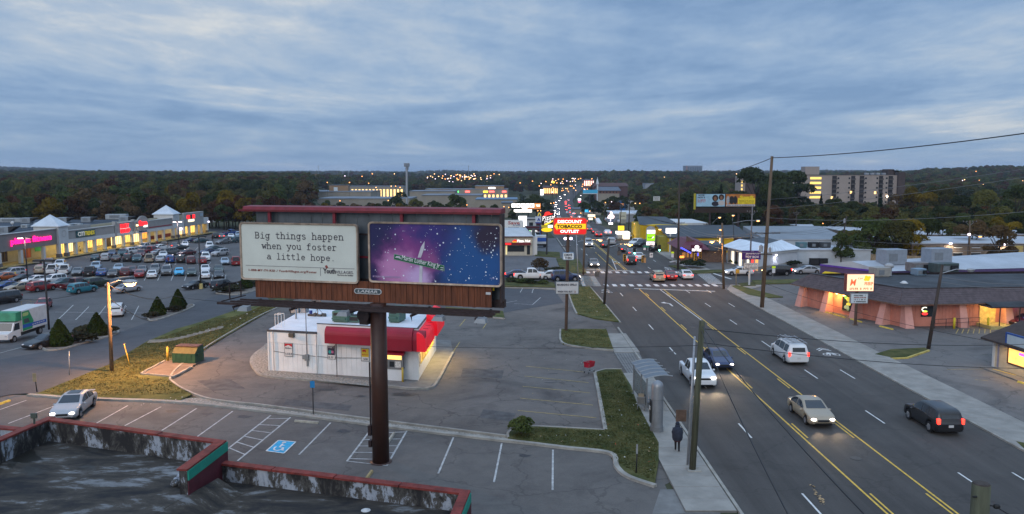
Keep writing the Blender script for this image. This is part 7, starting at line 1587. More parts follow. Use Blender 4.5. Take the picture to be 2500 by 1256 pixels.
def car(kind,colour,pos,head,label,group,lights='',name=None,extra=None):
 """pos: ground point; head: heading vector of the front; lights: h headlights on, a amber, b brake lights on"""
 S=SPEC[kind];nm=name or{'sedan':'sedan','hatch':'hatchback','suv':'suv','van':'van','pickup':'pickup_truck','beetle':'small_round_car'}[kind]
 catn={'pickup':'pickup truck','van':'van','suv':'SUV'}.get(kind,'car');ang=math.atan2(head[1],head[0])
 z=hf(pos[0],pos[1])+(.085 if pos[0]<-33 and pos[1]>62 else .02)
 r=thing(nm,label,catn,(pos[0],pos[1],z),ang,group);pm=paint(colour,PC[colour])
 def P_(pn,key,mat,mk):return link(pn,part_mesh(kind,mk,mat,key),r)
 P_('body',colour,pm,'body');P_('windshield','g',GLASS,'windshield');P_('rear_window','g',GLASS,'rear_window');P_('side_window','g',GLASS,'side_window_l');P_('side_window','g',GLASS,'side_window_r')
 hm_,hk=(HL1,'on')if 'h' in lights else((HLA,'am')if 'a' in lights else(HL0,'off'));tm_,tk=(TL1,'on')if 'b' in lights else(TL0,'off')
 for s_ in 'lr':P_('headlight',hk,hm_,'headlight_'+s_);P_('tail_light',tk,tm_,'tail_light_'+s_);P_('mirror',colour,pm,'mirror_'+s_)
 P_('grille','k',BLKP,'grille');P_('licence_plate','p',PLATE,'licence_plate');P_('underbody','k',BLKP,'underbody')
 if 'bed' in S:P_('truck_bed','k',BLKP,'truck_bed')
 for wx in S['wx']:
  for sg_ in(1,-1):
   w=P_('wheel','t',TYRE,'wheel');w.location=(wx,sg_*(S['W']/2-.11),S['wr']);q=link('rim',part_mesh(kind,'rim',RIM,'r'),w)
 return r
UA=(-.36,.93);UAr=(.36,-.93);UB=(.44,.9);UBr=(-.44,-.9)
def place(p,u,half):return(p[0]+u[0]*half,p[1]+u[1]*half)
ROW='cars parked in the mall lot'
ORD=['','second ','third ','fourth ','fifth ','sixth ','seventh ','eighth ','ninth ','tenth ','eleventh ','twelfth ','thirteenth ','fourteenth ']
def parkA(px,kind,colour,front,label,lights='',grp=ROW):
 p=G(*px);return car(kind,colour,place(p,UA,SPEC[kind]['L']/2),UAr if front else UA,label,grp,lights)
def parkB(px,kind,colour,front_right,label,lights='',grp=ROW,u=None):
 p=G(*px);d=vE((-p.x,-p.y)).normalized();h=u or(UB if front_right else UBr);s_=SPEC[kind]['W']/2*.8
 return car(kind,colour,(p.x-d.x*s_,p.y-d.y*s_),h,label,grp,lights)
NR='in the front row of the mall lot'
for z,k,c,f,lab,li in((Z1(765,655),'suv','tan',0,'tan SUV at the left end of the row beside two white pickups',''),(Z1(985,662),'pickup','white',0,'white pickup behind the dark lamp post, left of its white twin',''),(Z1(1235,668),'pickup','white',0,'white pickup with lowered tailgate view, right of its white twin',''),(Z1(1500,690),'sedan','grey',1,'dark grey sedan facing out between white and black pickups',''),(Z1(1735,708),'pickup','black',0,'black pickup between a grey and a blue sedan',''),(Z1(1985,705),'sedan','blue',0,'bright blue sedan right of the black pickup',''),(Z1(2205,725),'sedan','brown',1,'dark sedan facing out right of the bright blue sedan',''),(Z2(120,950),'suv','maroon',0,'maroon SUV left of the red sedan near the orange lamp',''),(Z2(400,975),'sedan','red',0,'red sedan right above the orange street lamp',''),(Z2(650,985),'sedan','white',0,'white sedan right of the red sedan in the front row',''),(Z2(940,930),'van','grey',1,'grey minivan facing out left of the light blue round car',''),(Z2(1190,935),'beetle','lightblue',1,'light blue round little car facing the camera',''),(Z2(1435,945),'sedan','green',1,'dark green boxy sedan right of the light blue round car',''),(Z2(1705,995),'sedan','white',0,'white sedan seen from behind, at the dark lamp post',''),(Z2(1975,995),'sedan','black',1,'black sedan with white plate at the right of the front row','')):
 parkA(z,k,c,f,lab,li)
for z,k,c,f,lab in((Z1(925,520),'suv','grey',1,'grey SUV hidden behind the dark lamp post and tan SUV'),(Z1(1150,548),'suv','white',1,'white SUV facing out behind the two white pickups'),(Z1(1870,592),'suv','paleblue',1,'pale blue SUV facing out behind the black pickup'),(Z1(2320,612),'sedan','paleblue',1,'pale blue sedan facing out behind the dark sedan'),(Z2(250,905),'sedan','maroon',1,'dark maroon sedan facing out behind the maroon SUV'),(Z2(450,895),'sedan','grey',1,'grey sedan facing out behind the red sedan'),(Z2(705,890),'suv','grey',1,'dark grey SUV facing out behind the white sedan of the front row'),(Z2(1705,872),'sedan','white',1,'white sedan facing out, nose to tail with another white sedan'),(Z2(1975,876),'sedan','green',1,'dark green sedan nose to tail with the black sedan')):
 parkA(z,k,c,f,lab)
MR=((Z1(1860,395),'sedan','darkteal',0,'dark teal sedan at the left end of the middle row',''),(Z1(2060,398),'suv','silver',0,'silver SUV second from the left in the middle row',''),(Z1(2275,412),'sedan','brown',0,'brown sedan right of the silver SUV in the middle row',''),(Z2(160,652),'suv','black',0,'black SUV right of the brown sedan in the middle row',''),(Z2(350,668),'suv','darkteal',1,'dark teal SUV facing out left of the tan pickup',''),(Z2(590,672),'pickup','tan',0,'tan pickup seen from behind in the middle row',''),(Z2(810,664),'sedan','silver',0,'silver sedan right of the tan pickup',''),(Z2(1010,680),'suv','blue',0,'blue SUV in the middle row beside the walking person',''),(Z2(1220,678),'suv','black',0,'black SUV left of the maroon SUV in the middle row',''),(Z2(1425,698),'suv','maroon',0,'maroon SUV left of the dark lamp post in the middle row',''),(Z2(1655,698),'hatch','red',0,'small red hatchback right behind the dark lamp post',''),(Z2(1715,640),'van','white',1,'white van facing out behind the small red hatchback',''),(Z2(2095,718),'sedan','paleblue',1,'pale blue sedan facing out near the billboard edge',''),(Z2(2320,733),'pickup','red',0,'red pickup at the billboard edge',''),(Z1(2190,300),'sedan','navy',1,'navy sedan facing out behind the silver SUV',''),(Z1(2400,305),'suv','darkteal',1,'dark SUV facing out at the far left of the second middle row',''),(Z2(870,575),'sedan','white',1,'white sedan facing out behind the silver sedan',''),(Z2(430,565),'suv','maroon',1,'dark maroon SUV facing out behind the dark teal SUV',''))
for z,k,c,f,lab,li in MR:parkA(z,k,c,f,lab,li)
for z,k,c,fr,lab,li in((Z2(290,498),'suv','white',1,'white SUV parked side-on left of the red pickup',''),(Z2(480,462),'sedan','navy',1,'navy sedan side-on in front of the red pickup cab',''),(Z2(540,410),'pickup','silver',0,'silver pickup side-on behind the navy sedan',''),(Z2(650,488),'pickup','red',1,'red pickup parked side-on in the third row',''),(Z2(830,412),'sedan','white',1,'white sedan side-on behind the red pickup',''),(Z2(815,515),'sedan','silver',1,'silver sedan between the red pickup and grey wagon',''),(Z2(1030,520),'van','grey',1,'long grey wagon side-on with a lit tail lamp',''),(Z2(1160,425),'sedan','black',0,'black sedan behind the long grey wagon',''),(Z2(1335,525),'sedan','maroon',0,'maroon low sedan side-on right of the grey wagon',''),(Z2(1425,268),'sedan','navy',0,'navy sedan at the far lane, left of its dark green neighbour',''),(Z2(1620,275),'sedan','darkteal',1,'dark green sedan at the far lane behind the lamp post',''),(Z2(1745,500),'sedan','navy',0,'navy sedan facing left beside the silver SUV',''),(Z2(1890,440),'sedan','darkteal',1,'dark teal sedan behind the silver SUV',''),(Z2(2000,535),'suv','silver',0,'silver SUV side-on at the right of the lot',''),(Z2(2055,298),'sedan','grey',0,'grey sedan side-on far right near the trees',''),(Z2(2190,245),'sedan','black',1,'black sedan behind the grey one near the trees',''),(Z2(2345,268),'suv','darkteal',1,'dark open SUV at the billboard edge far row',''),(Z2(2210,118),'pickup','blue',1,'blue pickup side-on by the trees at the far right','')):parkB(z,k,c,fr,lab,li)
for z,k,c,f,lab,li in((Z2(895,385),'suv','brown',0,'brown SUV in the far lane left of the braking car',''),(Z2(1095,385),'sedan','black',0,'dark sedan with bright red brake lights in the far lane','b'),(Z2(1305,362),'sedan','white',1,'white sedan facing out alone in the far row',''),(Z2(1790,408),'van','white',1,'white cargo van facing out right of the lamp post',''),(Z2(1905,188),'suv','black',0,'black SUV near the end of the mall',''),(Z2(2030,190),'sedan','grey',0,'sedan with red brake lights near the end of the mall','b'),(Z2(2215,190),'sedan','white',1,'white sedan facing out near the trees',''),(Z2(2365,175),'pickup','paleblue',1,'pale blue pickup at the billboard edge by the trees','')):parkA(z,k,c,f,lab,li)
for z,k,c,fr,lab,li in((Z1(130,965),'sedan','blue',0,'deep blue sedan at the left end of the nearest row',''),(Z1(390,985),'sedan','tan',0,'silver beige sedan between the blue sedan and red SUV',''),(Z1(830,990),'suv','red',1,'dark red SUV side-on behind the dark lamp post',''),(Z1(1630,1025),'suv','teal',1,'teal SUV side-on left of the wooden lamp pole',''),(Z2(180,1255),'sedan','silver',1,'silver sedan side-on right of the wooden lamp pole',''),(Z1(470,808),'sedan','black',0,'black sedan facing left behind the silver beige sedan',''),(Z1(700,840),'sedan','white',0,'white sedan facing left, first of two white cars',''),(Z1(1050,850),'suv','white',0,'white SUV facing left, second of two white cars',''),(Z1(1260,892),'sedan','darkteal',0,'dark teal sedan behind the dark red SUV',''),(Z1(1500,940),'pickup','maroon',1,'maroon pickup behind the teal SUV',''),(Z1(1920,905),'suv','green',1,'dark green SUV right behind the teal SUV',''),(Z1(2380,940),'van','brown',0,'dark wagon half hidden by the orange street lamp',''),(Z1(90,780),'sedan','orange',0,'orange sedan at the left edge',''),(Z1(250,705),'suv','silver',0,'silver SUV with red tail lamps at far left','b'),(Z1(60,1240),'van','black',0,'black van cut off by the left edge',''),((478,707),'sedan','black',0,'black sedan left of the yellow lamp base',''),((546,708),'suv','black',1,'black SUV behind the shrubs at the billboard edge',''),((118,851),'sedan','black',0,'black sedan parked behind the nearest cone shaped evergreen','')):parkB(z,k,c,fr,lab,li)
parkA(Z3(790,475),'hatch','red',1,'dark red hatchback facing out alone beside the cart corral');parkA((283,777),'suv','white',0,'white SUV parked alone, half behind the wooden lamp pole')
p=PZ(158,1028);q=PZ(205,990);d_=vE((p.x-q.x,p.y-q.y)).normalized()
fsed=car('sedan','silver',(p.x*.5+q.x*.5,p.y*.5+q.y*.5),d_,'silver sedan with sunroof and lit headlights parked in the front lot','cars in the front lot','h')
bX((-.75,.1,-.42,.42,1.447,1.456),'sunroof',GLASS,fsed);MB().box(-2.34,-2.1,-.7,.7,1.02,1.06).box(-2.25,-2.15,.5,.58,.95,1.02).box(-2.25,-2.15,-.58,-.5,.95,1.02).bD('spoiler',paint('silver',PC['silver']),fsed)
def beam(c,L_,W_,e=160,z=.62):
 for s_ in(1,-1):
  l=bpy.data.lights.new('headlight_beam','SPOT');l.energy=e;l.spot_size=R(62);l.spot_blend=.8;l.color=(1.,.72,.42);l.shadow_soft_size=.08
  o=bpy.data.objects.new('headlight_beam',l);COL.objects.link(o);o.parent=c;o.location=(L_/2+.12,s_*W_*.36,z);o.rotation_euler=(0,R(-74),0)
beam(fsed,4.75,1.8,90)
# traffic
UPR,DNR=(0,1),(0,-1);TR='traffic on the main road'
def traffic(px,kind,colour,head,label,lights,bm_=0,X=None):
 p=G(*px);c=car(kind,colour,(p.x if X is None else X,p.y),head,label,TR,lights)
 if bm_:beam(c,SPEC[kind]['L'],SPEC[kind]['W'],bm_)
 return c
traffic((1702,930),'pickup','white',DNR,'white pickup with lit headlights coming down the kerb lane','h',260)
traffic((1752,892),'sedan','navy',DNR,'dark car with lit headlights partly behind the wooden pole','h',160)
traffic((1978,1022),'sedan','tan',DNR,'champagne sedan with lit headlights in the centre turn lane','h',120)
vn=traffic((1926,878),'van','white',UPR,'white work van with roof rack driving away','b')
mb=MB()
for y in(-.75,-.25,.25,.75):mb.cyl((-2.2,y,2.),(1.,y,2.),.03,n=6)
for x in(-2.,-.6,.8):mb.cyl((x,-.85,1.97),(x,.85,1.97),.025,n=6);mb.cyl((x,-.85,1.8),(x,-.85,1.97),.025,n=6);mb.cyl((x,.85,1.8),(x,.85,1.97),.025,n=6)
mb.bD('roof_rack',GALV,vn)
mb=MB();mb.cyl((-2.4,.5,2.08),(1.2,.5,2.08),.03,n=6);mb.cyl((-2.4,.05,2.08),(1.2,.05,2.08),.03,n=6);[mb.cyl((-2.2+.33*k,.05,2.08),(-2.2+.33*k,.5,2.08),.02,n=5)for k in range(10)];mb.bD('ladder',GALV,vn)
traffic((2275,1040),'suv','black',UPR,'black SUV driving away with red tail lights, nearest the right kerb','b')
traffic((1604,686),'suv','tan',UPR,'tan SUV braking inside the junction','b');traffic((1634,682),'sedan','red',UPR,'red sedan braking beside the tan SUV','b');traffic((1673,680),'sedan','white',UPR,'white sedan with tail lights in the right lane of the junction','b')
traffic((1449,651),'sedan','grey',DNR,'grey sedan with bright headlights waiting at the far stop line','h',60);traffic((1436,602),'van','silver',DNR,'silver van with headlights beyond the tobacco sign pole','h')
for px,k,c,h_,lab,li in(((1538,645),'suv','black',UPR,'black SUV braking just past the junction','b'),((1558,634),'sedan','white',UPR,'white sedan braking right of the black SUV','b'),((1540,624),'sedan','grey',UPR,'grey car braking ahead of the black SUV','b'),((1522,615),'sedan','black',UPR,'black sedan braking behind the traffic signal','b'),((1476,604),'sedan','black',UPR,'dark sedan with amber rear lamps in the turn lane','b'),((1492,597),'suv','silver',UPR,'silver SUV in the right lane behind the leaning signal pole',''),((1460,578),'sedan','red',UPR,'red lit car queueing in the left lane','b'),((1452,571),'sedan','maroon',UPR,'maroon car queueing ahead of the red one','b'),((1437,564),'sedan','grey',UPR,'grey car braking at the end of the sign edge','b')):traffic(px,k,c,h_,lab,li)
ST='cars on the side street'
def side(px,kind,colour,right,label,lights):
 p=G(*px);return car(kind,colour,(p.x,p.y),(1,.03)if right else(-1,-.03),label,ST,lights)
side((1803,672),'sedan','white',0,'white sedan waiting at the right stop line with lamps on','hb');side((1896,672),'suv','black',0,'black SUV behind the white sedan on the side street','ab');side((1970,669),'sedan','silver',0,'silver sedan third in the side street queue','h')
side((1268,680),'sedan','navy',1,'navy sedan on the left side street beside a white pickup','b');side((1296,682),'pickup','white',1,'white pickup waiting on the left side street','b');side((1352,682),'sedan','white',1,'white car behind the sign pole on the left side street','b');side((1381,686),'suv','navy',1,'dark blue SUV first at the left crosswalk','h')
p=PZ(2105,642);car('sedan','white',(p.x,p.y),(-.9,.45),'white sedan parked by the tan fence behind the hall',ST);p=PZ(2140,641);car('sedan','navy',(p.x,p.y),(-.5,.86),'dark blue sedan with red lamps by the tan fence',ST,'b')
p=PZ(1948,634);car('suv','white',(p.x,p.y),(-1,0),'white car peeking out behind the toy store wall',ST);p=PZ(1958,618);
p=PZ(2475,800);car('sedan','maroon',(p.x+2,p.y+.6),(-.97,-.2),'dark maroon sedan parked right of the grill porch','cars at the grill')
for px,k,c,hd,lab in(((1557,583),'sedan','silver',(-1,.1),'silver sedan parked before the yellow building'),((1553,600),'suv','white',(-.6,-.8),'white SUV left of the round topped sign'),((1566,603),'suv','black',(-.6,-.8),'black SUV right of the white one by the round topped sign'),((1591,612),'pickup','black',(.2,-1),'black pickup under the round topped sign'),((1606,600),'sedan','silver',(.3,-1),'silver car right of the round topped sign'),((1675,603),'sedan','white',(-1,0),'white car in front of the yellow wall')):
 p=PZ(*px);car(k,c,(p.x,p.y),hd,lab,'cars parked across the road')
random.seed(5)
FARB={}
def far_car(X,Y,up,colour,label,group,hdx=0.):
 z=hf(X,Y)+.25;r=thing('far_car',label,'car',(X,Y,z),math.atan2(1 if up else-1,hdx),group)
 link('body',part_mesh('sedan','body',paint(colour,PC[colour]),colour),r);link('windshield',part_mesh('sedan','windshield',GLASS,'g'),r)
 for s_ in 'lr':
  if up:link('tail_light',part_mesh('sedan','tail_light_'+s_,FTL if group[:8]=='far cars' else TL0,'far' if group[:8]=='far cars' else 'off'),r)
  else:link('headlight',part_mesh('sedan','headlight_'+s_,FHL if group!='far parked cars' else HL0,'far' if group!='far parked cars' else 'off'),r)
 return r
FHL=glow('headlight_far',(1.,.86,.78),30.);FTL=glow('taillight_far',(1.,.05,.03),22.)
for Y in[225,262]+[290+15*k for k in range(38)]:
 far_car(road_x(Y)+random.choice((2.2,5.2)),Y,True,random.choice(('red','black','white','grey')),'distant car with red tail lights climbing the far road','far cars driving away')
for Y in[240,285]+[320+29*k for k in range(22)]:
 far_car(road_x(Y)+random.choice((-4.6,-7.6)),Y,False,random.choice(('white','silver','grey')),'distant car with white headlights coming down the far road','far cars coming closer')
for k in range(9):
 p=PY(1462+3.2*(k%3)*3,545,300+5*k);far_car(p.x+2.6*(k%3),300+6*k,True,random.choice(('silver','white','grey','black')),'parked car in the dim lot right of the tobacco sign','far parked cars')
for k in range(14):
 p=PY(1165+6*k,474,830+8*(k%3));far_car(p.x,830+8*(k%3),True,random.choice(('silver','white','grey','black','red')),'parked car before the distant shopping strip','far strip parked cars')
bt0,bt1=G(8,838),G(112,815);dv=vE((bt0.x-bt1.x,bt0.y-bt1.y)).normalized()
bt=thing('box_truck','white box truck with green and blue painted side at the left edge','truck',(G(60,832).x-1.1,G(60,832).y+1.2,hf(G(60,832).x,G(60,832).y)+.09),math.atan2(dv.y,dv.x))
WP=paint('white',PC['white'])
MB().box(-3.3,1.6,-1.15,1.15,.95,3.35,bev=.06).bD('cargo_box',M('box_white',(.5,.52,.53),.55,.08),bt)
MB().add([(1.6,-1.15,2.3),(1.6,1.15,2.3),(1.6,1.15,3.33),(1.6,-1.15,3.33),(2.6,-1.05,2.35),(2.6,1.05,2.35),(2.4,1.05,3.25),(2.4,-1.05,3.25)],[(4,5,6,7),(0,4,7,3),(1,2,6,5),(3,7,6,2),(0,1,5,4)]).bD('attic',M('attic_green',(.03,.22,.12),.5,.2,1.5),bt)
MB().prism([(1.65,.55),(3.9,.55),(3.95,1.15),(3.2,1.32),(2.75,2.2),(1.65,2.25)],-1.,1.,axis='y').bD('cab',WP,bt)
for s_ in(1,-1):MB().prism([(1.8,1.35),(2.95,1.35),(2.62,2.08),(1.8,2.08)],s_*1.,s_*1.012,axis='y').bD('side_window',GLASS,bt)
MB().add([(3.19,-.9,1.36),(3.19,.9,1.36),(2.79,.85,2.18),(2.79,-.85,2.18)],[(0,1,2,3)]).bD('windshield',GLASS,bt)
bX((-3.2,1.5,-.9,.9,.55,.94),'chassis',BLKP,bt)
for x in(-2.,2.9):
 for y in(-.9,.9):w_=MB().cyl((0,-.15,0),(0,.15,0),.42,n=18).bD('wheel',TYRE,bt);w_.location=(x,y,.42);MB().cyl((0,-.16,0),(0,.16,0),.24,n=12).bD('rim',RIM,w_)
for s_ in(1,-1):
 yy=s_*1.153;a,b=(yy,yy+s_*.006)if s_>0 else(yy+s_*.006,yy)
 MB().prism([(1.5,1.05),(-.3,1.05),(-.6,1.9),(.2,3.2),(1.5,3.2)],a,b,axis='y').bD('green_panel',M('truck_green',(.02,.25,.1),.5,.12,1),bt)
 a,b=(yy+s_*.007,yy+s_*.012)if s_>0 else(yy+s_*.012,yy+s_*.007)
 MB().prism([(1.5,1.35),(-3.1,1.25),(-3.1,1.62),(1.5,1.75)],a,b,axis='y').bD('blue_band',M('truck_blue',(.02,.09,.36),.5,.1),bt)
 a,b=(yy+s_*.013,yy+s_*.018)if s_>0 else(yy+s_*.018,yy+s_*.013)
 MB().prism([(1.2,1.85),(.1,1.85),(.4,2.35),(1.2,2.35)],a,b,axis='y').bD('printed_laptop',M('lap_dark',(.05,.06,.07),.5,.2),bt)
 o=MB().prism(stadium(1.1,.38),a,b,axis='y').bD('printed_bubble',M('bubble_pale',(.35,.48,.18),.5,.1),bt);o.location=(.85,0,2.85)
 mb=MB();[mb.box(-.6-.42*k,-.3-.42*k,a,b,1.42-0.,1.52)for k in range(6)];mb.bD('printed_line',M('lap_white',(.5,.5,.5),.6,0),bt)
for s_ in(1,-1):eL(((3.9,s_*.75,.95),(.1,.16,.1),8,5),'headlight',HL0,bt);bX((-3.36,-3.31,s_*.95-.1,s_*.95+.1,.98,1.2),'tail_light',TL0,bt)
p=PY(1320,590,185);rt=thing('rental_truck','white rental box truck parked behind the black pizza sign','truck',(p.x,185,0),R(180))
MB().box(-1.6,1.,-1.1,1.1,.8,2.8,bev=.05).bD('cargo_box',M('box_white'),rt);MB().prism([(1.05,.5),(2.2,.5),(2.2,1.1),(1.8,1.7),(1.05,1.8)],-.95,.95,axis='y').bD('cab',WP,rt);bX((-1.5,1,-.8,.8,.4,.79),'chassis',BLKP,rt);bX((-1.4,.8,1.11,1.13,1.4,2.3),'side_print',M('truck_blue'),rt)
for x in(-.9,1.6):
 for y in(-.85,.85):w_=MB().cyl((0,-.14,0),(0,.14,0),.38,n=14).bD('wheel',TYRE,rt);w_.location=(x,y,.38)
 # poles, lamps, wires
WOODP=M('pole_wood',(.125,.085,.055),.85,.3,1.2,.3,10,stretch=(6,6,.6));WOODD=M('pole_wood_dark',(.05,.038,.032),.85,.3,1.2,.2,10,stretch=(6,6,.6));WOODG=M('pole_wood_green',(.07,.072,.045),.85,.35,1.,.3,10,stretch=(6,6,.5))
LPD=M('lamp_post_dark',(.022,.022,.024),.55,.1);WIRE=M('wire',(.014,.014,.016),.6,0);WIREP=M('wire_pale',(.16,.165,.17),.5,0)
ORA=glow('lamp_orange',(1.,.42,.12),4.5);ORAF=glow('lamp_orange_far',(1.,.36,.09),3.6);COOL=glow('lamp_cool_far',(1.,.78,.92),2.4);WARMF=glow('lamp_warm_far2',(1.,.56,.24),3.)
class Pole:
 def __init__(s,name,label,top,base,r0,r1,mat,z=None,cat='utility pole',Y=None):
  p=(G(*base)if z is None else PZ(base[0],base[1],z))if Y is None else vE((PY(base[0],base[1],Y).x,Y,0))
  s.p=p;t=PY(top[0],top[1],p.y);s.t=t;s.root=thing(name,label,cat,p);mb=MB();d=t-p
  mb.cyl((0,0,-.1),(d.x,0,d.z),r0,r1,12);s.pole=mb.bD('pole',mat,s.root,True);s.d=d
 def at(s,px,py,dy=0.):q=PY(px,py,s.p.y+dy);return vE((q.x-s.p.x,dy,q.z-s.p.z))
 def on(s,f):return vE((s.d.x*f,0,s.d.z*f))
 def arm(s,f,half,mat,dy=0.,ang=0.,name='cross_arm',t=.06):
  c=s.on(f);a=vE((cO(ang),sI(ang),0))*half;o=MB().tube([c-a+vE((0,dy,0)),c+a+vE((0,dy,0))],t,4).bD(name,mat,s.root)
  for k in(-1,-.45,.45,1):
   q=c+a*(k*.95)+vE((0,dy,t));m2=MB();m2.cyl(q,q+vE((0,0,.18)),.04,.03,6);m2.bD('insulator',GALV,o)
  m2=MB();m2.cyl(c+a*.6,c-vE((0,0,.7)),.02,n=4);m2.cyl(c-a*.6,c-vE((0,0,.7)),.02,n=4);m2.bD('brace',GALV,o);return o
 def can(s,f,side,r=.24,h=.8):
  c=s.on(f)+vE((side,-.1,0));mb=MB();mb.cyl(c,c+vE((0,0,h)),r,n=12);mb.cyl(c+vE((0,0,h)),c+vE((0,0,h+.12)),r*.5,n=8);return mb.bD('transformer',GALV,s.root)
 def lamp(s,root_px,head_px,mat_on,e=0,col=(1,.5,.15),arm_mat=None,r=.34,head=True,dy=0.):
  a,b=s.at(*root_px),s.at(*head_px,dy);m_=(a+b)/2+vE((0,0,.25));o=MB().tube([a,m_,b],.045,6).bD('lamp_arm',arm_mat or GALV,s.root)
  d=(b-a);d.z=0;d.normalize();eL((b+vE((0,0,.05)),(r*1.35,r*.7,r*.42),10,6),'lamp_head',GALV,o,True)
  eL((b-vE((0,0,r*.22)),(r*.95,r*.62,r*.42),10,6),'lamp_bulb' if mat_on is not LAMPG else 'lamp_lens',mat_on,o,True)
  if e:
   l=bpy.data.lights.new('lamp_light','POINT');l.energy=e;l.color=col;l.shadow_soft_size=.3;q=bpy.data.objects.new('lamp_light',l);COL.objects.link(q);q.parent=o;q.location=b-vE((0,0,.45))
  return o
P1=Pole('utility_pole','tallest wooden utility pole at the right kerb reaching above the skyline',(1885,382),(1860,753),.26,.17,WOODP)
P1.arm(.5,1.6,WOODD,-.2);P1.arm(.36,.8,WOODD,-.2);P1.can(.375,-.62);P1.can(.375,.5,.18,.5)
P2=Pole('utility_pole','wooden pole with lit orange street lamp at the right junction corner',(1763,545),(1767,706),.19,.13,WOODP);P2.lamp((1764,592),(1738,590),ORA,900);P2.can(.7,-.3,.22,.7)
P3=Pole('utility_pole','dark wooden pole at the far right junction corner',(1659,438),(1655,659),.2,.13,WOODD);P3.arm(.52,1.,WOODD,-.2)
P4=Pole('leaning_pole','dark leaning pole with street lamp arm in front of the pink grill',(2301,647),(2266,852),.19,.13,WOODD);P4.lamp((2299,668),(2370,660),LAMPG)
P5=Pole('utility_pole','short greenish wooden pole in the foreground sidewalk beside the walking person',(1714,784),(1690,1152),.19,.16,WOODG)
bX((-.32,.45,-.35,.3,.08,.16),'footing',CONC,P5.root)
P5b=Pole('signal_pole','slim silver pole standing next to the greenish wooden pole',(1696,822),(1678,1140),.07,.055,GALV,cat='pole')
mb=MB();q=P5b.at(1668,1040);a_=P5b.at(1690,1015);mb.box(a_.x-.95,a_.x-.35,-.03,0.,a_.z-.35,a_.z+.35);mb.bD('sign_panel',M('sign_rust',(.1,.062,.045),.7,.3,3),P5b.root)
MB().cyl((.12,.1,0),(.3,.1,6.5),.03,n=6).bD('conduit',GALV,P5b.root)
pt=PY(2396,1182,14.);P6r=thing('utility_pole','weathered top of a wooden pole at the bottom right edge','utility pole',(pt.x,14.,0));MB().cyl((0,0,-.1),(0,0,pt.z),.19,.155,18).bD('pole',WOODG,P6r,True)
MB().cyl((0,0,pt.z+.001),(0,0,pt.z+.02),.15,.13,18).bD('pole_cap',WOODD,P6r);MB().ell((.24,-.1,pt.z-.38),(.07,.05,.05),8,5).cyl((.1,-.1,pt.z-.36),(.3,-.1,pt.z-.4),.012,n=5).cyl((-.2,-.1,pt.z-.2),(-.13,-.1,pt.z-.2),.02,n=6).bD('clamp',BLKP,P6r)
P7=Pole('leaning_pole','dark leaning pole in front of the white warehouse',(2067,528),(2047,643),.17,.12,WOODD);P7.can(.86,-.25,.2,.7)
P8=Pole('utility_pole','wooden pole with cross arm and orange lamp before the lit apartments',(2368,539),(2366,640),.17,.12,WOODP,Y=146);P8.arm(.97,1.3,WOODD);P8.lamp((2368,577),(2393,577),ORAF)
P9=Pole('signal_pole','dark wooden signal pole at the left of the junction, leaning slightly',(1487,583),(1475,745),.17,.13,WOODD);P9.lamp((1486,604),(1538,597),ORA,700,dy=8)
P10=Pole('utility_pole','brown wooden pole beside the left crosswalk corner',(1428,556),(1424,671),.17,.13,WOODP);P10.lamp((1412,590),(1466,586),ORA,600,dy=6)
P11=Pole('lamp_post','slim grey lamp post left of the crosswalk corner pole',(1407,575),(1412,690),.08,.06,GALV,cat='lamp post');P12=Pole('lamp_post','second slim post with twin blue white floodlights behind the tobacco sign pole',(1390,578),(1384,660),.09,.06,GALV,cat='lamp post')
for px in(1380,1394):q=P12.at(px,583);eL((q,(.28,.2,.24),10,6),'floodlight',glow('flood_violet',(.85,.75,1.),3),P12.root)
P13=Pole('utility_pole','grey pole with thin cross arm between the toy sign and toy store',(1837,505),(1831,640),.15,.11,M('pole_grey',(.14,.13,.13),.8,.2),Y=138);P13.arm(.92,.9,WOODD)
for top,base,Yd,lab in(((1518,498),(1512,590),250,'dark utility pole right of the lit kiosk'),((1538,485),(1534,590),232,'tall dark utility pole behind the lit kiosk'),((1476,505),(1474,580),290,'dark utility pole right of the queueing cars'),((1453,508),(1452,560),340,'thin utility pole above the tobacco sign edge'),((1434,510),(1434,545),400,'thin utility pole beside the blue lit sign'),((1399,495),(1399,520),520,'thin pole on the left of the valley road'),((246,488),(246,540),270,'dark pole with two white signs behind the mall roof'),((1382,600),(1384,640),160,'short grey post left of the drive through sign'),((1726,545),(1724,600),190,'yellow lit pole by the trees right of the yellow building'),((1945,515),(1943,560),200,'thin pole in the trees left of the apartment house'),((2205,545),(2203,590),190,'dark pole in front of the pale roofs')):
 q=Pole('utility_pole',lab,top,base,.16,.11,WOODD,Y=Yd);q.arm(.93,.9,WOODD)
for root,head,base,Yd,lab in(((1543,568),(1551,546),(1552,590),205,'orange street lamp left of the yellow building'),((1622,575),(1611,560),(1626,596),178,'orange street lamp before the yellow wall'),((1740,545),(1757,531),(1742,590),195,'orange street lamp above the white rear wall'),((1765,560),(1760,561),(1768,600),170,'orange street lamp over the yellow roof'),((1790,545),(1851,539),(1795,600),160,'orange street lamp left of the tall pole'),((1788,540),(1790,526),(1790,590),215,'orange street lamp under the far billboard')):
 q=Pole('street_lamp',lab,(root[0],root[1]),base,.1,.07,LPD,Y=Yd,cat='street lamp');q.lamp(root,head,ORA,0,r=.34)
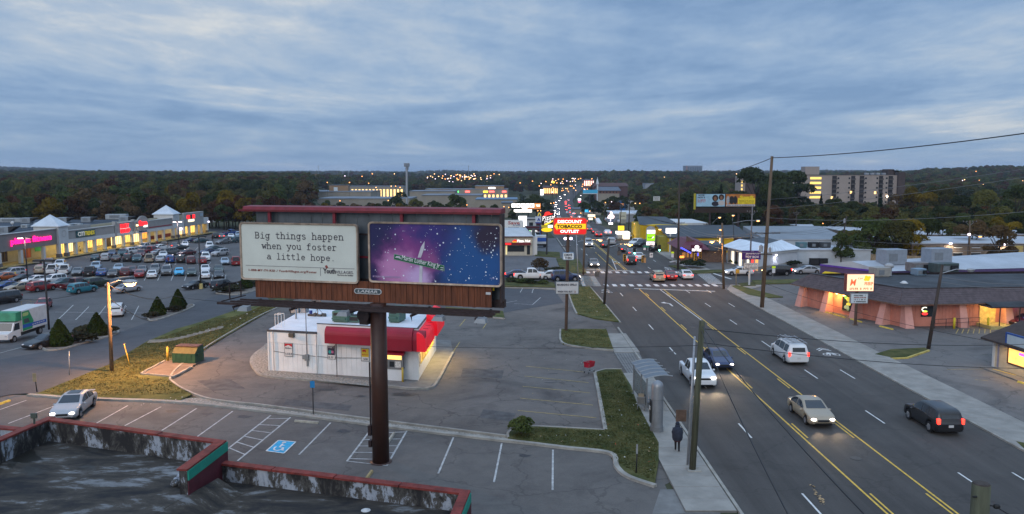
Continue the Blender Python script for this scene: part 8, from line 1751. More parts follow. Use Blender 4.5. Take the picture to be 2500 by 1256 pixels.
def lot_lamp(top,base,lab,lit=0,ybase=0,Yv=None,e=0):
 q=Pole('lot_lamp_post',lab,top,base,.13,.1,LPD,cat='lamp post');t=q.on(1.)
 for k,s_ in enumerate((-1,1)):
  o=MB().box(min(t.x+s_*.15,t.x+s_*1.25),max(t.x+s_*.15,t.x+s_*1.25),-.3,.3,t.z-.1,t.z+.14,bev=.04).bD('lamp_head',LPD,q.root)
  bX((min(t.x+s_*.4,t.x+s_*1.15),max(t.x+s_*.4,t.x+s_*1.15),-.24,.24,t.z-.22,t.z-.101),'lamp_lens',glow('lot_lamp_on',(1.,.8,.8),4)if lit>(k if lit==1 else 0)and(lit==2 or k==0)else LAMPG,o)
 if ybase:MB().cyl((0,0,-.05),(0,0,.95),.36,.28,12).bD('lamp_base',M('base_yellow',(.5,.4,.16),.8,.15),q.root)
 if e:l=bpy.data.lights.new('lamp_light','POINT');l.energy=e;l.color=(1,.8,.75);l.shadow_soft_size=.5;o=bpy.data.objects.new('lamp_light',l);COL.objects.link(o);o.parent=q.root;o.location=t-vE((0,.3,.6))
lot_lamp((60,580),(68,696),'twin headed lot lamp with one lit head before the pink sign',1,e=250);lot_lamp((107,637),(120,806),'tall dark twin headed lot lamp nearest the camera, unlit');lot_lamp((433,541),(438,606),'twin headed lot lamp with both heads lit before the far tower',2,e=500);lot_lamp((485,578),(491,706),'dark twin headed lot lamp standing on a yellow base',0,1)
PW_=Pole('utility_pole','wooden pole lit orange on the grass bank with a street lamp on its arm',(264,689),(273,909),.17,.13,WOODP);PW_.lamp((265,693),(318,690),glow('lamp_orange_near2',(1.,.42,.12),7),7000,(1.,.47,.17),r=.5,dy=-1.2)
for top,base,m,lab in(((168,858),(170,918),GALV,'thin grey post at the driveway edge left of the wooden pole'),((303,840),(318,895),YEL,'leaning thin yellow post in the grass bank')):
 Pole('marker_post',lab,top,base,.05,.04,m,cat='post')
q=Pole('sign_post','dark post with a small tan sign panel at the end of the driveway',(84,912),(91,960),.04,.04,LPD,cat='sign');mb=MB();a_=q.at(85,921);mb.box(a_.x-.14,a_.x+.14,-.06,-.045,a_.z-.35,a_.z+.3);mb.bD('sign_panel',M('tan_panel',(.25,.2,.12),.7,.1),q.root)
q=Pole('parking_sign','blue parking sign on a dark post in the gravel strip',(763,930),(765,1012),.035,.035,LPD,cat='sign');a_=q.at(763,938.5);bX((a_.x-.16,a_.x+.16,-.06,-.045,a_.z-.24,a_.z+.24),'sign_panel',M('sign_blue',(.02,.22,.5),.5,.05),q.root)
q=Pole('marker_post','thin black stake in the grass island right of the front lot',(1556,1088),(1553,1160),.04,.035,LPD,cat='post');mb=MB();a_=q.at(1555,1095);mb.box(a_.x-.05,a_.x+.05,-.05,-.04,a_.z-.3,a_.z+.25);mb.bD('reflector',GALV,q.root)
def signal(px,py,Y,lab,lit,back=False):
 q=PY(px,py,Y);r=thing('traffic_signal',lab,'traffic signal',(q.x,Y,q.z-1.1));SY=M('signal_yellow',(.42,.24,.03),.6,.15)
 MB().box(-.24,.24,-.12,.16,0,1.15,bev=.03).bD('housing',SY if back else M('signal_dark',(.03,.025,.02),.6,.1),r)
 for k,c in enumerate(('green','amber','red')):
  mb=MB();mb.cyl((0,-.13,.2+.37*k),(0,-.16,.2+.37*k),.14,n=12);on=(not back)and lit==c;mb.bD('signal_lens',glow('sig_'+c,{'green':(.2,1.,.65),'red':(1,.05,.03),'amber':(1,.6,.05)}[c],10)if on else M('lens_'+c,(.03,.03,.03),.3,0),r)
  MB().cyl((0,-.13,.2+.37*k),(0,-.36,.25+.37*k),.17,n=12,cap=False).bD('visor',SY if back else BLKP,r)
 MB().cyl((0,0,1.15),(0,0,1.6),.02,n=5).bD('hanger',BLKP,r)
signal(1549,606,137,'signal showing green over the far lanes, left of two','green');signal(1610,599,138,'signal showing green over the far lanes, right of two','green')
signal(1525,622,128,'yellow backed signal seen from behind left of the black SUV','',True);signal(1570,625,128,'yellow backed signal seen from behind right of the white car','',True);signal(1698,620,128,'yellow backed signal before the maroon restaurant, left of two','',True);signal(1709,615,130,'yellow backed signal before the maroon restaurant, right of two','',True)
for px0,py0,px1,py1,Yd,m,lab in((1507,613,1517,624,128,M('sign_back',(.07,.065,.06),.7,.2),'grey sign panel seen from behind over the junction'),(1452,664,1463,676,124,M('sign_back'),'grey square sign panel hanging above the far crosswalk'),(1586,618,1594,629,130,M('sign_lt',(.6,.6,.62),.6,.05),'white left turn sign hanging over the junction'),(1570,600,1585,605,134,M('sign_green',(.02,.16,.1),.6,.1),'green street name sign hanging over the road'),(1571,605.5,1577,611,134,M('sign_lt'),'small white sign under the green street name sign'),(1571,629,1577,642,126,M('sign_amber',(.35,.2,.08),.6,.2),'tan signal back plate right of the white car')):
 a_,b_=PY(px0,py1,Yd),PY(px1,py0,Yd);r=thing('hanging_sign',lab,'sign',(a_.x,Yd,a_.z));bX((0,b_.x-a_.x,-.02,.02,0,b_.z-a_.z),'panel',m,r)
 if px0==1586:w_,h_=b_.x-a_.x,b_.z-a_.z;MB().prism([(w_*.6,h_*.2),(w_*.75,h_*.2),(w_*.72,h_*.65),(w_*.5,h_*.75),(w_*.5,h_*.9),(w_*.25,h_*.7),(w_*.5,h_*.52),(w_*.5,h_*.64),(w_*.6,h_*.58)],-.03,-.021,axis='y').bD('printed_arrow',INK,r)
 MB().cyl((.1,0,b_.z-a_.z),(.1,0,b_.z-a_.z+.8),.015,n=4).bD('hanger',BLKP,r)
q=Pole('pedestrian_signal','pedestrian signal post at the right junction corner',(1797,660),(1797,700),.06,.05,M('post_olive',(.22,.19,.12),.7,.1),cat='traffic signal');a_=q.at(1800,663);MB().box(a_.x-.25,a_.x+.25,-.3,0.,a_.z-.3,a_.z+.3,bev=.03).bD('housing',M('signal_yellow'),q.root)
for top,base,lab in(((1889,650),(1885,690),'lime topped white sign on a post beside the side street'),((1642,615),(1642,640),'lime topped white sign near the restaurant drive')):
 q=Pole('street_sign',lab,top,base,.035,.03,GALV,cat='sign');a_=q.on(1.);bX((a_.x-.28,a_.x+.28,-.05,-.03,a_.z-.35,a_.z),'lime_panel',M('lime_panel',(.55,.7,.02),.6,.05,emit=(.6,.8,.02),es=.15),q.root);bX((a_.x-.25,a_.x+.25,-.05,-.03,a_.z-1.1,a_.z-.4),'white_panel',M('sign_lt'),q.root)
def wire(pa,pb,sag,lab,r=.022,mat=None,n=18):
 mb=MB();pts=[]
 for k in range(n+1):t=k/n;p=vE(pa).lerp(vE(pb),t);p.z-=sag*4*t*(1-t);pts.append(p)
 mb.tube(pts,r,5);return tag(mb.bD('overhead_wire',mat or WIRE),lab,'wire','overhead wires')
p1t=P1.t;p3t=P3.t
wire(p1t+vE((0,0,-.2)),PY(2560,318,62),.35,'thick wire rising from the tallest pole to the right edge',.05);wire(p1t+vE((0,0,-.2)),p3t,.8,'thick wire from the tallest pole down to the far corner pole',.045)
wire(P1.root.location+P1.on(.72),PY(2560,404,60),.3,'pale wire from the tall pole to the upper right edge',.018,WIREP);wire(P1.root.location+P1.on(.66),PY(2560,424,60),.3,'second pale wire from the tall pole to the right edge',.018,WIREP);wire(P1.root.location+P1.on(.6),PY(2560,512,70),.6,'pale level wire crossing before the trees at right',.022,WIREP)
for k,(f,lab)in enumerate(((.5,'wire from the upper cross arm of the tall pole to the far corner'),(.49,'lower wire from the tall pole to the far corner'),(.36,'lowest wire from the tall pole to the far corner'))):wire(P1.root.location+P1.on(f)+vE((-1.2+k,0,.1)),P3.root.location+P3.on(.52-.04*k),1.2,lab,.03,WIREP)
for k in range(3):wire(P1.root.location+P1.on(.5)+vE((1.4-.5*k,-.2,.15)),P7.root.location+P7.on(.95-.08*k),.8,('wire from the tall pole to the leaning warehouse pole, top one','wire from the tall pole to the leaning warehouse pole, middle one','wire from the tall pole to the leaning warehouse pole, lowest one')[k],.025,WIREP)
for k in range(2):wire(P7.root.location+P7.on(.5-.12*k),PY(2560,598+12*k,112),.5,('upper pale wire sweeping right over the hall roof','lower pale wire sweeping right over the hall roof')[k],.025,WIREP)
for k in range(3):wire(P3.root.location+P3.on(.5),vE((road_x(240)+10.5,250,9-.5*k)),1.,('wire along the right side of the far road, top one','wire along the right side of the far road, middle one','wire along the right side of the far road, lowest one')[k],.03)
for k in range(2):wire(P4.root.location+P4.on(.86-.06*k),PY(2560,694+10*k,74),.3,('upper pale wire from the leaning grill pole to the right edge','lower pale wire from the leaning grill pole to the right edge')[k],.02,WIREP)
wire(P1.root.location+P1.on(.17),PY(2440,838,66),.6,'dark wire from the tall pole down to the lit stand roof',.02);wire(P5.root.location+P5.on(.95),PY(2560,838,62),.5,'dark wire from the foreground pole to the lit stand',.02);wire(P5.root.location+P5.on(.86),PY(2560,900,58),.4,'second dark wire from the foreground pole to the right edge',.02)
for k in range(2):wire(P5.root.location+P5.on(.97-.03*k),vE((pt.x-.1-1.8*k,14.,pt.z-2.6-.9*k)),.4,('heavy black wire from the foreground pole to the bottom edge, right one','heavy black wire from the foreground pole to the bottom edge, left one')[k],.024)
wire(P5.root.location+P5.on(.84),PY(560,800,95),1.,'thin dark wire crossing the store lot from the foreground pole',.016);wire(P6r.location+vE((.25,-.1,pt.z-.4)),PY(2600,1290,13),.1,'short cable leaving the pole top at the bottom right',.012)
wire(P9.root.location+P9.on(.62),P3.root.location+P3.on(.36),1.2,'span wire carrying the far signals over the junction',.025);wire(P9.root.location+P9.on(.5),P2.root.location+P2.on(.62),1.6,'span wire carrying the near signs over the junction',.025);wire(P10.root.location+P10.on(.6),P9.root.location+P9.on(.3),.5,'span wire between the two left junction poles',.022)
wt=PW_.t
LITWIRE=M('wire_lamplit',(.12,.09,.06),.6,0)  # street lamp's glow on these wires is put into their tan colour
wire(wt+vE((.1,0,-.3)),G(425,765)+vE((0,0,2.5)),.8,'service wire from the lit wooden pole toward the store',.035,LITWIRE);wire(G(425,765)+vE((0,0,2.5)),vE((sA.x+2.4,sA.y+1,6.2)),.5,'service wire running on to the store roof mast',.03)
wire(wt+vE((.1,0,-1.5)),G(372,792)+vE((0,0,.3)),.3,'guy wire from the lit wooden pole to the driveway',.03,LITWIRE);wire(wt+vE((-.1,0,-.3)),G(20,800)+vE((0,0,4)),.8,'wire from the lit wooden pole toward the box truck',.025)
random.seed(21)
def far_lamp(px,py,Y,mat,lab,grp,rad=None):
 q=PY(px,py,Y);z0=hf(q.x,Y);h=max(q.z-z0,4.);r=thing('far_street_lamp',lab,'street lamp',(q.x,Y,q.z-h),0,grp);rad=rad or Y*.00062
 MB().cyl((0,.1,0),(0,.1,h),max(.06,Y*.00012),n=5).bD('pole',LPD,r);eL(((0,0,h),(rad,rad*.8,rad*.8),6,4),'lamp_bulb',mat,r)
TWN=[(1040+random.gauss(75,45),425+abs(random.gauss(12,8)))for _ in range(70)]+[(rU(1090,1200),rU(428,447))for _ in range(40)]
for x,y in TWN:far_lamp(x,max(421,min(458,y)),rU(980,1500),random.choice((ORAF,WARMF,WARMF,COOL)),'small distant street light in the town beyond the cell tower','town lights beyond the cell tower')
for _ in range(60):
 y=rU(436,474);far_lamp(random.gauss(1385,32),y,rU(760,1150),random.choice((ORAF,WARMF,ORAF,COOL)),'small distant light along the valley road','lights along the valley road')
for x,y,Yd in((302,464,420),(471,450,600),(185,488,280),(799,446,700),(842,430,1100),(853,446,760),(884,431,1200),(771,428,1300),(909,425,1300),(963,425,1300),(830,491,400),(900,448,820),(948,490,380),(918,458,700),(955,455,750),(966,455,750),(977,458,700),(1140,501,330),(1517,423,1500),(1571,425,1500),(1597,425,1500),(1649,420,1700),(1622,433,1200),(1638,461,700),(1650,438,1100),(1652,508,330),(1705,461,640),(1798,425,1300),(1796,439,900),(2383,419,1300),(2350,441,800),(2355,439,820),(2391,441,780),(2401,451,640),(2497,442,800),(1478,495,420),(1493,493,420),(1551,497,380),(1562,497,380),(1418,478,560),(1440,516,380),(1415,530,300),(1418,521,330),(1453,532,300),(1375,560,230),(1407,540,270),(1300,443,900),(1330,470,650),(1270,447,860),(1345,497,450),(1352,496,450),(2132,540,240),(2093,555,200),(2181,555,190),(2191,571,180),(2157,555,200),(2231,538,240),(2294,558,185),(2150,564,190),(1977,522,290),(1992,527,280),(2009,546,230),(1230,505,330),(1242,507,330),(1313,515,330),(1320,515,330)):
 far_lamp(x,y,Yd,random.choice((ORAF,ORAF,ORAF,WARMF,COOL)),'single small street light glowing far off among trees and roofs','scattered far street lights')
for x,y,Yd,m in((2165,571,175,COOL),(2190,557,190,COOL),(2366,573,140,COOL),(2121,645,136,ORAF)):far_lamp(x,y,Yd,m,'bright floodlight among the trees left of the lit apartments','floodlights by the apartments',.3)
# trees and shrubs
import numpy as np
rng=np.random.default_rng(3)
def leafmat(name,c1,c2,rnd=.35):
 m=bpy.data.materials.new(name);m.use_nodes=True;t=m.node_tree;N=t.nodes;Lk=t.links;P=N['Principled BSDF']
 P.inputs['Roughness'].default_value=.8;P.inputs['Specular IOR Level'].default_value=.12
 co=N.new('ShaderNodeTexCoord');n=N.new('ShaderNodeTexNoise');n.inputs['Scale'].default_value=.8;n.inputs['Detail'].default_value=3;Lk.new(co.outputs['Object'],n.inputs['Vector'])
 r=N.new('ShaderNodeValToRGB');Lk.new(n.outputs['Fac'],r.inputs[0]);r.color_ramp.elements[0].position=.35;r.color_ramp.elements[0].color=(*c1,1);r.color_ramp.elements[1].position=.65;r.color_ramp.elements[1].color=(*c2,1)
 oi=N.new('ShaderNodeObjectInfo');hs=N.new('ShaderNodeHueSaturation');mr=N.new('ShaderNodeMapRange');Lk.new(oi.outputs['Random'],mr.inputs[0]);mr.inputs[3].default_value=1-rnd;mr.inputs[4].default_value=1+rnd;Lk.new(mr.outputs[0],hs.inputs['Value']);Lk.new(r.outputs[0],hs.inputs['Color'])
 Lk.new(hs.outputs[0],P.inputs['Base Color']);tr=N.new('ShaderNodeBsdfTranslucent');Lk.new(hs.outputs[0],tr.inputs[0]);mx=N.new('ShaderNodeMixShader');mx.inputs[0].default_value=.38;Lk.new(P.outputs[0],mx.inputs[1]);Lk.new(tr.outputs[0],mx.inputs[2]);Lk.new(mx.outputs[0],N['Material Output'].inputs[0]);return m
LF={'olive':leafmat('leaf_olive',(.062,.066,.02),(.135,.12,.034),.4),'green':leafmat('leaf_green',(.04,.058,.019),(.09,.108,.032),.4),'dark':leafmat('leaf_dark',(.024,.036,.016),(.054,.068,.028),.4),'yellow':leafmat('leaf_yellow',(.085,.064,.008),(.22,.145,.012),.25),'rust':leafmat('leaf_rust',(.056,.028,.014),(.105,.046,.02),.3),'brown':leafmat('leaf_brown',(.07,.048,.024),(.13,.082,.036),.4),'pine':leafmat('leaf_pine',(.01,.02,.012),(.024,.04,.022),.3),'cypress':leafmat('leaf_cypress',(.016,.032,.006),(.046,.07,.012),.15),'shrub':leafmat('leaf_shrub',(.022,.026,.014),(.06,.058,.03),.3)}
BARK=M('bark',(.045,.036,.028),.9,.3,3)
def quads(pts,nrm,size,name,aspect=1.5):
 """one leaf-clump quad per point, tilted at random around its normal"""
 n=len(pts);r=rng.normal(size=(n,3));d=nrm+r*.75;d/=np.linalg.norm(d,axis=1)[:,None]+1e-9
 a=np.cross(d,rng.normal(size=(n,3)));a/=np.linalg.norm(a,axis=1)[:,None]+1e-9;b=np.cross(d,a)
 s=(size*rng.uniform(.55,1.35,n))[:,None];a*=s*aspect/2;b*=s/2
 v=np.stack([pts-a-b*.6,pts+a*.3-b,pts+a+b*.5,pts-a*.4+b],1).reshape(-1,3)
 me=bpy.data.meshes.new(name);me.vertices.add(4*n);me.vertices.foreach_set('co',v.ravel().astype(np.float32));me.loops.add(4*n);me.loops.foreach_set('vertex_index',np.arange(4*n,dtype=np.int32));me.polygons.add(n);me.polygons.foreach_set('loop_start',np.arange(0,4*n,4,dtype=np.int32));me.update(calc_edges=True);return me
def crown_mesh(kind,n=950):
 """unit crown: height 1, half width about .42; lobes of leaf clumps"""
 P_,N_=[],[]
 if kind=='round':
  nl=int(rng.integers(9,14))
  for k in range(nl):
   a=rng.uniform(0,6.28);h=rng.uniform(.22,.86);rad=.3*sI(pI*min(1,max(.12,h*.95)));c=np.array([rad*cO(a)*rng.uniform(.4,1.15),rad*sI(a)*rng.uniform(.4,1.15),h]);lr=rng.uniform(.11,.2)*np.array([1,1,.8])
   m=n//nl;d=rng.normal(size=(m,3));d/=np.linalg.norm(d,axis=1)[:,None];d[:,2]=np.where(d[:,2]<-.3,-d[:,2],d[:,2]);P_.append(c+d*lr*rng.uniform(.75,1.08,(m,1)));N_.append(d)
 elif kind=='conifer':
  h=rng.uniform(.06,1,n)**1.;a=rng.uniform(0,6.28,n);tier=.75+.25*np.sin(h*60);rad=(1-h)**.85*.3*tier*rng.uniform(.65,1.05,n);P_.append(np.stack([rad*np.cos(a),rad*np.sin(a),h-.03*tier],1));N_.append(np.stack([np.cos(a),np.sin(a),np.full(n,.7)],1))
 elif kind=='cone':
  h=rng.uniform(0.,1,n);a=rng.uniform(0,6.28,n);prof=np.where(h<.25,.36+.26*h/.25*.45,.477*(1-((h-.25)/.75))**.8);rad=prof*rng.uniform(.9,1.03,n)*(1+.05*np.sin(7*a+9*h));P_.append(np.stack([rad*np.cos(a),rad*np.sin(a),h],1));N_.append(np.stack([np.cos(a),np.sin(a),np.full(n,.35)],1))
 elif kind=='bush':
  nl=8
  for k in range(nl):
   a=rng.uniform(0,6.28);c=np.array([.26*cO(a),.26*sI(a),rng.uniform(.3,.62)]);lr=rng.uniform(.2,.32);m=n//nl;d=rng.normal(size=(m,3));d/=np.linalg.norm(d,axis=1)[:,None];d[:,2]=np.abs(d[:,2])*.9-.1;P_.append(c+d*lr*rng.uniform(.8,1.06,(m,1)));N_.append(d)
 elif kind=='bare':
  h=rng.uniform(.25,.95,n);a=rng.uniform(0,6.28,n);rad=.38*np.sqrt(rng.uniform(0,1,n))*np.sin(np.pi*h*.95);P_.append(np.stack([rad*np.cos(a),rad*np.sin(a),h],1));N_.append(rng.normal(size=(n,3)))
 return np.concatenate(P_),np.concatenate(N_)
CROWNS={}
def crown(kind,var,mat,n,size):
 k=(kind,var,n)
 if k not in CROWNS:p,nn=crown_mesh(kind,n);CROWNS[k]=quads(p,nn,np.full(len(p),size),'crown')
 if(k,mat)not in CROWNS:me=CROWNS[k].copy();me.materials.append(LF[mat]);CROWNS[(k,mat)]=me
 return CROWNS[(k,mat)]
TRK={}
def trunk(var):
 if var not in TRK:
  mb=MB();rnd=random.Random(var);mb.cyl((0,0,-.03),(.01,.01,.45),.022,.015,8)
  for k in range(6):a=rnd.uniform(0,6.28);h=rnd.uniform(.22,.42);e=(rnd.uniform(.16,.26)*cO(a),rnd.uniform(.16,.26)*sI(a),rnd.uniform(.5,.8));mb.cyl((.005,.005,h),e,.01,.004,5)
  mb.cyl((.01,.01,.44),(0,0,.85),.014,.004,6);TRK[var]=mb.mesh('trunk',BARK,True)
 return TRK[var]
def tree(px,Y,hgt,wid,mat,label,grp,kind='round',py=None,n=1700,size=.06):
 if py is not None:p=G(px,py);X,Y,z=p.x,p.y,p.z
 else:X=PY(px,480,Y).x;z=hf(X,Y)
 var=random.randrange(4 if kind in('round','bush')else 2);r=thing({'conifer':'pine_tree','cone':'cone_evergreen','bush':'shrub'}.get(kind,'tree'),label,'shrub' if kind=='bush' else 'tree',(X,Y,z),rU(0,6.28),grp)
 t=link('trunk',trunk(var if kind!='bush' else 0),r);t.scale=(hgt,hgt,hgt)
 c=link('crown',crown(kind,var,mat,n,size),r);c.scale=(wid/.84 if kind=='round' else wid,wid/.84 if kind=='round' else wid,hgt)
 return r
random.seed(31)
CG='cone evergreens along the driveway'
for px,py,h,w,lab in((147,848,3.6,2.6,'cone shaped evergreen nearest the box truck'),(238,822,3.4,2.5,'cone shaped evergreen left of the wooden lamp pole'),(386,772,3.3,2.3,'cone shaped evergreen right of the wooden lamp pole'),(436,757,3.7,2.4,'cone shaped evergreen at the head of the driveway'),(600,706,3.4,2.4,'cone shaped evergreen half hidden by the billboard')):
 tree(px,0,h*.8,w*.98,'cypress',lab,CG,'cone',py,2200,.085)
for px,py,h,w,lab in((203,838,1.5,2.6,'rounded shrub between the two left evergreens'),(212,822,1.7,2.4,'taller shrub behind the rounded one'),(258,820,1.3,2.2,'shrub right of the second evergreen'),(368,778,1.2,1.6,'shrub left of the third evergreen'),(424,764,1.2,1.8,'shrub at the foot of the fourth evergreen'),(545,716,1.3,2.8,'shrub before the black SUV'),(575,712,1.4,2.8,'shrub right of the one before the black SUV'),(612,700,1.5,3.2,'shrub under the billboard edge')):
 tree(px,0,h,w*1.2,'shrub',lab,'shrubs on the lot islands','bush',py,900,.09)
for poly_ in(((102,846),(122,838),(240,812),(280,808),(284,818),(200,842),(150,856),(112,858)),((360,776),(392,764),(440,752),(468,746),(470,752),(420,772),(372,786)),((528,718),(600,700),(640,700),(640,706),(580,722))):
 o=sheet('planting_island',gd(*poly_),M('mulch',(.16,.135,.115),.95,.3,2,.5),.16,step=1.5);ribbon('kerb',smooth_path(gd(*poly_,poly_[0]),4),.22,CONC,.06,.16)
tree(1272,0,1.5,1.6,'green','loose green bush at the corner of the front lot kerb','bushes','bush',1066,900,.12)
tree(1318,0,2.4,4.2,'brown','bare brown shrub tree in front of the pizza lot','bushes','bare',662,700,.06)
for px,py,h,w,m,lab in((1350,668,1.3,3.4,'shrub','wide low shrub right of the bare one'),(1252,690,.9,1.8,'dark','low bush left in the verge'),(1275,692,.9,2.2,'green','low bush middle in the verge'),(1300,694,1.,1.8,'dark','low bush right in the verge'),(1325,696,.9,1.6,'green','small bush at the marquee end of the verge'),(1692,655,1.9,3.9,'dark','clipped dark round hedge at the far right junction corner'),(1797,645,1.2,2.2,'green','green bush left of the toy store steps'),(1812,648,1.2,2.4,'cypress','lime bush under the toy store sign'),(1900,652,1.4,2.6,'dark','bush at the toy store wall, left'),(1925,652,1.7,3.6,'dark','clipped bush at the toy store wall, right')):
 tree(px,0,h,w*1.15,m,lab,'bushes','bush',py,900,.09)
random.seed(41);BT='trees in the belt behind the mall'
def lab_tree(m,where,i):return{'olive':'olive green','green':'mid green','dark':'dark green','yellow':'golden yellow','rust':'rust red','brown':'brown thinning','pine':'dark blue green'}[m]+' tree '+where
tree(125,262,12.,9.5,'yellow','golden yellow tree standing behind the first mall pyramid',BT)
tree(40,300,12,9,'rust','rust tinted tree behind the left end of the mall',BT);tree(330,300,12.5,8.5,'rust','rust tinted tree behind the middle of the mall',BT);tree(545,285,11,8,'rust','rust tinted tree right of the mall end',BT);tree(265,380,17,13,'rust','large rust red crown rising in mid forest',BT);tree(425,360,14,10,'yellow','yellowing tree above the far mall tower',BT)
mats=['olive','green','dark','olive','brown','green','rust','yellow','olive','green','brown']
for k in range(92):
 px=-60+740*((k*.618034)%1.);Y=rU(258,470)if k>26 else rU(252,290);m=random.choice(mats);h=rU(9,14)if Y<320 else rU(11,16)
 if px>480 and Y<275:Y+=30
 tree(px,Y,h,h*rU(.68,.9),m,lab_tree(m,('in the front','in the middle','in the back')[(Y>300)+(Y>380)]+' of the wood '+('beyond the left edge of the mall','behind the pink sign','behind the teal store sign','behind the red lettering','behind the far mall tower','right of the mall end')[int((px+60)//124)],k),BT)
for px,Y,h,m in((640,330,11,'brown'),(680,350,10,'olive'),(720,360,10,'brown'),(750,340,9,'rust'),(800,330,8,'yellow'),(830,320,7.5,'olive'),(870,330,8,'brown'),(900,330,8,'brown'),(930,330,8,'olive'),(972,400,13,'dark'),(985,330,8,'yellow'),(1020,360,10,'olive'),(1040,340,7,'brown'),(1068,340,8,'green'),(1115,360,12,'green'),(1140,330,7,'brown'),(1180,330,7,'olive'))+tuple((760+37*k,430+60*(k%4),7+k%3,('dark','green','olive','brown')[k%4])for k in range(13)):
 tree(px,Y,h,h*.85,m,lab_tree(m,'in the strip of trees above the billboard cap',0),'trees above the billboard cap')
RT='trees on the right side'
for px,Y,h,m,kd,lab in((1850,330,23,'dark','round','tall dark evergreen mass left of the apartment house, by the tall pole'),(1915,320,23,'dark','round','tall dark tree right behind the tall pole'),(1948,345,18,'dark','round','dark tree against the apartment house'),(1880,300,16,'green','round','dense green tree below the tall dark pair'),(2005,300,11.5,'pine','conifer','pine at the foot of the apartment house, left'),(2040,310,10,'green','round','green tree before the apartment balconies'),(2150,290,12,'pine','conifer','pine before the right end of the apartment house'),(2240,300,15,'yellow','round','large orange yellow tree right of the apartment house'),(2300,320,15,'olive','round','olive tree right of the orange yellow one'),(2200,310,12,'brown','round','brown orange tree beside the apartment house end'),(2090,260,9,'green','round','small tree before the pale roofs'),(2060,150,6,'green','round','tree at the end of the long white shed, left'),(2140,152,9.5,'green','round','broad green tree behind the tan fence'),(2190,150,9,'olive','round','olive tree left of the lit apartments'),(2230,152,8.5,'yellow','round','yellow leaved tree beside the lit apartments'),(2420,205,13,'olive','round','tall olive tree behind the lit apartments'),(2480,230,14,'green','round','tall green tree at the right edge'),(2360,230,11,'dark','round','dark tree behind the pole with orange lamp'),(2450,142,8,'brown','round','bare brown tree beside the lit wall lamp'),(1720,235,13,'dark','conifer','dark conifer under the far billboard, left'),(1690,240,12,'dark','round','dark tree left of the far billboard'),(1760,240,14,'dark','conifer','dark conifer under the far billboard, middle'),(1800,250,13,'dark','round','dark tree under the far billboard, right'),(1700,215,5,'yellow','round','yellow lit shrub behind the white wall'),(1600,330,9,'green','round','round green tree above the yellow building'),(1570,340,8,'green','round','smaller green tree left above the yellow building'),(1640,330,10,'olive','round','olive tree right above the yellow building')):
 tree(px,Y,h,h*(.8 if kd=='round' else .62),m,lab,RT,kd,n=3000,size=.042)
for k in range(12):m=('olive','green','brown','olive','yellow','green')[k%6];tree(2085+37*k,158+13*(k%4),6.5+k%3,6.5,m,lab_tree(m,'growing between the pale flat roofs at right',k),RT,n=3000,size=.042)
random.seed(55)
for k in range(64):
 px=1480+1080*((k*.618034)%1.);Y=rU(340,640);m=random.choice(['olive','green','dark','green','brown','yellow' if k%3==0 else 'olive']);h=rU(9,14)
 if 1930<px<2215 and Y<480:Y+=170
 if px<1560 and Y<480:h*=.6
 tree(px,Y,h,h*rU(.7,.95),m,lab_tree(m,('low','high')[Y>480]+' on the wooded slope '+('above the yellow building','behind the far billboard','behind the tall dark trees','by the apartment house','right of the apartment house','at the far right')[int((px-1480)//181)],k),'trees on the right slope')
for px,Y,h,m in((1290,400,10,'dark'),(1310,410,12,'dark'),(1265,400,9,'dark'),(1275,800,10,'dark'),(1340,520,10,'dark'),(1440,720,14,'dark'),(1450,420,9,'dark'),(1470,440,9,'green'),(1500,470,9,'rust'),(1425,560,9,'dark'),(1250,330,5,'green'),(1425,440,8,'green')):
 tree(px,Y,h,h*.9,m,lab_tree(m,'beside the valley road',0),'trees beside the valley road')
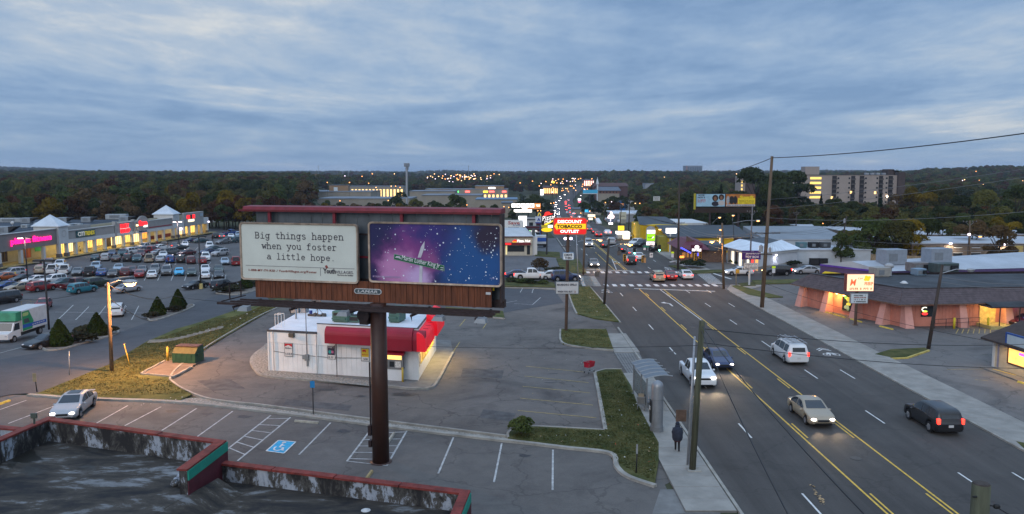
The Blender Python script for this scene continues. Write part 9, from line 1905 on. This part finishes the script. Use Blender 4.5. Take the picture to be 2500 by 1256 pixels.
def woods(name,n,gen,srcs,label):
 pts=[];sc_=[]
 while len(pts)<n:
  q=gen()
  if q:pts.append(q[:3]);sc_.append(q[3])
 me=bpy.data.meshes.new(name);me.from_pydata(pts,[],[]);at=me.attributes.new('size','FLOAT','POINT');at.data.foreach_set('value',sc_)
 o=link(name,me);tag(o,label,'woods',kind='stuff')
 g=bpy.data.node_groups.new(name,'GeometryNodeTree');g.interface.new_socket('Geometry',in_out='INPUT',socket_type='NodeSocketGeometry');g.interface.new_socket('Geometry',in_out='OUTPUT',socket_type='NodeSocketGeometry')
 N=g.nodes;Lk=g.links;gi=N.new('NodeGroupInput');go=N.new('NodeGroupOutput');j=N.new('GeometryNodeGeometryToInstance')
 for s_ in srcs:
  oi=N.new('GeometryNodeObjectInfo');oi.inputs['Object'].default_value=s_;oi.transform_space='ORIGINAL';Lk.new(oi.outputs['Geometry'],j.inputs[0])
 ip=N.new('GeometryNodeInstanceOnPoints');mp_=N.new('GeometryNodeMeshToPoints');Lk.new(gi.outputs[0],mp_.inputs['Mesh']);Lk.new(mp_.outputs[0],ip.inputs['Points']);Lk.new(j.outputs[0],ip.inputs['Instance']);ip.inputs['Pick Instance'].default_value=True
 rv=N.new('FunctionNodeRandomValue');rv.data_type='INT';[setattr(x,'default_value',v)for x,v in zip([i for i in rv.inputs if i.type=='INT'][:2],(0,len(srcs)-1))];Lk.new([x for x in rv.outputs if x.type=='INT'][0],ip.inputs['Instance Index'])
 na=N.new('GeometryNodeInputNamedAttribute');na.data_type='FLOAT';na.inputs['Name'].default_value='size';cx=N.new('ShaderNodeCombineXYZ');ml_=N.new('ShaderNodeMath');ml_.operation='MULTIPLY';ml_.inputs[1].default_value=1.
 fo=[x for x in na.outputs if x.type=='VALUE'][0];Lk.new(fo,ml_.inputs[0]);Lk.new(ml_.outputs[0],cx.inputs[0]);Lk.new(ml_.outputs[0],cx.inputs[1]);Lk.new(fo,cx.inputs[2]);Lk.new(cx.outputs[0],ip.inputs['Scale'])
 rr_=N.new('FunctionNodeRandomValue');rr_.data_type='FLOAT';fi=[i for i in rr_.inputs if i.type=='VALUE'];fi[0].default_value=0;fi[1].default_value=6.28;c2=N.new('ShaderNodeCombineXYZ');Lk.new([x for x in rr_.outputs if x.type=='VALUE'][0],c2.inputs[2]);Lk.new(c2.outputs[0],ip.inputs['Rotation'])
 Lk.new(ip.outputs[0],go.inputs[0]);md=o.modifiers.new('woods','NODES');md.node_group=g;return o
def src(mat,var):
 """a crown object that stands in view and serves as pattern for the woods"""
 o=[c for c in bpy.data.objects if c.name.startswith('crown')and c.data==CROWNS.get((('round',var,1700),mat))]
 return o[0]if o else None
SRC=[s_ for s_ in(src(m,v)for m in('olive','green','dark','brown','olive','green','olive','green','rust')for v in range(4))if s_]
random.seed(77)
def gen_left():
 Y=430+1250*random.random()**.9;px=rU(-150,760);X=(px-CX)/F*Y;return(X,Y,hf(X,Y)-.5,rU(11,17))
def gen_right():
 Y=560+1150*random.random()**.9;px=rU(1500,2650);X=(px-CX)/F*Y
 if 1930<px<2215 and Y<520:return None
 return(X,Y,hf(X,Y)-.5,rU(10,16))
def gen_mid():
 Y=rU(950,1700);px=rU(720,1560);X=(px-CX)/F*Y
 if abs(X-road_x(Y))<22 and Y<1300:return None
 return(X,Y,hf(X,Y)-.5,rU(9,15))
def gen_far():
 Y=rU(1900,6000);px=rU(-100,2600);X=(px-CX)/F*Y;return(X,Y,hf(X,Y)-2,rU(14,22))
def gen_under():
 Y=rU(232,560);px=rU(1560,2660);X=(px-CX)/F*Y
 if 1925<px<2215 and 440<Y<500 or Y<262 and px<2000 or 1800<px<1850 and Y>480:return None
 return(X,Y,hf(X,Y)-1.,rU(5,8.5))
woods('wood_edge',1500,gen_under,SRC,'thick undergrowth of the wooded slope behind the right hand roofs')
woods('far_woods',3800,gen_left,SRC,'endless autumn wood covering the left half of the horizon');woods('far_woods',3600,gen_right,SRC,'wooded hills rising at the right of the horizon');woods('far_woods',1500,gen_mid,SRC,'tree cover of the town between the lights');woods('far_woods',6000,gen_far,SRC,'far hazy forest on the last ridges')
# dumpster, shelter, kiosk, carts, people, litter
d0=PZ(449,890);dm=thing('dumpster','green dumpster with brown lids standing between two yellow posts','dumpster',(d0.x,d0.y,.13),R(-8))
DG=M('dumpster_green',(.014,.055,.03),.6,.25,2,.1);DT=M('dumpster_olive',(.085,.075,.024),.6,.2,2)
MB().prism([(0,0),(1.5,0),(1.5,1.35),(.55,1.35),(0,.85)],-1.1,1.1,axis='x').bD('body',DG,dm)
MB().add([(-1.1,-.005,.86),(1.1,-.005,.86),(1.1,.545,1.36),(-1.1,.545,1.36)],[(0,1,2,3)]).bD('front_panel',DT,dm)
for s_ in(-1,1):bX((min(0,s_*1.1)+.02,max(0,s_*1.1)-.02,.45,1.52,1.37,1.43),'lid',M('lid_brown',(.075,.04,.03),.6,.2),dm);bX((s_*1.13-.06,s_*1.13+.06,.3,1.2,.6,.8),'fork_pocket',DG,dm)
for k in range(4):bX((-.8+.5*k,-.74+.5*k,-.03,0,.02,.84),'rib',DG,dm)
for px,py,lab in((410,884,'yellow post left of the green dumpster'),(476,886,'yellow post right of the green dumpster')):
 p=PZ(px,py);o=MB().cyl((0,0,0),(0,0,1.25),.11,n=12).ell((0,0,1.25),(.11,.11,.08),12,4).bD('bollard',M('bollard_yellow',(.48,.33,.05)),None,True);o.location=(p.x,p.y,.1);tag(o,lab,'bollard','posts at the dumpster')
b0=PZ(1576,1005);sh=thing('bus_shelter','grey bus shelter with ribbed curved canopy on the left sidewalk','bus shelter',(b0.x,b0.y,.1),R(3))
SG=M('shelter_grey',(.2,.21,.22),.45,.1,metal=.4);SGL=M('shelter_glass',(.12,.15,.17),.15,.1,spec=.5,alpha=.55)
Ls=5.
def arch(y):return[(1.95*k/8-.15,y,2.35+.32*sI(pI*(k/8)*.62+.25))for k in range(9)]
for k in range(6):MB().tube(arch(-.5+Ls*k/5),.035,6).bD('canopy_rib',M('rib_pale',(.26,.275,.285),.4,.05,metal=.4),sh)
for k in range(5):
 a,b=arch(-.5+Ls*k/5+.05),arch(-.5+Ls*(k+1)/5-.05);mb=MB();n=7
 for j in range(n):mb.add([a[j],a[j+1],b[j+1],b[j]],[(0,1,2,3)])
 mb.bD('canopy_panel',M('canopy_slate',(.105,.125,.145),.35,.1),sh)
for y in(-.3,1.5,4.3):MB().cyl((0,y,-.1),(0,y,2.4),.05,n=8).cyl((0,y,0),(0,y,.04),.12,n=8).bD('post',SG,sh)
for y0,y1 in((-.2,1.4),(1.6,4.2)):bX((-.01,.01,y0,y1,.35,2.),'glass_panel',SGL,sh)
MB().box(.15,.55,.2,2.6,.45,.5).box(.2,.5,.4,.45,0,.45).box(.2,.5,2.3,2.35,0,.45).bD('bench',SG,sh)
k0=PZ(1603,1056);kk=thing('information_pillar','rounded grey steel pillar in front of the bus shelter','kiosk',(k0.x,k0.y,.1))
mb=MB();prof=[(0,.42),(.02,.42),(3.,.42)]+[(3.+.42*sI(R(t)),.42*cO(R(t)))for t in(20,40,60,75,88)]
nn=20
for z,r in prof:mb.v+=[(r*cO(2*pI*i/nn)*.95,r*sI(2*pI*i/nn),z)for i in range(nn)]
mb.f=[(j*nn+i,j*nn+(i+1)%nn,(j+1)*nn+(i+1)%nn,(j+1)*nn+i)for j in range(len(prof)-1)for i in range(nn)]+[tuple(range((len(prof)-1)*nn,len(prof)*nn))];mb.m=[0]*len(mb.f);mb.bD('shell',M('pillar_steel',(.24,.25,.265),.4,.1,metal=.45),kk,True)
MB().cyl((0,0,2.15),(0,0,2.19),.425,n=20).cyl((0,0,0.),(0,0,.35),.44,n=20).bD('band',SG,kk);bX((-.47,-.4,-.2,.2,.6,2.1),'screen_panel',BLKP,kk);bX((-.49,-.471,-.12,.12,1.45,1.7),'notice',M('paper_notice'),kk)
def cart(px,py,lab,rz,tip,basket,box=None):
 p=PZ(px,py);r=thing('shopping_cart',lab,'shopping cart',(p.x,p.y,.15),rz);W_=M('cart_wire',(.25,.26,.27),.4,.1,metal=.5)
 h=bpy.data.objects.new
 def T(v):return(v[0],v[1]*cO(tip)-v[2]*sI(tip),v[1]*sI(tip)+v[2]*cO(tip)+(.28 if tip else 0))
 MB().add([T(v)for v in((-.42,-.26,.5),(.42,-.2,.5),(.42,.2,.5),(-.42,.26,.5),(-.48,-.3,1.),(.5,-.24,.92),(.5,.24,.92),(-.48,.3,1.))],[(3,2,1,0),(0,1,5,4),(1,2,6,5),(2,3,7,6),(3,0,4,7)]).bD('basket',basket,r)
 mb=MB();
 for a,b in(((-.45,-.25,.12),(-.45,-.27,1.05)),((-.45,.25,.12),(-.45,.27,1.05)),((-.45,-.25,.2),(.4,-.2,.2)),((-.45,.25,.2),(.4,.2,.2)),((.4,-.2,.2),(.4,.2,.2)),((-.6,-.27,1.05),(-.6,.27,1.05)),((-.45,-.27,1.05),(-.6,-.27,1.05)),((-.45,.27,1.05),(-.6,.27,1.05))):mb.cyl(T(a),T(b),.018,n=5)
 mb.bD('frame',W_,r)
 for x in(-.42,.38):
  for y in(-.22,.22):mb=MB();c=T((x,y,.07));mb.cyl((c[0],c[1]-.02,c[2]),(c[0],c[1]+.02,c[2]),.065,n=10);mb.bD('wheel',BLKP,r)
 if box:bX((-.35,.35,-.2,.2,.55,1.05),'carton',box,r)
cart(1439,914,'red shopping cart standing at the kerb of the grass island',R(50),0,M('cart_red',(.42,.012,.03),.5,.1));cart(1565,1004,'shopping cart holding a brown carton beside the bus shelter',R(80),0,M('cart_wire2',(.16,.16,.16),.5,.2,alpha=.75),M('carton',(.24,.17,.1),.85,.15))
p=G(84,752);cr=thing('cart_corral','small wire cart corral beside the red hatchback','cart corral',p,R(60));
for y in(-.8,.8):mb=MB();[mb.cyl((x,y,0),(x,y,1.1),.03,n=6)for x in(-1.4,0,1.4)];mb.cyl((-1.4,y,1.1),(1.4,y,1.1),.03,n=6);mb.cyl((-1.4,y,.55),(1.4,y,.55),.025,n=6);mb.bD('rail',M('corral_rail',(.28,.24,.16),.5,.1),cr)
for px,py,lab in((50,690,'yellow bollard at the left end of the lot lane'),(38,680,'yellow bollard farther left in the lot lane')):
 p=G(px,py);o=MB().cyl((0,0,0),(0,0,1.2),.13,n=10).ell((0,0,1.2),(.13,.13,.08),10,4).bD('bollard',M('bollard_yellow',(.48,.33,.05)),None,True);o.location=p;tag(o,lab,'bollard')
 # people
def person(loc,rz,h,label,cloth,legs,skin,hood=False,stride=.12,lean=0.,arm=.1,coat=None,grp='people'):
 """one continuous skinned figure, with coat, hair or hood as its clothing; faces local +x"""
 S=h/1.75;me=bpy.data.meshes.new('body')
 V=[(0,0,.95),(.02+lean*.4,0,1.15),(.05+lean,0,1.38),(.07+lean*1.4,0,1.5),(.1+lean*1.7,0,1.6),(.12+lean*1.8,0,1.7),(0,.1,.9),(stride,.1,.5),(stride*.4,.1,.09),(stride*.4+.17,.11,.04),(0,-.1,.9),(-stride*.1,-.1,.5),(-stride*1.4,-.1,.09),(-stride*1.4+.17,-.11,.04),(.05+lean,.19,1.4),(.02+lean-arm*.3,.25,1.13),(.1+lean+arm,.22,.9),(.13+lean+arm,.21,.8),(.05+lean,-.19,1.4),(.02+lean+arm*.3,-.25,1.13),(.12+lean+arm,-.22,.92),(.15+lean+arm,-.21,.82)]
 E=[(0,1),(1,2),(2,3),(3,4),(4,5),(0,6),(6,7),(7,8),(8,9),(0,10),(10,11),(11,12),(12,13),(2,14),(14,15),(15,16),(16,17),(2,18),(18,19),(19,20),(20,21)]
 Rr=[.15,.14,.15,.065,.095,.085,.105,.08,.06,.05,.105,.08,.06,.05,.065,.05,.038,.035,.065,.05,.038,.035]
 me.from_pydata([tuple(c*S for c in v)for v in V],E,[]);o=bpy.data.objects.new('tmp',me);COL.objects.link(o)
 sk=o.modifiers.new('skin','SKIN');sv_=me.skin_vertices[0].data
 for i,r in enumerate(Rr):sv_[i].radius=(r*S,r*S*(1.15 if i in(0,1,2)else 1))
 sv_[0].use_root=True;o.modifiers.new('sub','SUBSURF').levels=2
 dg=bpy.context.evaluated_depsgraph_get();bm_=bpy.data.meshes.new_from_object(o.evaluated_get(dg));bpy.data.objects.remove(o)
 bm_.materials.clear();[bm_.materials.append(m)for m in(cloth,legs,skin)]
 for p in bm_.polygons:z=p.center.z/S;p.material_index=2 if z>1.48 or(abs(p.center.y)>.15*S and z<.88 and z>.7)else(1 if z<.92 else 0);p.use_smooth=True
 r=thing('person',label,'person',loc,rz,grp);link('body',bm_,r)
 def fing():
  mb=MB()
  for s_ in(1,-1):
   bx,by,bz=(.13+lean+arm)*S,s_*.21*S,.8*S
   for k in range(4):mb.cyl((bx+(.012*k-.018)*S,by,bz),(bx+(.016*k-.01)*S,by,bz-(.07-.008*abs(k-1.5))*S),.009*S,.007*S,5)
   mb.cyl((bx+.03*S,by,bz+.03*S),(bx+.06*S,by-s_*.01*S,bz-.02*S),.01*S,.008*S,5)
  return mb
 fing().bD('fingers',skin,r,True)
 hx=.12+lean*1.8;mb=MB()
 if hood:mb.ell(((hx-.03)*S,0,1.65*S),(.135*S,.135*S,.155*S),12,8);mb.ell(((hx-.1)*S,0,1.52*S),(.13*S,.17*S,.1*S),10,6);mb.bD('hood',coat or cloth,r,True)
 else:mb.ell(((hx-.015)*S,0,1.685*S),(.105*S,.1*S,.1*S),12,8);mb.bD('hair',M('hair_dark',(.015,.012,.01),.7,0),r,True)
 MB().ell(((hx+.1)*S,0,1.62*S),(.025*S,.018*S,.03*S),6,4).ell(((hx+.08)*S,.04*S,1.655*S),(.012*S,.012*S,.01*S),6,4).ell(((hx+.08)*S,-.04*S,1.655*S),(.012*S,.012*S,.01*S),6,4).bD('face',skin,r,True)
 if coat:
  mb=MB();n=18;rings=[(.7,.23,.29,0),(.86,.27,.33,0),(1.,.27,.33,lean*.2),(1.2,.28,.34,lean*.6),(1.36,.25,.31,lean),(1.46,.15,.2,lean*1.2),(1.51,.08,.1,lean*1.4)]
  for z,a,b,x in rings:mb.v+=[((x+.02+a*cO(2*pI*i/n)*(1+.04*sI(5*i+z*9)))*S,b*sI(2*pI*i/n)*S,z*S)for i in range(n)]
  mb.f=[(j*n+i,j*n+(i+1)%n,(j+1)*n+(i+1)%n,(j+1)*n+i)for j in range(len(rings)-1)for i in range(n)];mb.m=[0]*len(mb.f);mb.bD('coat',coat,r,True)
  for s_ in(1,-1):MB().tube([((.05+lean)*S,s_*.22*S,1.42*S),((.03+lean)*S,s_*.29*S,1.15*S),((.12+lean+arm)*S,s_*.24*S,.9*S)],[.085*S,.075*S,.06*S],10).bD('sleeve',coat,r,True)
 return r
SKIN=M('skin_dark',(.12,.065,.04),.6,.05);NAVY=M('coat_navy',(.018,.022,.036),.8,.25,6);BLKC=M('trouser_black',(.012,.012,.014),.85,.1);MARC=M('skirt_maroon',(.05,.012,.016),.85,.2)
p=PZ(1653,1106);wk=person((p.x,p.y,.125),R(80),1.72,'person in a dark hooded coat walking away along the left sidewalk',NAVY,BLKC,SKIN,True,.16,.1,.05,NAVY)
mb=MB();n=16
for z,a in((.62,.22),(.74,.24),(.9,.2)):mb.v+=[(a*cO(2*pI*i/n)*.9,a*sI(2*pI*i/n),z)for i in range(n)]
mb.f=[(j*n+i,j*n+(i+1)%n,(j+1)*n+(i+1)%n,(j+1)*n+i)for j in range(2)for i in range(n)];mb.m=[0]*len(mb.f);mb.bD('skirt',MARC,wk,True)
GRC=M('shirt_grey',(.25,.26,.27),.85,.1);REDS=M('shirt_red',(.2,.03,.03),.85,.1);WHS2=M('shirt_white',(.5,.5,.5),.85,.05);JEAN=M('jeans',(.03,.04,.07),.85,.1)
for px,py,lab,cl,lg,rz_p in(((197,619,'person in a white top walking under the mall canopy',WHS2,BLKC,200)),((229,614,'person in dark clothes near a canopy column',M('shirt_brown',(.06,.03,.02),.85,.1),BLKC,90)),((411,647,'person in a red top crossing behind the blue SUV',REDS,BLKC,60)),((384,604,'person in red beside the brown SUV in the far lane',REDS,JEAN,300)),((490,573,'person in grey near the far end of the mall',GRC,BLKC,120)),((562,594,'person in a white top at the far row of cars',WHS2,JEAN,30)),((519,590,'person in dark clothes behind the white cargo van',BLKC,BLKC,150))):
 p=G(px,py);person((p.x,p.y,p.z+.1),R(rz_p),1.74,lab,cl,lg,SKIN,grp='people at the mall')
random.seed(9)
def inpoly(pts,x,y):
 c=False;j=len(pts)-1
 for i in range(len(pts)):
  if(pts[i].y>y)!=(pts[j].y>y)and x<(pts[j].x-pts[i].x)*(y-pts[i].y)/(pts[j].y-pts[i].y)+pts[i].x:c=not c
  j=i
 return c
def litter(name,poly_px,n,mats,label,size=.045,z=.14):
 pts=gp(*poly_px);xs_=[p.x for p in pts];ys_=[p.y for p in pts];mb=MB();k=0
 while k<n:
  x,y=rU(min(xs_),max(xs_)),rU(min(ys_),max(ys_))
  if not inpoly(pts,x,y):continue
  s_=size*rU(.5,1.8);a=rU(0,6.28);zz=hf(x,y)+z;mb.add([(x+s_*cO(a),y+s_*sI(a),zz),(x-s_*.6*sI(a),y+s_*.6*cO(a),zz+s_*.5),(x-s_*cO(a),y-s_*sI(a),zz+.01),(x+s_*.7*sI(a),y-s_*.7*cO(a),zz+s_*.2)],[(0,1,2,3)],random.randrange(len(mats)));k+=1
 return tag(mb.bD(name,mats),label,'litter',kind='stuff')
LW,LR,LO=M('litter_white',(.6,.6,.6),.8,.1),M('litter_red',(.5,.06,.03),.7,.1),M('litter_tan',(.35,.25,.14),.8,.2)
litter('litter',((1470,915),(1515,910),(1600,1080),(1600,1170),(1520,1140),(1470,1080)),38,[LW,LW,LR,LO],'scraps of litter scattered over the grass island');litter('litter',((1250,1070),(1480,1065),(1490,1095),(1260,1076)),14,[LW,LO],'few scraps of litter on the narrow grass tongue');litter('litter',((330,985),(470,970),(500,990),(330,995)),24,[LW,LO],'litter flecks along the kerb below the bank',.05);litter('litter',((430,800),(560,800),(640,760),(600,755)),22,[LW],'white flecks of litter on the grass bank',.07,.22);litter('litter',((1440,710),(1490,760),(1480,775),(1420,760)),10,[LW],'white scraps on the corner verge',.07)
litter('litter',((1320,860),(1440,880),(1440,1010),(1290,1000)),14,[LW,LO],'small scraps lying in the store parking stalls',.05,.03);litter('leaf_litter',((1975,1185),(1985,1185),(2020,1235),(2005,1235)),40,[LO],'brown leaf debris on the road near the lane line',.06,.03)
PAD=gp((335,925),(402,880),(515,872),(424,932))
GR1,GR2=leafmat('tuft_green',(.05,.062,.02),(.125,.118,.044),.1),leafmat('tuft_dry',(.08,.078,.026),(.185,.158,.058),.1)
for poly_,n,m,z in((((1455,915),(1515,908),(1558,995),(1606,1088),(1596,1182),(1508,1136),(1492,1106),(1244,1072),(1302,1049),(1478,1057)),15000,GR1,.13),(((1370,808),(1480,808),(1495,855),(1376,841)),4000,GR2,.13),(((1386,706),(1440,704),(1508,785),(1408,765)),5000,GR2,.13),(((100,962),(180,930),(265,895),(360,837),(520,780),(650,745),(700,740),(560,816),(440,898),(420,925),(430,945),(465,964),(200,972)),24000,GR2,.12)):
 pts=gd(*poly_);P_=[];x0,x1,y0,y1=min(p.x for p in pts),max(p.x for p in pts),min(p.y for p in pts),max(p.y for p in pts)
 while len(P_)<n:
  x,y=rU(x0,x1),rU(y0,y1)
  if inpoly(pts,x,y)and not inpoly(PAD,x,y):P_.append((x,y,hf(x,y)+z))
 nn_=np.zeros((n,3));nn_[:,2]=1.6;me=quads(np.array(P_),nn_,np.full(n,.085),'grass',1.8);me.materials.append(m);tag(link('grass',me),'short patchy grass growing on the verges','grass',kind='stuff')
OIL=M('oil_stain',(.035,.034,.036),.6,.35,3);
def stain(px,py,rx,ry,name='oil_stain'):
 c=PZ(px,py);k0=rU(0,6);pts=[(c.x+rx*cO(t)*(1+.28*sI(3*t+k0)+.15*sI(7*t)),c.y+ry*sI(t)*(1+.3*cO(2*t+k0)))for t in[2*pI*i/22 for i in range(22)]]
 sheet(name,pts,OIL,.0125)
for a,b,c in(((1130,900),(1230,905),(1225,925)),((700,975),(860,990),(850,1004)),((1180,1000),(1260,1010),(1250,1030)),((480,930),(560,925),(600,950))):
 sheet('asphalt_patch',gp(a,b,c,(a[0]-b[0]+c[0],a[1]-b[1]+c[1])),M('patch_dark',(.078,.076,.076),.85,.3,1.2),.0105)
for px,py in((1690,800),(1850,760),(1960,920),(1640,860),(2090,1120)):
 p=PZ(px,py);tag(MB().cyl((p.x,p.y,.012),(p.x,p.y,.024),.33,n=18).bD('manhole_cover',M('iron',(.05,.048,.046),.6,.2,8)),kind='structure')
for px,py,rx,ry in((985,964,1.,.5),(795,952,.9,.35),(595,1018,.5,.35),(505,1012,.4,.3),(420,1005,.45,.35),(838,1053,.45,.3),(1279,1113,.35,.25),(880,968,.4,.2),(1343,935,.5,.15),(1352,913,.4,.12)):stain(px,py,rx,ry)
# the air: thin even haze over the whole place
if HAZE>0:
 hm_=bpy.data.materials.new('haze_air');hm_.use_nodes=True;t=hm_.node_tree;t.nodes.clear();oo=t.nodes.new('ShaderNodeOutputMaterial');pv=t.nodes.new('ShaderNodeVolumePrincipled');pv.inputs['Density'].default_value=HAZE;pv.inputs['Color'].default_value=(.62,.74,.95,1);pv.inputs['Anisotropy'].default_value=0.;t.links.new(pv.outputs[0],oo.inputs['Volume'])
 mb=MB();mb.box(-6600,6600,-200,8400,-45,95);tag(mb.bD('haze',hm_),'thin blue evening haze filling the air','haze',kind='stuff')
